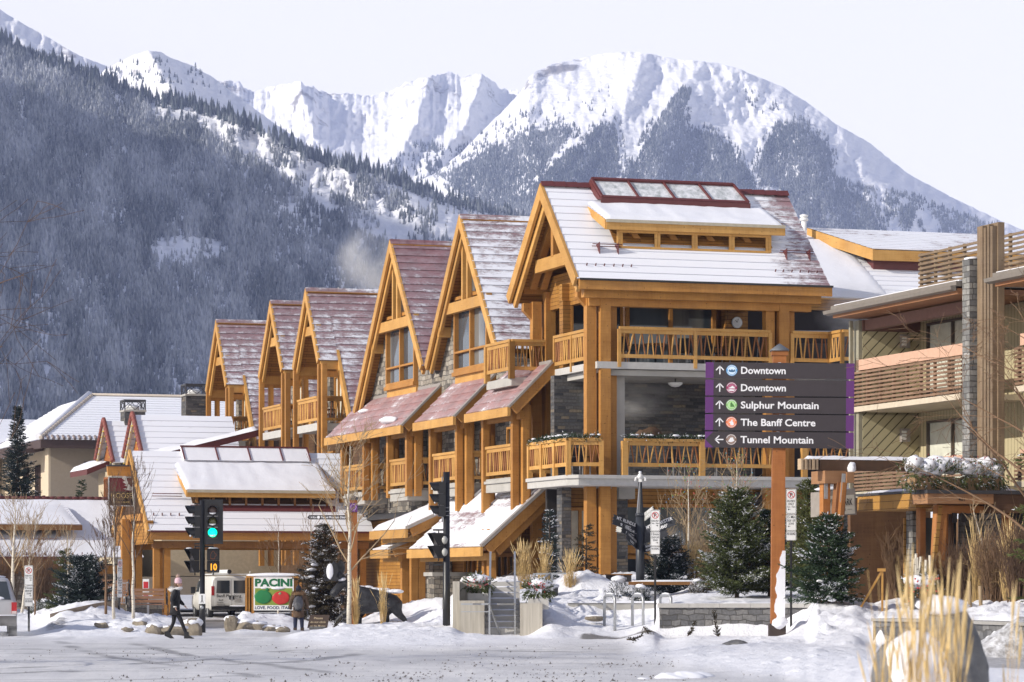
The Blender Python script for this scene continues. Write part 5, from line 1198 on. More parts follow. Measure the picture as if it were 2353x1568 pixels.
# entrance canopy in front of the tan hotel
ENT=thing('cafe_canopy','flat yellow board canopy over the right hotel door, carried by leaning timber posts','canopy',C0,TH)
def entrance():
    YB=wood('yellow_boards',(.62,.34,.085),(.46,.23,.05),plank=.2); PB=wood('pinkish_beam',(.47,.26,.13),(.32,.16,.075)); DB=wood('dark_beam',(.15,.08,.045),(.08,.045,.025)); PO=wood('orange_posts',(.50,.22,.07),(.34,.13,.035))
    f=MB(); f.box(-1.5,1.75,-28.6,-24.9,3.58,3.98); f.build('canopy_box',YB,ENT)
    f=MB(); f.box(-1.54,1.75,-28.6,-24.86,3.985,4.05); fo=f.build('canopy_cap',DGREY,ENT); s=MB(); 
    snowsheet(ENT,lambda u,v:(-1.5+3.2*v,u,4.05),np.linspace(-28.5,-25,24),np.linspace(0,1,10),37,.1)
    f=MB(); f.box(-1.6,.3,-29.55,-28.62,3.68,3.94); f.build('front_beam',PB,ENT); f=MB(); f.box(-1.62,3.2,-29.58,-28.6,3.942,4.04); f.build('front_cap',DGREY,ENT)
    f=MB(); f.box(.302,3.2,-29.5,-28.7,3.45,3.94); f.build('front_beam',DB,ENT)
    t=MB(); add_text(t,'401',.14,(-.72,-29.556,3.75),bold=.012); t.build('house_number',BLACK,ENT)
    f=MB(); f.prism([(-.9,-29.0,3.64),(1.2,-29.0,3.64),(1.2,-29.0,3.5),(-.75,-29.0,3.42)],(0,.25,0)); f.build('lintel',PO,ENT)
    def post(a,b,w,m=PO,k=.25): 
        p=MB(); p.bar(a,b,w,k,up=(0,1,0)); return p.build('post',m,ENT)
    post((-1.2,-28.3,.9),(-1.2,-28.3,3.6),.16); post((-1.06,-28.9,1.2),(-.92,-28.9,3.66),.30); post((-1.25,-28.98,1.2),(-.98,-28.98,3.66),.1,YB,.12)
    post((-.72,-28.7,.9),(-.72,-28.7,3.45),.13); post((-.42,-28.4,.9),(-.42,-28.4,3.45),.13,DB); post((1.0,-28.9,.9),(1.0,-28.9,3.5),.16); post((1.2,-28.7,.9),(1.2,-28.7,3.5),.1); post((1.32,-28.5,.9),(1.32,-28.5,3.5),.1)
    pl=MB()
    for x in(-.58,-.33,1.12,1.36): pl.box(x-.07,x+.07,-29.06,-29.02,3.2,3.45)
    pl.build_each('steel_plate',BLACK,ENT)
    s=MB(); s.box(-.36,.0,-26,-25.6,.5,3.57); s.box(1.22,1.48,-26.0,-25.6,.5,3.57); s.box(1.5,1.74,-29,-25,.5,3.5); s.build_each('stone_pillar',PALEST,ENT)
    d=MB(); d.box(.2,1.2,-25.5,-25.45,.9,3.4); d.build('glass_door',GLASS,ENT)
    d=MB(); d.box(-.4,.15,-25.55,-25.5,.9,3.4); d.build('board_wall',YB,ENT)
    # pergola beam with a stepped, layered end
    g=MB(); g.box(-4.3,.9,-28.75,-28.55,4.54,4.84); g.build('pergola_beam',DB,ENT)
    for i in range(5):
        g=MB(); x=-4.38-i*.105; g.box(x-.03,x+.03,-28.76-.02*(i%2),-28.52,4.56,4.84); g.build('beam_end_slat',wood('end_slat%d'%i,(.55,.42,.28),(.4,.29,.18)),ENT)
    snowsheet(ENT,lambda u,v:(u,-28.75+.2*v,4.845),np.linspace(-4.7,.9,50),np.linspace(-.05,1.05,6),39,.08)
    b=MB(); b.box(-4.22,-3.62,-28.9,-28.0,4.2,4.53); b.build('beam_head',PB,ENT)
    b=MB(); b.box(-3.62,-3.42,-28.95,-28.4,4.22,4.5); b.build('beam_head',PB,ENT)
    post((-4.05,-28.5,.7),(-4.05,-28.5,4.22),.2); post((-3.98,-28.8,1.6),(-3.74,-28.8,4.22),.27,wood('brown_post',(.3,.14,.06),(.2,.085,.035))); post((-4.0,-28.98,1.6),(-3.75,-28.98,4.22),.1)
    pl=MB(); pl.bar((-3.82,-29.06,3.7),(-3.76,-29.06,4.45),.1,.02,up=(0,1,0)); pl.bar((-4.1,-28.68,3.8),(-4.1,-28.68,4.4),.1,.02,up=(0,1,0)); pl.build_each('steel_plate',STEEL,ENT)
    s=MB(); s.blob((-3.42,-28.82,4.62),(.12,.14,.17),4,.5,8); s.blob((-.9,-28.65,4.9),(.25,.15,.08),5,.4,8); s.build_each('snow_clump',SNW,ENT)
    pw=MB(); pw.box(-.5,2.0,-22.2,-22.0,.5,4.0); pw.build('back_wall',wood('back_boards',(.24,.13,.06),(.12,.06,.03)),ENT)
entrance()
CAF=thing('cafe_sign','grey wedge sign box lettered in black beside the leaning pergola post','sign',C0,TH)
def cafe():
    b=MB(); b.prism([(-2.98,-26,3.40),(-2.02,-26,3.46),(-2.06,-26,4.17),(-2.98,-26,4.07)],(0,.9,0)); b.build('box',plain('sign_grey',(.28,.25,.22),.8),CAF)
    b=MB(); b.prism([(-2.94,-26.02,3.43),(-2.07,-26.02,3.49),(-2.10,-26.02,4.0),(-2.94,-26.02,3.95)],(0,.015,0)); b.build('face',plain('sign_cream',(.58,.55,.47),.7),CAF)
    t=MB(); add_text(t,'WHITEBARK',.25,(-2.92,-26.035,3.70),bold=.012,sx=.54,ux=(1,0,.03)); add_text(t,'CAFE',.1,(-2.58,-26.035,3.56),bold=.006); t.box(-2.75,-2.62,-26.036,-26.03,3.6,3.61); t.box(-2.3,-2.17,-26.036,-26.03,3.6,3.61); t.build('lettering',BLACK,CAF)
    s=MB(); s.blob((-2.6,-25.7,4.15),(.5,.3,.07),8,.2,8); s.build('snow_cap',SNW,CAF)
cafe()
# ================================================================ signs and signals
def fit_text(mb,txt,at,h,w=None,bold=.012,align='LEFT',ux=(1,0,0),uz=(0,0,1),mi=0):
    """lettering with cap height h, optionally fitted to width w"""
    v,f=text_mesh(txt,1,'LEFT',bold); xs=[a for a,b,c in v]; x0,x1=min(xs),max(xs)
    size=h/.69; sx=(w/(x1-x0)/size) if w else 1.0
    ux=Vector(ux);uz=Vector(uz);at=Vector(at); off=-x0*size*sx - ((x1-x0)*size*sx/2 if align=='CENTER' else 0)
    mb.mesh([at+ux*(a*size*sx+off)+uz*(c*size) for a,b,c in v],f,mi)
INK=plain('white_lettering',(.76,.76,.78),.5,vary=.03); BLK=plain('black_lettering',(.02,.02,.022),.5)
PURP=plain('purple_panel',(.105,.026,.145),.45,vary=.05); CHAR=plain('charcoal_panel',(.040,.032,.036),.42,vary=.08,spec=.4); RED=plain('sign_red_ring',(.52,.03,.04),.5)
POSTW=wood('red_cedar_post',(.40,.155,.045),(.26,.09,.025))
def wayfinding():
    D=84; b=G(1787,D); T=thing('wayfinding_sign','big timber post sign with five purple and charcoal direction boards','sign',b,0); T.rotation_euler=(0,R(.5),0)
    zt=1.55+(1345-806)*K*D-b.z
    p=MB(); p.box(-.17,.17,.06,.40,.25,zt); o=p.build('post',POSTW,T)
    c=MB(); c.box(-.21,.21,.03,.44,zt-.12,zt); c.build('post_collar',POSTW,o)
    c=MB(); c.lathe([(.34,zt),(.34,zt+.03),(.02,zt+.2)],(0,.235,0),4); ob=c.build('post_cap',plain('lead_cap',(.14,.15,.165),.5),o)
    ob.data.transform(Matrix.Translation((0,.235,0))@Matrix.Rotation(R(45),4,'Z')@Matrix.Translation((0,-.235,0)))
    bs=MB(); bs.box(-.22,.22,.02,.45,-.3,.33); bs.build('post_base',plain('base_brown',(.05,.035,.03),.6),T)
    s=MB(); zz=np.linspace(.22,2.25,34); n1=fbm(zz*2.2,zz*0,4,5)
    for k in range(33):                       # wind-blown snow plastered on the corner of the post
        w0=max(.0,(.36-.13*zz[k])*(.3+2.3*(n1[k]-.22))); w1=max(.0,(.36-.13*zz[k+1])*(.3+2.3*(n1[k+1]-.22))); w0,w1=min(w0,.33),min(w1,.33)
        if w0<.02 or w1<.02: continue
        a=.178; s.prism([(a-w0,.058,zz[k]),(a+.012,.058,zz[k]),(a+.012,.058,zz[k+1]),(a-w1,.058,zz[k+1])],(0,-.018-.02*n1[k],0))
    s.blob((.06,.0,.36),(.2,.12,.14),4,.5,8,fr=2)
    s.build('stuck_snow',SNW,T)
    u=.003124; X=lambda px:(px-755)*u
    ztop=1.55+(1345-834)*K*D-b.z
    rows=[('Downtown',803,0),('Downtown',806,0),('Sulphur Mountain',1083,0),('The Banff Centre',1057,0),('Tunnel Mountain',1040,1)]
    ems=[((.12,.36,.66),(.62,.75,.88)),((.26,.02,.09),(.26,.02,.09)),((.22,.44,.14),(.24,.46,.16)),((.66,.17,.06),(.66,.17,.06)),((.17,.10,.07),(.17,.10,.07))]
    for i,(txt,xe,left) in enumerate(rows):
        z1=ztop-i*.4545; z0=z1-.418; xl,xr=X(130),X(1380)
        m=MB()
        if left: m.prism([(X(200),0,z1),(xr,0,z1),(xr,0,z0),(X(200),0,z0),(X(132),0,(z0+z1)/2)],(0,.05,0))
        else: m.box(X(198),xr,0,.05,z0,z1)
        pn=m.build('direction_board',CHAR,T); pn['label']=txt+' board'+(' in second place, with a burgundy emblem' if i==1 else '')
        q=MB(); q.box(X(1313),xr+.002,-.004,.0,z0,z1)
        if left:
            zm=(z0+z1)/2; q.prism([(xl,-.002,z1),(X(200),-.002,z1),(X(132),-.002,zm)],(0,.05,0)); q.prism([(xl,-.002,z0),(X(200),-.002,z0),(X(132),-.002,zm)],(0,.05,0))
            for e in q.islands(): pass
        else: q.box(xl,X(198)-.001,-.002,.05,z0,z1)
        q.build_each('purple_end',PURP,pn)
        zc=(z0+z1)/2+.0; t=MB(); fit_text(t,txt,(X(428),-.006,zc-.085),.178,(xe-428)*u,bold=.022); t.build('lettering',INK,pn)
        a=MB(); ax=X(250); r=.108
        def st(p,q): a.bar((ax+p[0],-.006,zc+p[1]),(ax+q[0],-.006,zc+q[1]),.03,.006,up=(0,1,0)) 
        if left: st((-r,0),(r,0)); st((-r,0),(-.0,.1)); st((-r,0),(0,-.1))
        else: st((0,-r),(0,r)); st((0,r),(-.1,.0)); st((0,r),(.1,0))
        a.build('arrow',INK,pn)
        ex=X(350); R0=.146; e=MB(); c0,c1=ems[i]
        e.face(ngon((ex,-.005,zc),R0,28)[::-1]); eo=e.build('emblem',plain('emblem_%d'%i,c0,.5,vary=.02),pn)
        e=MB(); e.face(ngon((ex,-.007,zc),R0*.70,24)[::-1]); e.build('emblem_disc',plain('emblem_disc_%d'%i,c1 if i==0 else tuple(min(1,x*1.25+.08) for x in c1),.5,vary=.02),eo)
        g=MB(); y=-.009
        if i==0: g.face([(ex-.09,y,zc-.02),(ex-.06,y,zc+.03),(ex-.03,y,zc+.0),(ex,y,zc+.035),(ex+.04,y,zc),(ex+.07,y,zc+.03),(ex+.095,y,zc-.02),(ex+.04,y,zc-.05),(ex-.05,y,zc-.045)][::-1]); gm=plain('emblem_ink0',(.04,.13,.25),.5)
        elif i==1:
            g.face([(ex-.08,y,zc-.01),(ex-.02,y,zc+.02),(ex+.02,y,zc+.05),(ex+.08,y,zc),(ex+.08,y,zc-.02),(ex-.08,y,zc-.02)][::-1]); g.face([(ex-.1,y,zc-.06),(ex-.03,y,zc-.04),(ex+.1,y,zc-.055),(ex+.05,y,zc-.085),(ex-.06,y,zc-.085)][::-1]); gm=INK
        elif i==2: g.face([(ex-.03,y,zc-.05),(ex-.03,y,zc+.04),(ex,y,zc+.08),(ex+.02,y,zc+.04),(ex+.06,y,zc+.0),(ex+.08,y,zc-.05)][::-1]); gm=plain('emblem_ink2',(.07,.2,.05),.5)
        elif i==3: g.face([(ex-.02,y,zc-.08),(ex+.06,y,zc-.08),(ex+.06,y,zc-.02),(ex+.03,y,zc+.03),(ex+.03,y,zc+.07),(ex,y,zc+.07),(ex-.005,y,zc+.03),(ex-.07,y,zc+.0),(ex-.03,y,zc-.02)][::-1]); gm=INK
        else: g.face([(ex-.08,y,zc-.05),(ex-.02,y,zc+.05),(ex+.04,y,zc+.06),(ex+.08,y,zc-.03),(ex-.0,y,zc-.07)][::-1]); gm=INK
        g.build('emblem_picture',gm,eo)
        for ang,txt2 in((90,'DISTRICT'),):
            l=MB()
            for k in range(14):
                th=R(200+k*140/13); cx=ex+R0*.85*math.cos(th); cz=zc+R0*.85*math.sin(th); l.face([(cx-.008,-.007,cz-.009),(cx+.008,-.007,cz-.009),(cx+.008,-.007,cz+.009),(cx-.008,-.007,cz+.009)])
            for k in range(16):
                th=R(20+k*140/15); cx=ex+R0*.85*math.cos(th); cz=zc+R0*.85*math.sin(th); l.face([(cx-.008,-.007,cz-.009),(cx+.008,-.007,cz-.009),(cx+.008,-.007,cz+.009),(cx-.008,-.007,cz+.009)])
            l.build('emblem_rim_letters',INK,eo)
        s=MB(); s.blob((.0,.17,z1+.01),(.15,.12,.035),i,.3,6); s.build('snow_on_board',SNW,pn)
wayfinding()
def ring(mb,c,r0,r1,n=24,y=0):
    a=ngon(c,r0,n);b=ngon(c,r1,n)
    for i in range(n): mb.face([a[i],a[(i+1)%n],b[(i+1)%n],b[i]])
def parking_sign(xo,D,label,lines,rz=0,arrow=1,ztop=None,s=1.0):
    b=G(xo,D); T=thing('parking_sign',label,'sign',b,rz,'no parking signs on black posts')
    zt=ztop-b.z
    p=MB(); p.box(-.03,.03,.0,.06,-.3,zt-.05); p.build('post',BLACK,T)
    z=zt
    for k,(h,rows) in enumerate(lines):
        w=.135*s; h*=s
        m=MB(); n=[]
        r=.025
        for cx,cz,a0 in((w-r,z-r,0),(-w+r,z-r,90),(-w+r,z-h+r,180),(w-r,z-h+r,270)):
            for a in(0,30,60,90): n.append((cx+r*math.cos(R(a0+a)),-.012,cz+r*math.sin(R(a0+a))))
        m.prism(n,(0,.008,0)); pl=m.build('sign_plate',WHITE,T)
        bd=MB(); q=[((x)*.93,-.0135,z-h/2+(zz-z+h/2)*.955) for x,_,zz in n]; q2=[(x*.88,-.0135,z-h/2+(zz-z+h/2)*.925) for x,_,zz in n]
        for i in range(len(q)): bd.face([q[i],q2[i],q2[(i+1)%len(q)],q[(i+1)%len(q)]])
        bd.build('border',BLK,pl)
        t=MB()
        zz=z-.03*s
        if k==0:
            c=(0,-.0145,z-.155*s); rr=MB(); ring(rr,c,.098*s,.078*s); rr.bar((-.06*s,-.0145,c[2]+.06*s),(.06*s,-.0145,c[2]-.06*s),.018*s,.002,up=(0,1,0)); ro=rr.build('no_parking_ring',RED,pl)
            t2=MB(); fit_text(t2,'P',(0,-.0138,c[2]-.052*s),.105*s,bold=.03,align='CENTER'); t2.build('letter_p',BLK,pl); zz=z-.29*s
        for tx,hh in rows:
            if tx=='>' or tx=='<':
                sg=1 if tx=='>' else -1
                t.prism([(sg*.09*s,-.0145,zz-hh/2*s),(sg*.06*s,-.0145,zz),(sg*.06*s,-.0145,zz-hh*s)],(0,.002,0)); t.box(min(sg*.02,sg*.06)*s,max(sg*.02,sg*.06)*s,-.0145,-.0125,zz-hh*.6*s,zz-hh*.4*s)
            else: fit_text(t,tx,(0,-.0145,zz-hh*s),hh*s,min(.21*s,len(tx)*hh*.72*s),align='CENTER',bold=.012)
            zz-=hh*1.45*s
        t.build('lettering',BLK,pl)
        z-=h+.012
    return T
L1=lambda ar:[(.62,[('BUSES ONLY',.05),('7am - 10am',.042),(ar,.06)]),(.41,[('15min',.07),('DROP-OFF',.058),('ZONE',.05),(ar,.05)]),(.22,[('NO IDLING',.06)])]
L2=lambda ar:[(.66,[('BUSES',.055),('ONLY',.055),('7am - 10am',.04),(ar,.06)]),(.43,[('15 Min',.07),('DROP - OFF',.058),('ZONE',.05),(ar,.05)]),(.24,[('NO IDLING',.07)])]
parking_sign(1505.5,92,'no parking sign stack on a black post in front of the peak signpost',L1('>'),ztop=1.55+(1345-1172)*K*92)
parking_sign(1818,87.6,'no parking sign stack on a black post right of the big direction sign',L2('<'),ztop=1.55+(1345-1124)*K*87.6,s=1.04)
parking_sign(66,100,'no parking sign stack on a black post beside the silver car',L1('>'),ztop=1.55+(1345-1300)*K*100,s=1.0)
parking_sign(275,106,'no parking sign seen edge-on on a black post between the thin birches',L1('>'),rz=R(62),ztop=1.55+(1345-1285)*K*106,s=1.0)
# ---------------------------------------------------------------- traffic signals
LENSG=emit('green_lamp',(.0,.9,.42),3.2); LENSR=plain('unlit_red_lens',(.16,.11,.10),.25); LENSY=plain('unlit_yellow_lens',(.17,.17,.07),.25); LENSW=plain('pale_signal_lens',(.42,.42,.40),.25)
HAND=emit('orange_digits',(1,.40,.02),1.7); DIM=plain('dim_orange_outline',(.30,.09,.03),.5)
def signal_head(T,x,z,y,rz,lit,back=True,h=1.07,name='signal_head'):
    """three lamps stacked; faces -y turned by rz about its own axis; z = top"""
    M=Matrix.Translation((x,y,0))@Matrix.Rotation(rz,4,'Z'); out=None
    def put(mb,nm,mt,par):
        mb.v=[tuple(M@Vector(p)) for p in mb.v]; return mb.build(nm,mt,par)
    b=MB(); 
    for k in range(3): b.box(-.165,.165,-.05,.16,z-.355*(k+1)+.005,z-.355*k-.005)
    b.box(-.04,.04,.161,.2,z-.9,z-.2)
    hd=put(b,name,BLACK,T)
    if back:
        q=MB(); 
        for a in((-.335,-.166),(.166,.335)): q.box(a[0],a[1],-.02,.0,z-1.25,z+.18)
        q.box(-.166,.166,-.02,0,z+.0,z+.18); q.box(-.166,.166,-.02,0,z-1.25,z-1.066); put(q,'backplate',BLACK,hd)
    for k in range(3):
        zc=z-.355*k-.1775; l=MB(); l.lathe([(.145,.0),(.13,.02),(.07,.04),(.01,.045)],(0,-.052,zc),18,axis='y')
        l.v=[(p[0],-.052-(p[1]+.052)*-1,p[2]) for p in l.v]
        put(l,'lens',(LENSR,LENSY,LENSG if lit else BLACK)[k],hd)
        v=MB(); n=14; r=.158; pts=[]
        for i in range(n+1):
            a=R(-35+250*i/n); pts.append((r*math.cos(a),r*math.sin(a)))
        for i in range(n):
            (xa,za),(xb,zb)=pts[i],pts[i+1]; da=.12+.16*max(0,(za/r+.6)/1.6);db=.12+.16*max(0,(zb/r+.6)/1.6)
            v.prism([(xa,-.05,zc+za),(xb,-.05,zc+zb),(xb,-.05-db,zc+zb),(xa,-.05-da,zc+za)],(xa*.05,0,za*.05))
        put(v,'visor',BLACK,hd)
        if k in(1,2) or lit:
            s=MB(); s.tube([(r*.75*math.cos(R(a)),-.15,zc-.11+.0*a+.005+abs(math.cos(R(a)))*.03) for a in(200,235,270,305,340)],[.01,.025,.035,.025,.01],5); put(s,'visor_snow',SNW,hd)
    return hd
def ped_head(T,x,z,y,rz,show):
    M=Matrix.Translation((x,y,0))@Matrix.Rotation(rz,4,'Z')
    def put(mb,nm,mt,par): mb.v=[tuple(M@Vector(p)) for p in mb.v]; return mb.build(nm,mt,par)
    b=MB(); b.box(-.19,.19,0,.18,z-.385,z); b.box(-.19,.19,0,.18,z-.775,z-.39); hd=put(b,'pedestrian_signal',BLACK,T)
    for k in(0,1):
        z1=z-.39*k; v=MB(); v.box(-.2,.2,-.2,0.0,z1-.02,z1)
        for sx in(-.2,.185): v.prism([(sx,0,z1-.02),(sx,-.2,z1-.02),(sx,0,z1-.36)],(.015,0,0))
        put(v,'visor',BLACK,hd)
        s=MB(); s.box(-.17,.17,-.008,-.001,z1-.35,z1-.04); put(s,'signal_face',plain('signal_face_dark',(.035,.03,.03),.3),hd)
    t=MB(); 
    if show:
        fit_text(t,'10',(.02,-.012,z-.69),.2,.2,align='CENTER',bold=.025); put(t,'digits',HAND,hd)
        h=MB(); c=z-.2
        pts=[(-.08,-.13),(-.08,.02),(-.03,.10),(.0,.12),(.03,.1),(.06,.03),(.09,.03),(.1,-.02),(.05,-.06),(.05,-.13)]
        for i in range(len(pts)): a=pts[i];q=pts[(i+1)%len(pts)]; h.bar((a[0],-.01,c+a[1]),(q[0],-.01,c+q[1]),.014,.004,up=(0,1,0))
        put(h,'hand_outline',DIM,hd)
    sn=MB(); sn.blob((0,-.1,z+.01),(.16,.1,.025),3,.3,5); put(sn,'visor_snow',SNW,hd)
    br=MB(); br.tube([(.0,.1,z-.02),(.0,.1,z+.08)],.02,6); br.tube([(0,.1,z-.76),(0,.1,z-.86)],.02,6); put(br,'bracket',BLACK,hd)
    return hd
def signal_left():
    D=103; b=Vector((PX(465,D),D,0)); T=thing('traffic_signal','black traffic signal with a green lamp and an orange 10 countdown','traffic light',b)
    Z=lambda yo:CAMH+(1345-yo)*K*D
    p=MB(); p.tube([(0,0,-.1),(0,0,1.25),(0,0,1.26),(0,0,Z(1150))],[.105,.105,.085,.08],12); p.build('pole',BLACK,T)
    signal_head(T,PX(488.5,D)-b.x,Z(1161),-.0,R(4),True); signal_head(T,PX(448,D)-b.x,Z(1161),.05,R(-72),False,back=False)
    ped_head(T,PX(490,D)-b.x,Z(1261),-.02,R(6),True); ped_head(T,PX(441,D)-b.x,Z(1261),.02,R(-62),False)
    a=MB()
    for yo in(1158,1250,1256,1312): a.bar((PX(446,D)-b.x,.1,Z(yo)),(PX(490,D)-b.x,.1,Z(yo)),.05,.05)
    a.build('mounting_arm',BLACK,T)
    s=MB(); s.box(-.11,.11,-.12,-.1,Z(1388),Z(1365)); so=s.build('crossing_plate',WHITE,T)
    t=MB(); t.face(ngon((0,-.123,Z(1370)),.025,8)[::-1]); t.bar((0,-.123,Z(1372)),(0,-.123,Z(1379)),.03,.004,up=(0,1,0)); t.bar((0,-.123,Z(1379)),(-.04,-.123,Z(1385)),.018,.004,up=(0,1,0)); t.bar((0,-.123,Z(1379)),(.04,-.123,Z(1385)),.018,.004,up=(0,1,0)); t.build('walker_symbol',BLK,so)
    k=MB(); k.lathe([(.06,0),(.06,.06),(.03,.07)],(0,-.1,Z(1396)),10,axis='y'); k.build('push_button',STEEL,T)
signal_left()
def signal_right():
    D=98; b=Vector((PX(1026,D),D,.25)); T=thing('traffic_signal','black traffic signal facing away on a tall pole by the concrete stairs','traffic light',b)
    Z=lambda yo:CAMH+(1345-yo)*K*D-b.z
    p=MB(); p.tube([(0,0,-.4),(0,0,1.1),(0,0,1.12),(0,0,Z(1085))],[.12,.12,.11,.10],12); p.build('pole',BLACK,T)
    signal_head(T,PX(1011,D)-b.x,Z(1108),.0,R(-82),False,back=False)
    ped_head(T,PX(1001,D)-b.x,Z(1225),-.05,R(-70),False)
    h2=MB(); x=PX(1014,D)-b.x
    for k in(0,1): h2.box(x-.03,x+.1,-.12,.14,Z(1228)-.36-.37*k,Z(1228)-.37*k)
    ho=h2.build('side_signal',BLACK,T)
    for k in(0,1):
        l=MB(); l.blob((x+.10,-.12,Z(1228)-.18-.37*k),(.10,.10,.13),1,.02,8); l.build('lens',LENSW,ho)
    a=MB()
    for yo in(1218,1298): a.bar((PX(995,D)-b.x,.05,Z(yo)),(0,.05,Z(yo)),.05,.05)
    a.build('mounting_arm',BLACK,T)
    w=MB(); w.tube([(-.13,-.02,Z(1200)),(-.13,-.02,Z(1096))],.02,6); w.build('conduit',STEEL,T)
    k=MB(); k.box(-.14,-.1,-.08,.0,Z(1400),Z(1378)); k.build('push_button',STEEL,T)
    bd=MB()
    for yo in(1168,1176,1186,1381,1391): bd.tube([(0,0,Z(yo)),(0,0,Z(yo)+.015)],.118,12)
    bd.build('steel_band',STEEL,T)
signal_right()
# ---------------------------------------------------------------- peak signpost
def fingerpost():
    D=100; b=G(1471,D); T=thing('peak_signpost','dark post with pointed spire and black finger boards naming mountain peaks','signpost',b)
    Z=lambda yo:CAMH+(1345-yo)*K*D-b.z; DP=plain('slate_post',(.03,.034,.042),.4)
    p=MB(); p.tube([(0,0,-.3),(0,0,Z(1187))],.135,14); p.tube([(0,0,Z(1187)),(0,0,Z(1180))],.15,14); p.build('pole',DP,T)
    for i in range(4):
        s=MB(); a=R(20+90*i); c,q=math.cos(a),math.sin(a); s.prism([(c*.13,q*.13,Z(1186)),(c*.015,q*.015,Z(1186)),(c*.01,q*.01,Z(1108)),(c*.03,q*.03,Z(1108))],(-q*.05,c*.05,0)); s.build('spire_blade',DP if i!=2 else STEEL,T)  # left blade given paler steel to imitate its sunlit side
    l=MB(); l.box(-.05,.05,-.05,.05,Z(1108),Z(1098)); l.lathe([(.08,Z(1100)),(.08,Z(1092)),(.03,Z(1088))],(0,0,0),10); lo=l.build('lamp_head',WHITE,T)
    for sx in(-.14,.16):
        l=MB(); l.tube([(sx*.3,0,Z(1094)),(sx,0,Z(1099)),(sx*1.05,-.03,Z(1106))],[.02,.03,.045],6); l.build('floodlight',WHITE,lo)
    l=MB(); l.blob((.0,0,Z(1086)),(.05,.06,.04),3,.3,6); l.build('lamp_snow',SNW,lo)
    FB=plain('slate_board',(.022,.024,.032),.45); FL=plain('pale_board',(.42,.42,.40),.6)
    # (tip px, z px at pole, z px at tip, height m, yaw, lines, light)
    def finger(px_tip,y0,y1,h,dy,lines,mt=FB,ink=INK):
        tip=Vector((PX(px_tip,D)-b.x,dy,Z(y1))); root=Vector((.10*(1 if tip.x>0 else -1),dy*.05,Z(y0))); d=(tip-root); L=d.length; d.normalize()
        up=Vector((0,0,1)); up=(up-d*up.dot(d)).normalized(); n=d.cross(up); 
        if n.y>0: n=-n
        r=random.Random(int(px_tip)); m=MB(); q=[root-up*h/2,root+up*h/2]; k=6
        e=[tip+up*(h/2-h*i/k)+d*(-.05*(i%2)+.0) for i in range(k+1)]
        m.prism(q[:1]+q[1:]+e,-n*.03); o=m.build('finger_board',mt,T)
        t=MB(); ux=d if d.x>0 else -d; ctr=(root+tip)/2+n*.006+ux*.03
        for j,(tx,hh) in enumerate(lines): fit_text(t,tx,ctr+up*(h*.12 if len(lines)>1 and j==0 else (-h*.38 if len(lines)>1 else -hh/2)),hh,min(L*.82,len(tx)*hh*.85),align='CENTER',bold=.02,ux=ux,uz=up)
        t.build('lettering',ink,o)
    finger(1407,1215,1194,.31,-.75,[('MT. RUNDLE',.1),("9,675'",.09)])
    finger(1416,1222,1214,.2,.5,[("9,800'",.08)],FL,BLK)
    finger(1428,1232,1214,.27,-.5,[('TUNNEL MTN.',.075),("5,550'",.075)])
    finger(1438,1252,1230,.28,-.9,[('FAIRHOLME RANGE',.06),("9,825'",.07)])
    finger(1550,1222,1196,.30,-.3,[('MT. BREWSTER',.1),("9,380'",.09)])
    finger(1534,1240,1222,.26,-.2,[('W',.08),("0'",.08)])
    finger(1500,1190,1172,.24,-.55,[('MT. AYLMER',.07),("10,375'",.06)],FL,INK)
    finger(1498,1262,1258,.22,-.5,[('BANFF',.075),("4,500'",.065)])
    s=MB(); s.box(-.9,-.25,-.3,.2,-.15,.12) if 0 else s.tube([(0,0,-.05),(0,0,.02)],.2,12); s.build('base_plate',DP,T)
fingerpost()
# ---------------------------------------------------------------- smaller direction post
def small_way():
    D=108; b=G(812,D); T=thing('wayfinding_post','slim cedar post with a purple emblem plate and one black arrow board behind the aspen','signpost',b)
    Z=lambda yo:CAMH+(1345-yo)*K*D-b.z
    p=MB(); p.box(-.125,.125,0,.25,-.4,Z(1149)); o=p.build('post',POSTW,T)
    c=MB(); c.box(-.16,.16,-.03,.28,Z(1149),Z(1146)); c.lathe([(.23,Z(1146)),(.02,Z(1139))],(0,.125,0),8); c.build('post_cap',plain('lead_cap_small',(.15,.15,.16),.5),o)
    q=MB(); q.box(-.14,.14,-.03,-.002,Z(1177),Z(1156)); qo=q.build('emblem_plate',PURP,T)
    e=MB(); ring(e,(0,-.035,Z(1166)),.11,.08,20); e.build('emblem',plain('lilac_ring',(.35,.22,.45),.5),qo)
    x0,x1=PX(706,D)-b.x,-.13; m=MB(); z0,z1=Z(1194),Z(1184); zm=(z0+z1)/2
    m.prism([(x0,-.02,zm),(x0+.07,-.02,z1),(x1,-.02,z1),(x1,-.02,z0),(x0+.07,-.02,z0)],(0,.04,0)); mo=m.build('direction_board',CHAR,T)
    t=MB(); fit_text(t,'1.4 Km',(x0+.09,-.024,zm-.035),.07,.22,bold=.02); fit_text(t,'Tunnel Mountain District',(x0+.46,-.024,zm-.035),.075,x1-x0-.5,bold=.02); t.build('lettering',INK,mo)
    e=MB(); e.face(ngon((x0+.38,-.024,zm),.05,14)[::-1]); e.build('emblem',INK,mo)
    m=MB(); m.prism([(.13,-.02,z1),(.27,-.02,z1),(.33,-.02,zm),(.27,-.02,z0),(.13,-.02,z0)],(0,.04,0)); m.build('direction_board',plain('pale_end_board',(.42,.38,.35),.5),T)
small_way()
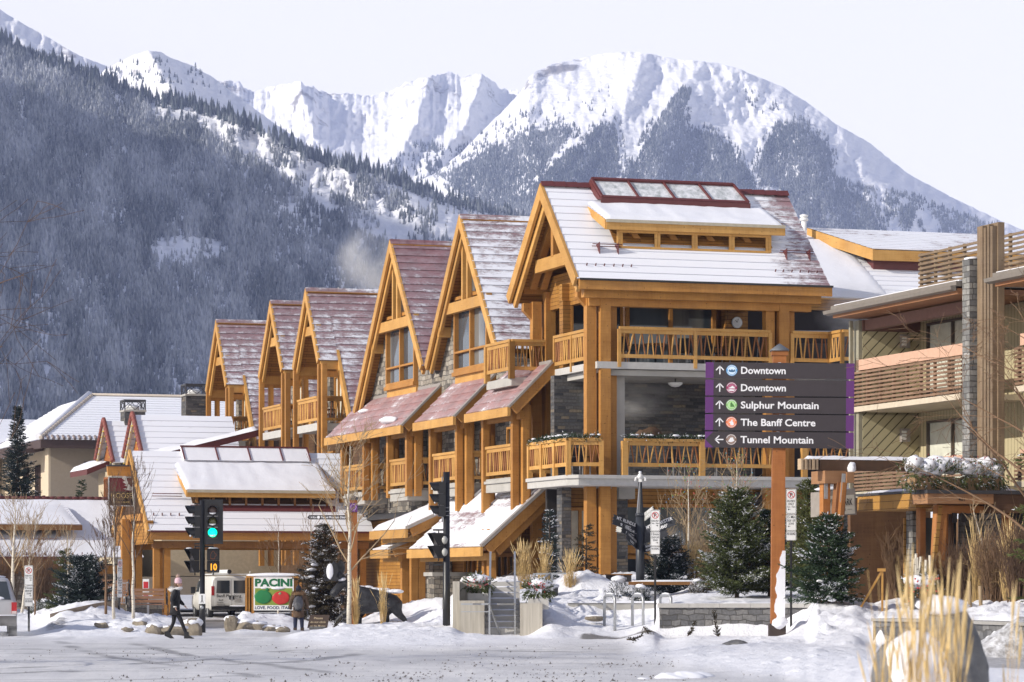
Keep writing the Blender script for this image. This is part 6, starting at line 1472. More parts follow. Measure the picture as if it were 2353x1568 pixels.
# ---------------------------------------------------------------- restaurant board
def pacini():
    D=124; b=Vector((PX(583,D),D,.1)); T=thing('restaurant_board','white restaurant board with a green pepper and red tomato in a timber frame','sign',b)
    Z=lambda yo:CAMH+(1345-yo)*K*D-b.z; X=lambda xo:PX(xo,D)-b.x
    m=MB(); m.box(X(583),X(675),-.04,0,Z(1403),Z(1327)); o=m.build('board',WHITE,T)
    t=MB(); fit_text(t,'PACINI',(X(586),-.045,Z(1347)),.27,X(673)-X(587),bold=.05); t.build('lettering',plain('sign_dark_green',(.012,.13,.05),.5),o)
    t=MB(); fit_text(t,'LOVE. FOOD. ITALY.',(X(586),-.045,Z(1400)),.11,X(674)-X(586),bold=.03); t.build('small_lettering',plain('sign_navy',(.03,.05,.11),.5),o)
    f=MB(); f.box(X(586),X(672),-.046,-.04,Z(1391),Z(1352)); fo=f.build('picture_panel',plain('lime_panel',(.22,.30,.05),.5),o)
    g=MB(); g.blob((X(605),-.06,Z(1372)),(.33,.03,.27),5,.12,12); g.blob((X(614),-.06,Z(1355)),(.07,.02,.06),2,.1,8); g.build('green_pepper',plain('pepper_green',(.02,.19,.06),.3),fo)
    g=MB(); g.blob((X(646),-.075,Z(1374)),(.34,.03,.26),7,.06,12); g.build('red_tomato',plain('tomato_red',(.50,.035,.03),.3),fo)
    g=MB(); g.blob((X(644),-.105,Z(1364)),(.05,.01,.05),7,.5,6); g.build('tomato_star',plain('stalk_green',(.25,.33,.16),.5),fo)
    s=MB(); s.blob((X(640),-.04,Z(1352)),(.28,.06,.06),4,.2,8); s.blob((X(606),-.04,Z(1352)),(.12,.05,.03),6,.2,6); s.build_each('settled_snow',SNW,o)
    p=MB()
    for x,w in((567,.13),(573,.16),(579,.16),(676,.15),(683,.15),(689,.12)): p.box(X(x)-w/2,X(x)+w/2,.02+.02*(x%3),.2,-.3,Z(1328))
    p.build_each('post',CED,T)
    r=MB(); r.box(X(565),X(692),.03,.28,Z(1328),Z(1324)); r.build('top_rail',CED,T); s=MB(); s.blob((X(628),.12,Z(1322)),(X(690)-X(628),.2,.09),8,.08,10); s.build('snow_cap',SNW,T)
pacini()
def small_signs():
    D=113; b=G(335,D); T=thing('marker_post','white marker post with red panels beside the canopy posts','sign',b); Z=lambda yo:CAMH+(1345-yo)*K*D-b.z
    m=MB(); m.box(-.11,.11,0,.06,-.1,Z(1331)); o=m.build('post',WHITE,T)
    for a,c in((1352,1337),(1381,1366)):
        m=MB(); m.box(-.085,.085,-.006,-.001,Z(a),Z(c)); m.build('red_panel',RED,o)
    D=107; b=G(731,D); T=thing('plaque','small brown lectern plaque with pale writing below the moose statue','plaque',b,R(-8)); z=CAMH+(1345-1430)*K*D-b.z
    m=MB(); m.prism([(-.36,-.06,z-.2),(.32,-.06,z-.2),(.36,.12,z+.24),(-.3,.12,z+.24)],(0,.03,.0)); o=m.build('plate',plain('bronze_plate',(.055,.035,.025),.45),T)
    t=MB(); up=Vector((0,.18,.44)).normalized()
    for j,tx in enumerate(('Please','do not climb','on the Moose')): fit_text(t,tx,(0,.035-.055*j+.035,z+.10-.13*j+.0),.075,min(.52,len(tx)*.05),align='CENTER',uz=up,bold=.01)
    for q in range(len(t.v)): t.v[q]=(t.v[q][0],t.v[q][1]-.035,t.v[q][2])
    t.build('lettering',plain('plaque_gilt',(.45,.36,.24),.5),o)
    m=MB(); m.tube([(0,.05,-.1),(0,.05,z-.1)],.03,6); m.build('stand',BLACK,T)
    m=MB(); m.box(-.28,.25,-.12,.2,-.2,.1); m.build('base_stone',GREYST,T)
small_signs()
# ================================================================ walls, stairs, racks, benches, boulders
def walls():
    D=90.85; x0,x1=PX(1516,D),PX(1862,D); T=thing('stone_retaining_wall','grey stone retaining wall with a pale cap behind the big direction sign','wall',(x0,D,0))
    m=MB(); m.box(0,x1-x0,0,.45,-.1,.91); m.build('stone_face',GREYST,T)
    n=5
    for i in range(n):
        m=MB(); L=(x1-x0+.1)/n; m.box(-.05+L*i+.004,-.05+L*(i+1)-.004,-.05,.55,.91,1.03); m.build('cap_stone',CONCL,T)
    pts=[(2006,75.2),(2080,74.0),(2200,70.8),(2353,66.8),(2600,61.6)]; P3=[Vector((PX(a,d),d,0)) for a,d in pts]
    T=thing('stone_retaining_wall','rough grey stone wall running to the right edge behind the boulder and grasses','wall',P3[0]); m=MB(); s=MB()
    for a,c in zip(P3,P3[1:]):
        a=a-P3[0];c=c-P3[0]; d=(c-a).normalized(); n=Vector((-d.y,d.x,0)); n=n if n.y>0 else -n
        m.prism([a+Vector((0,0,-.2)),c+Vector((0,0,-.2)),c+Vector((0,0,.70)),a+Vector((0,0,.70))],n*.5)
        s.prism([a-n*.06+Vector((0,0,.702)),c-n*.06+Vector((0,0,.702)),c+n*.6+Vector((0,0,.702)),a+n*.6+Vector((0,0,.702))],(0,0,.07))
    m.build('stone_face',GREYST,T); s.build('cap_stone',plain('flat_grey_cap',(.3,.29,.275),.85),T)
    pr=[P3[0]-P3[0]]
    D=98.4; x0,x1=PX(1305,D),PX(1517,D); T=thing('concrete_wall','low concrete wall half buried by snow behind the bike racks','wall',(x0,D,0)); m=MB(); m.box(0,x1-x0,0,.25,-.1,1.0); m.build('wall_face',CONC,T); m=MB(); m.box(-.02,x1-x0+.02,-.04,.3,1.002,1.06); m.build('snow_cap',SNW,T)
    D=104; T=thing('tan_retaining_wall','curved tan retaining wall under the left planting bed','wall',(PX(118,D),D,0)); m=MB(); q=[Vector((PX(118,D)+.0-PX(118,D),-.3,0)),Vector((.6,.1,0)),Vector((1.3,1.0,0)),Vector((1.9,2.4,0))]
    hs=[.62,.78,.95,1.05]
    for i in range(3): m.prism([q[i]+Vector((0,0,-.1)),q[i+1]+Vector((0,0,-.1)),q[i+1]+Vector((0,0,hs[i+1])),q[i]+Vector((0,0,hs[i]))],(-.05,.3,0))
    m.build('wall_face',plain('tan_concrete',(.26,.205,.15),.85),T)
walls()
def stairs():
    D=93.2; o=Vector((PX(1040,D),D,0)); T=thing('concrete_stairs','concrete stairs between two board-marked concrete blocks, with steel handrails','stairs',o)
    X=lambda xo,d=D:PX(xo,d)-o.x
    bm=Mat('board_marked_concrete'); sp=bm.n('SeparateXYZ',{0:bm.uv()}); g=bm.ramp(bm.math('ABSOLUTE',bm.math('SUBTRACT',bm.math('FRACT',bm.math('DIVIDE',sp.outputs[0],.15)),.5)),0,.06,1,0); nz=bm.noise(bm.map(bm.uv(),(9,.7,1)),1.2,4)
    BMC=bm.fin(bm.mix(bm.math('MULTIPLY',g,.35),bm.mix(bm.ramp(nz,.3,.7),(.36,.33,.275),(.52,.48,.41)),(.2,.18,.15)),.85,bm.bump(nz,.3,.01))
    m=MB(); m.box(X(1040)+.2,X(1113),0,1.2,-.1,1.1); m.build('side_block',BMC,T); m=MB(); m.box(X(1040),X(1040)+.198,.15,5.2,-.1,1.66); m.build('side_wall',BMC,T); m=MB(); m.box(X(1040)+.2,X(1113),1.21,5.2,-.1,1.64); m.build('side_block',BMC,T)
    m=MB(); m.box(X(1195),X(1246),-.6,4.6,-.1,1.02); m.build('side_block',BMC,T)
    for i in range(9):
        m=MB(); m.box(X(1113)+.002,X(1195)-.002,.3+.42*i,.3+.42*(i+1) if i<8 else 6,-.1,.12+.17*(i+1)); so=m.build('step',CONCL,T); s=MB(); s.blob((X(1155),.52+.42*i,.13+.17*(i+1)),(.5,.17,.035),i,.3,6); s.build('step_snow',SNW,so)
    h=MB()
    for xx,y0 in((X(1113)+.15,-.2),(X(1195)-.15,.0)):
        a=Vector((xx,y0,1.0));b=Vector((xx,4.2,2.55)); h.bar((xx-.6 if xx<1 else xx-.5,y0-.3,1.0),a,.05,.05); h.bar(a,b,.06,.05); h.bar(b,b+Vector((0,.7,0)),.06,.05)
        for t in(0,.5,1.0): p=a.lerp(b,t); h.bar(p,(p.x,p.y,.1+p.y*.4),.04,.04,up=(1,0,0))
        h.bar(a+Vector((0,.1,-.35)),b+Vector((0,0,-.35)),.03,.03)
    h.bar((X(1060),-.35,1.0),(X(1113)+.15,-.35,1.0),.05,.05); h.bar((X(1060),-.35,.78),(X(1113)+.15,-.35,.78),.03,.03); h.bar((X(1113)+.15,-.35,1.0),(X(1113)+.15,-.35,.0),.05,.05,up=(1,0,0)); h.bar((X(1113)+.15,-.35,.95),(X(1150),.3,.1),.04,.04)
    h.build('handrail',STEEL,T)
    sp=MB(); sp.tube([(X(1137),.2,.75),(X(1141),.1,.45),(X(1144),.0,.3)],[.05,.07,.1],6); sp.blob((X(1144),0,.26),(.16,.1,.1),3,.2,6); sp.build('steel_figure',STEEL,T) if 0 else None
    T2=thing('stair_rail','short steel rail at the head of the stairs beside a dark post','railing',G(1290,101)); b=T2.location
    m=MB(); Zr=CAMH+(1345-1318)*K*101-b.z
    m.bar((-.9,0,Zr-.02),(.15,0,Zr+.0),.06,.05); m.bar((-1.1,-.9,Zr-.5),(-.35,0,Zr),.06,.05); m.bar((-.3,0,Zr),(-.3,0,-.3),.08,.08,up=(1,0,0)); m.build('handrail',STEEL,T2); m=MB(); m.box(-.6,-.1,.1,.4,-.2,Zr-.45); m.build('stone_post',GREYST,T2); m=MB(); m.blob((-.35,.25,Zr-.42),(.3,.22,.1),2,.2,6); m.build('snow_cap',SNW,T2)
stairs()
def racks():
    proto=None
    for i,(x0,x1,lb) in enumerate(((1385,1413,'bike rack hoop nearest the concrete stairs'),(1447,1478,'bike rack hoop in the middle of three'),(1513,1542,'bike rack hoop partly hidden behind the black sign post'))):
        b=Vector((PX(x1,93),93,0)); z=CAMH+(1345-1369)*K*94
        T=thing('bike_rack',lb,'bike rack',(b.x,b.y,0),0,'galvanised bike rack hoops in the snow')
        m=MB(); d=Vector((-.32,.95,0)); pts=[Vector((0,0,.2)),Vector((0,0,z-.12)),Vector((0,0,z-.05))+d*.03,d*.1+Vector((0,0,z)),d*.75+Vector((0,0,z)),d*.85+Vector((0,0,z-.05)),d*.88+Vector((0,0,z-.12)),d*.88+Vector((0,0,.35))]
        m.tube(pts,.043,10); m.build('hoop',STEEL,T); s=MB(); s.tube([d*.15+Vector((0,0,z+.05)),d*.45+Vector((0,0,z+.065)),d*.72+Vector((0,0,z+.05))],[.02,.03,.02],6); s.build('snow_strip',SNW,T)
racks()
def bench(xo,D,label,rz,group,plank=False):
    b=G(xo,D); T=thing('bench',label,'bench',b,rz,group)
    if plank:
        m=MB(); m.box(-1.25,1.25,-.2,.25,.36,.46); m.build('seat',CEDD,T)
        for x in(-.9,.9):
            m=MB(); m.prism([(x-.1,-.1,0),(x+.1,-.1,0),(x+.16,-.1,.36),(x-.16,-.1,.36)],(0,.3,0)); m.build('leg',CONC,T)
        s=MB(); s.blob((0,0,.47),(1.2,.2,.05),3,.1,8); s.build('snow_cap',SNW,T); return
    for i in range(4):
        m=MB(); m.box(-.6,.6,.18+.02*i,.21+.02*i,.5+.13*i,.6+.13*i); m.build('back_slat',plain('bench_slat%d'%i,(.36,.20,.12),.6),T)
    m=MB(); m.box(-.6,.6,-.3,.15,.42,.46); m.build('seat',plain('bench_seat',(.33,.18,.11),.6),T)
    for x in(-.72,.68):
        m=MB(); m.tube([(x,.1+.28*math.cos(a)*(1-a/14),.62+.28*math.sin(a)*(1-a/14)) for a in [k*.35 for k in range(26)]],.018,5); m.tube([(x,-.28,0),(x,-.3,.42),(x,.2,.44),(x,.26,1.0)],.02,5); m.build('iron_arm',BLACK,T)
bench(252,110,'wood and iron bench behind the thin birches, left one of two',R(12),'iron-armed benches in the snow'); bench(339,111,'wood and iron bench beside the stone piers near the walker',R(12),'iron-armed benches in the snow')
bench(1537,99.5,'plain plank bench with snow along its seat behind the bike racks',0,None,True)
def piers():
    for xo,D,lb in((313,113,'low stone pier with a grey cap beside the benches'),(348,114,'low stone pier with a grey cap under the canopy posts')):
        b=G(xo,D); T=thing('stone_pier',lb,'pier',b,TH,'low stone piers by the driveway'); m=MB(); m.box(-.32,.32,-.3,.3,-.4,.62); m.build('shaft',ROCKY,T); m=MB(); m.box(-.38,.38,-.36,.36,.62,.72); m.build('cap',CONC,T)
    D=119; b=G(228,D); T=thing('ramp_railing','pale metal ramp railing behind the dark spruce bush','railing',b); m=MB(); L=PX(296,D)-b.x; z0,z1=CAMH+(1345-1386)*K*D-b.z,CAMH+(1345-1342)*K*D-b.z
    m.bar((0,0,z1-.1),(L,0,z1+.06),.05,.05); m.bar((0,0,z0),(L,0,z0),.04,.04)
    for i in range(17): m.bar((L*i/16,0,z0),(L*i/16,0,z1-.1+.16*i/16),.025,.025,up=(1,0,0))
    m.build('balustrade',STEEL,T); m=MB(); m.box(-.3,L+1.2,.1,.4,-.6,z0-.05); m.build('ramp_wall',plain('ramp_tan',(.27,.22,.16),.85),T)
    D=104; b=G(1422,D); T=thing('dark_bench_box','long dark box seat at the foot of the pavilion posts','box seat',b); m=MB(); w=PX(1451,D)-PX(1393,D); m.box(-w/2,w/2,0,.5,-.3,CAMH+(1345-1322)*K*D-b.z); m.build('box',plain('dark_box',(.03,.025,.025),.6),T); m=MB(); m.box(-w/2-.03,w/2+.03,-.03,.53,CAMH+(1345-1322)*K*D-b.z,CAMH+(1345-1319)*K*D-b.z); m.build('lid',CEDD,T)
piers()
ROCKB=Mat('boulder_brown'); _n=ROCKB.noise(ROCKB.obj(),3,5,.65); ROCKB.fin(ROCKB.mix(ROCKB.ramp(_n,.3,.7),(.13,.11,.085),(.34,.29,.22)),.9,ROCKB.bump(_n,.9,.06)); ROCKB=ROCKB.m
ROCKG=Mat('boulder_grey'); _n=ROCKG.noise(ROCKG.obj(),4,6,.7); _m=ROCKG.noise(ROCKG.map(ROCKG.obj(),(1,1,2.5)),1.6,4); ROCKG.fin(ROCKG.mix(ROCKG.ramp(_m,.35,.65),ROCKG.mix(_n,(.055,.055,.06),(.14,.14,.145)),ROCKG.mix(_n,(.13,.13,.13),(.27,.265,.255))),.9,ROCKG.bump(_n,.9,.05)); ROCKG=ROCKG.m
def boulder(xo,yo,D,r,label,seed,m=None,snow=.5,group='boulders edging the snow banks'):
    c=P(xo,yo,D); T=thing('boulder',label,'boulder',c,random.Random(seed).uniform(-.3,.3),group); rs=np.random.RandomState(seed)
    b=MB(); b.blob((0,0,0),r,seed,.28,8,fr=1.2)
    pl=[Vector(q) for q in rs.normal(size=(9,3))]
    out=[]
    for v in b.v:                                  # cleave flat faces off the lump
        v=Vector(v)
        for n in pl:
            n=n.normalized(); q=v.x*n.x/r[0]+v.y*n.y/r[1]+v.z*n.z/r[2]
            if q>.72: v=v-Vector((n.x*r[0],n.y*r[1],n.z*r[2]))*(q-.72)
        out.append(tuple(v))
    b.v=out; b.sm=[False]*len(b.sm); b.build('stone',m or ROCKB,T)
    if snow: s=MB(); s.blob((.0,.08,r[2]*.62),(r[0]*.85,r[1]*.9,r[2]*.38),seed+5,.3,8); s.build('snow_cap',SNW,T)
for i,(x,y,D,r,lb) in enumerate(((234,1437,98,(.26,.22,.13),'small flat brown rock at the left end of the snow bank'),(293,1447,95,(.2,.2,.09),'thin slab of rock half buried near the road'),(322,1438,98,(.28,.25,.24),'grey rounded rock left of the walker'),(352,1452,95,(.32,.28,.26),'brown rock right behind the walker'),(402,1452,95,(.5,.3,.2),'long low rock between the feet of the walker'),(442,1448,97,(.36,.3,.36),'big upright brown rock left of the traffic light'),
  (533,1438,105,(.3,.3,.34),'upright tan rock at the left end of the sign bank'),(562,1440,105,(.42,.3,.26),'wide rock second along the sign bank'),(592,1441,105,(.42,.3,.2),'low rock in the middle of the sign bank'),(622,1447,104,(.35,.3,.16),'flat rock fourth along the sign bank'),(648,1451,103,(.26,.25,.16),'small rock at the right end of the sign bank'))): boulder(x,y,D,r,lb,40+i)
boulder(1370,1421,94.5,(.36,.2,.1),'red-brown flat rock poking through the snow near the bike racks',71,ROCKB,1,None)
boulder(1690,1483,74,(.36,.3,.16),'grey rounded stone beside the foot of the big direction sign',72,ROCKG,0,None)
def big_rocks():
    c=P(2192,1568,31); T=thing('boulder','tall grey boulder with a snowy shoulder behind the foreground grasses','boulder',(c.x,c.y,0)); b=MB(); zt=CAMH+(1345-1368)*K*31
    b.blob((0,0,.5),(.35,.34,zt-.5),91,.34,26,fr=1.5); b.v=[(x-(.16*max(0,z-.8)),y,z) for x,y,z in b.v]; b.build('stone',ROCKG,T); s=MB(); s.blob((-.12,-.08,zt-.10),(.24,.22,.10),5,.35,8); s.build('snow_cap',SNW,T)
    c=P(2085,1568,29); T=thing('boulder','low snow-covered rock at the bottom edge among the tall grasses','boulder',(c.x,c.y,0)); b=MB(); b.blob((0,0,.62),(.36,.32,.46),93,.2,14); b.build('stone',ROCKG,T); s=MB(); s.blob((.06,-.06,.72),(.32,.32,.42),94,.2,12); s.build('snow_cap',SNW,T)
    for xo,yo,D,r,sd in((1560,1562,53,(.42,.3,.12),3),(1600,1558,54,(.3,.3,.1),4),(1480,1565,53,(.15,.15,.06),6)):
        T=thing('snow_lump',('big ploughed lump of snow at the bottom edge','second ploughed lump of snow at the bottom edge','small ball of ploughed snow at the bottom edge')[sd-3 if sd<5 else 2],'snow lump',P(xo,yo,D)); b=MB(); b.blob((0,0,0),r,sd,.4,14,fr=2.2); b.build('lump',SNW,T)
big_rocks()
# ================================================================ plants
def leafmat(name,a,b):
    m=Mat(name); n=m.noise(m.obj(),2.2,3); n2=m.noise(m.obj(),23,2)
    c=m.mix(m.ramp(m.math('ADD',m.math('MULTIPLY',n,.6),m.math('MULTIPLY',n2,.4)),.36,.64),a,b); return m.fin(c,.7,spec=.15)
NEED=[leafmat('needles_dark',(.016,.032,.018),(.050,.078,.038)),leafmat('needles_olive',(.040,.056,.020),(.105,.120,.045)),leafmat('needles_blue',(.014,.024,.026),(.045,.062,.058)),leafmat('needles_brown',(.035,.030,.020),(.085,.068,.042)),leafmat('needles_pine',(.055,.068,.022),(.14,.15,.055))]
BARKD=plain('dark_bark',(.07,.05,.035),.9); BARKW=Mat('pale_birch_bark'); _a=BARKW.noise(BARKW.map(BARKW.obj(),(4,4,14)),1.6,4); BARKW.fin(BARKW.mix(BARKW.ramp(_a,.60,.66),(.60,.55,.46),(.08,.065,.05)),.8); BARKW=BARKW.m
TWIG=plain('tan_twigs',(.34,.25,.15),.8,vary=.2); TWIGD=plain('dark_twigs',(.11,.065,.04),.8,vary=.25); TWIGB=plain('brown_twigs',(.19,.115,.065),.8,vary=.25)
STRAW=plain('dry_straw',(.60,.42,.18),.8,vary=.22,scale=3); STRAWL=plain('straw_plumes',(.66,.49,.24),.8,vary=.18,scale=5)
def needle_faces(mb,p,d,L,rs,w=.011,n=7,snow=0.0,spread=.55):
    """a twig with needles: slim triangles along it"""
    d=d.normalized(); s=d.orthogonal().normalized(); q=d.cross(s)
    for i in range(n):
        t=(i+.3+rs.random()*.5)/n; a=rs.random()*6.28; r=s*math.cos(a)+q*math.sin(a); c=p+d*(L*t); e=c+(d*.75+r*spread).normalized()*(L*.34+.015); sd=(e-c).cross(Vector((rs.random()-.5,rs.random()-.5,rs.random()-.5))).normalized()*w
        mb.face([c-sd,c+sd,e],None,1 if rs.random()<snow*(1 if r.z>-.1 else .15) else 0)
def conifer(xo,yb,yt,D,hw,label,nm=0,snow=.12,dens=1.0,seed=1,droop=.25,name='spruce_tree',base=None,group=None,fine=1.0,lean=0,fat=.74):
    rs=random.Random(seed); b=Vector((PX(xo,D),D,base if base is not None else gz(xo,D))); H=CAMH+(1345-yt)*K*D-b.z; W=hw*K*D
    T=thing(name,label,'tree',b,rs.random()*6,group)
    t=MB(); t.tube([(0,0,-.2),(lean*.3,0,H*.5),(lean,0,H*.97)],[H*.018+.015,H*.010+.01,.008],7); t.build('trunk',BARKD,T)
    mb=MB(); nb=int(95*dens*(H/3)**.5+10)
    for i in range(nb):
        f=(i+rs.random())/nb; f=f**.9; z=H*(.04+.95*f); R_=W*1.18*(1-f)**fat*(.72+.5*rs.random())+.03
        if rs.random()<.08: R_*=1.25
        a=rs.random()*6.283; dr=Vector((math.cos(a),math.sin(a),0)); dz=-droop+.75*f+rs.uniform(-.1,.1)
        bs=snow*rs.choice((.1,.1,.6,2.6)); o=Vector((lean*f,0,z)); segs=max(2,int(R_/(.11*fine)))
        for k in range(segs):
            u=(k+.4)/segs; p=o+dr*(R_*u)+Vector((0,0,R_*u*dz+.12*R_*u*u))
            for sd in(-1,0,1):
                if sd==0 and k<segs-1 and rs.random()<.35: continue
                aa=a+sd*rs.uniform(.5,1.1); d2=Vector((math.cos(aa),math.sin(aa),dz*.5+rs.uniform(-.25,.3)))
                L=(.10+.5*R_*(1-u)*.45+.05)*rs.uniform(.7,1.2)*(.8+.2*fine)
                needle_faces(mb,p,d2,L,rs,w=.010*fine+.004,n=int(7+3*(L>.2)),snow=bs*(1.3 if u>.5 else .6))
    mb.build('crown',[NEED[nm],SNW],T)
    return T
def snow_pads(T,n,W,H,seed,r=.09):
    rs=random.Random(seed)
    for i in range(n):
        f=rs.random()**1.2*.9; a=rs.uniform(2.6,6.9); R_=W*(1-f)**.85*.8
        s=MB(); s.blob((R_*math.cos(a),R_*math.sin(a),H*(.05+.9*f)),(r*rs.uniform(.7,1.6),r*rs.uniform(.7,1.4),r*.45),i+seed,.4,5); s.build('snow_pad',SNW,T)
conifer(40,1150,932,166,66,'tall dark spruce in front of the hipped building at the left edge',2,.06,2.6,11,base=1.0,fine=1.7,fat=.85)
conifer(150,1400,1262,113,36,'light olive spruce behind the dark bush at the left',1,.05,.9,12,fine=1.0)
T=conifer(193,1425,1285,107,60,'dense dark spruce bush on the snow bank left of the birches',2,.12,2.6,13,droop=.0,fat=.5)
T=conifer(742,1430,1205,121,60,'brown-green spruce with snowy boughs between the restaurant board and the moose statue',3,.2,2.3,14,fine=1.1,fat=.66); snow_pads(T,16,72*K*121,3.4,5,.13)
conifer(1263,1335,1172,107,24,'thin snowy spruce left of the pavilion posts',2,.25,.7,15); conifer(1347,1345,1205,104,38,'sparse little spruce in front of the pavilion posts',3,.05,.45,16,droop=.45)
T=conifer(1537,1345,1235,101,60,'wide low spruce dusted with snow behind the peak signpost',2,.18,1.8,17,fat=.5); 
T=conifer(1693,1374,1128,95.5,80,'large bushy snow-speckled spruce left of the big direction sign',1,.16,2.7,18,droop=.0,fat=.55)
T=conifer(1768,1374,1175,96.5,56,'second bushy spruce right behind the big direction sign post',0,.16,2.2,19,droop=.0,fat=.6)
conifer(1862,1366,1108,93,60,'tall light green pine right of the big direction sign',4,.06,1.7,20,droop=-.35,fat=.6,name='pine_tree')
T=conifer(1905,1370,1185,82.5,72,'dark snowy spruce beside the leaning pergola post',0,.2,2.4,21,droop=.1,fat=.6); snow_pads(T,9,62*K*82.5,2.0,8,.09)
conifer(1822,1350,1180,101,40,'dark spruce showing behind the right parking signs',2,.15,.8,22)
conifer(188,1138,1103,169,16,'tiny spruce top in front of the annex wall',0,.03,.4,23,base=4.0,fine=1.6)
conifer(2440,1340,330,66,104,'tall spruce reaching in from the right edge of the picture',4,.03,1.0,24,droop=.1,base=.8,fine=1.3)
def bush_ball(xo,yb,yt,D,hw,label,nm,snow,seed):
    b=G(xo,D); H=CAMH+(1345-yt)*K*D-b.z; W=hw*K*D; rs=random.Random(seed); T=thing('shrub',label,'shrub',b,0); mb=MB()
    for i in range(420):
        v=Vector((rs.gauss(0,1),rs.gauss(0,1),abs(rs.gauss(0,1)))).normalized(); p=Vector((v.x*W,v.y*W,v.z*H))*rs.uniform(.35,1); needle_faces(mb,p,v+Vector((0,0,.2)),.09,rs,.010,6,snow*(1.6 if v.z>.35 else .4))
    mb.build('foliage',[NEED[nm],SNW],T); s=MB(); s.blob((0,0,H*.93),(W*.62,W*.6,H*.16),seed,.35,8); s.build('snow_cap',SNW,T)
bush_ball(1422,1375,1328,100,29,'round evergreen shrub capped with snow beside the snow heap',2,.4,31); bush_ball(1472,1378,1346,99,20,'small evergreen shrub with snow at the foot of the peak signpost',2,.35,32); bush_ball(1602,1362,1333,99,20,'small reddish snowy shrub beside the plank bench',3,.45,33)
for i,x in enumerate((150,172,196,130)): bush_ball(x-70,1395,1383-(i%2)*4,114,13,('first','second','third','fourth')[i]+' low snow-topped shrub along the lodge bed, counted from the middle',1,.5,34+i) if i<3 else None
# ---------------------------------------------------------------- bare trees
def bare_tree(xo,D,yt,label,r=.06,seed=1,spread=.5,bark=None,twig=None,name='bare_tree',base=None,split=.35,depth=5,upright=.35,group=None,lights=False,rmin=.005,pts0=None,lean=(0,0)):
    rs=random.Random(seed); b=Vector((PX(xo,D),D,base if base is not None else gz(xo,D)-.05)); H=CAMH+(1345-yt)*K*D-b.z
    T=thing(name,label,'tree',b,0,group); tr=MB(); br=MB(); tips=[]
    def grow(p,d,L,r,lv):
        n=4; pts=[p]; rr=[r]; q=p; dd=d.copy()
        for i in range(n):
            dd=(dd+Vector((rs.gauss(0,.12),rs.gauss(0,.12),rs.gauss(0,.08)+upright*.12))).normalized(); q=q+dd*(L/n); pts.append(q); rr.append(max(rmin,r*(1-.5*(i+1)/n)))
        br.tube(pts,rr,5 if r>.02 else 4 if r>.011 else 3,cap=False)
        tips.append(q)
        if lv<=0: return
        k=3 if lv>1 else 4
        for j in range(k):
            i=rs.randint(1,n); a=rs.random()*6.28; s=dd.orthogonal().normalized(); t=dd.cross(s); o=(s*math.cos(a)+t*math.sin(a))
            nd=(dd*(1-spread*.5)+o*spread*rs.uniform(.6,1.3)+Vector((0,0,upright*.4))).normalized()
            grow(pts[i],nd,L*rs.uniform(.45,.72),max(rmin,rr[i]*.62),lv-1)
    tp=[Vector((0,0,0))]; n=9
    for i in range(n): tp.append(Vector((lean[0]*(i+1)/n+rs.gauss(0,.012)*H*.25,lean[1]*(i+1)/n+rs.gauss(0,.012)*H*.25,H*.86*(i+1)/n)))
    trr=[r*(1-.85*i/n) for i in range(n+1)]; tr.tube(tp,trr,9); tr.build('trunk',bark or BARKW,T)
    m=int(11+H*1.3)
    for i in range(m):
        f=split+(1-split)*(i+rs.random())/m; k=min(n-1,int(f*n)); p=tp[k].lerp(tp[k+1],f*n-k); a=i*2.4+rs.random()
        d=Vector((math.cos(a)*spread*1.5,math.sin(a)*spread*1.5,.75+upright)).normalized(); grow(p,d,H*(.36*(1-f)+.10)*rs.uniform(.7,1.2),max(rmin,trr[k]*.42),depth-3)
    br.build('branches',twig or TWIG,T)
    if lights:
        for ci,cc in enumerate(((.6,.08,.05),(.08,.3,.5),(.6,.45,.08),(.1,.4,.1))):
            l=MB(); 
            for q in rs.sample(tips,min(len(tips),26)): l.blob(q,.018,1,.05,3)
            l.build_each('bulb',plain('bulb%d'%ci,cc,.3),T)
    return T
bare_tree(802,100,958,'tall white-barked aspen with bare spreading branches beside the moose statue',.085,51,.62,depth=5,split=.30,rmin=.007)
bare_tree(243,104,1190,'thin reddish-barked birch, left of the three on the snow bank',.05,52,.3,bark=TWIGB,twig=TWIGD,depth=5,upright=.6); bare_tree(262,102,1090,'thin pale birch in the middle of three on the snow bank',.055,53,.3,twig=TWIGD,depth=5,upright=.6); bare_tree(306,103,1045,'tallest thin spotted birch, right of three beside the canopy',.06,54,.28,twig=TWIGD,depth=5,upright=.6)
bare_tree(24,116,1120,'forked white birch in front of the low lodge at the left edge',.09,55,.45,depth=5,lean=(.2,0)); bare_tree(48,115,1160,'slim white birch leaning right in front of the low lodge',.06,56,.4,depth=5,lean=(.55,0)); bare_tree(80,112,1215,'small many-stemmed bare tree beside the left parking sign',.035,57,.35,depth=5,split=.1,bark=TWIGB,twig=TWIGB); bare_tree(156,109,1190,'slender pale sapling rising out of the dark spruce bush',.035,58,.3,depth=4)
bare_tree(1582,101,1050,'bare pale tree strung with coloured bulbs left of the big snow-speckled spruce',.055,59,.55,depth=5,split=.18,lights=True); bare_tree(1692,101,1010,'bare white-stemmed tree strung with bulbs behind the big snow-speckled spruce',.06,60,.5,depth=5,split=.2,lights=True)
bare_tree(2368,76,560,'drooping birch with fine brown twigs at the right edge',.11,61,.5,bark=BARKW,twig=TWIGB,depth=6,upright=-.25,base=.9,split=.2); bare_tree(2290,82,1130,'slim pale birch stem among the brown shrubs at the right',.03,62,.3,depth=4,lean=(-.6,0))
bare_tree(-620,62,-60,'bare tree whose twigs reach in at the left edge',.14,63,.65,twig=TWIGD,bark=TWIGD,depth=6,base=0,split=.12,upright=.0)
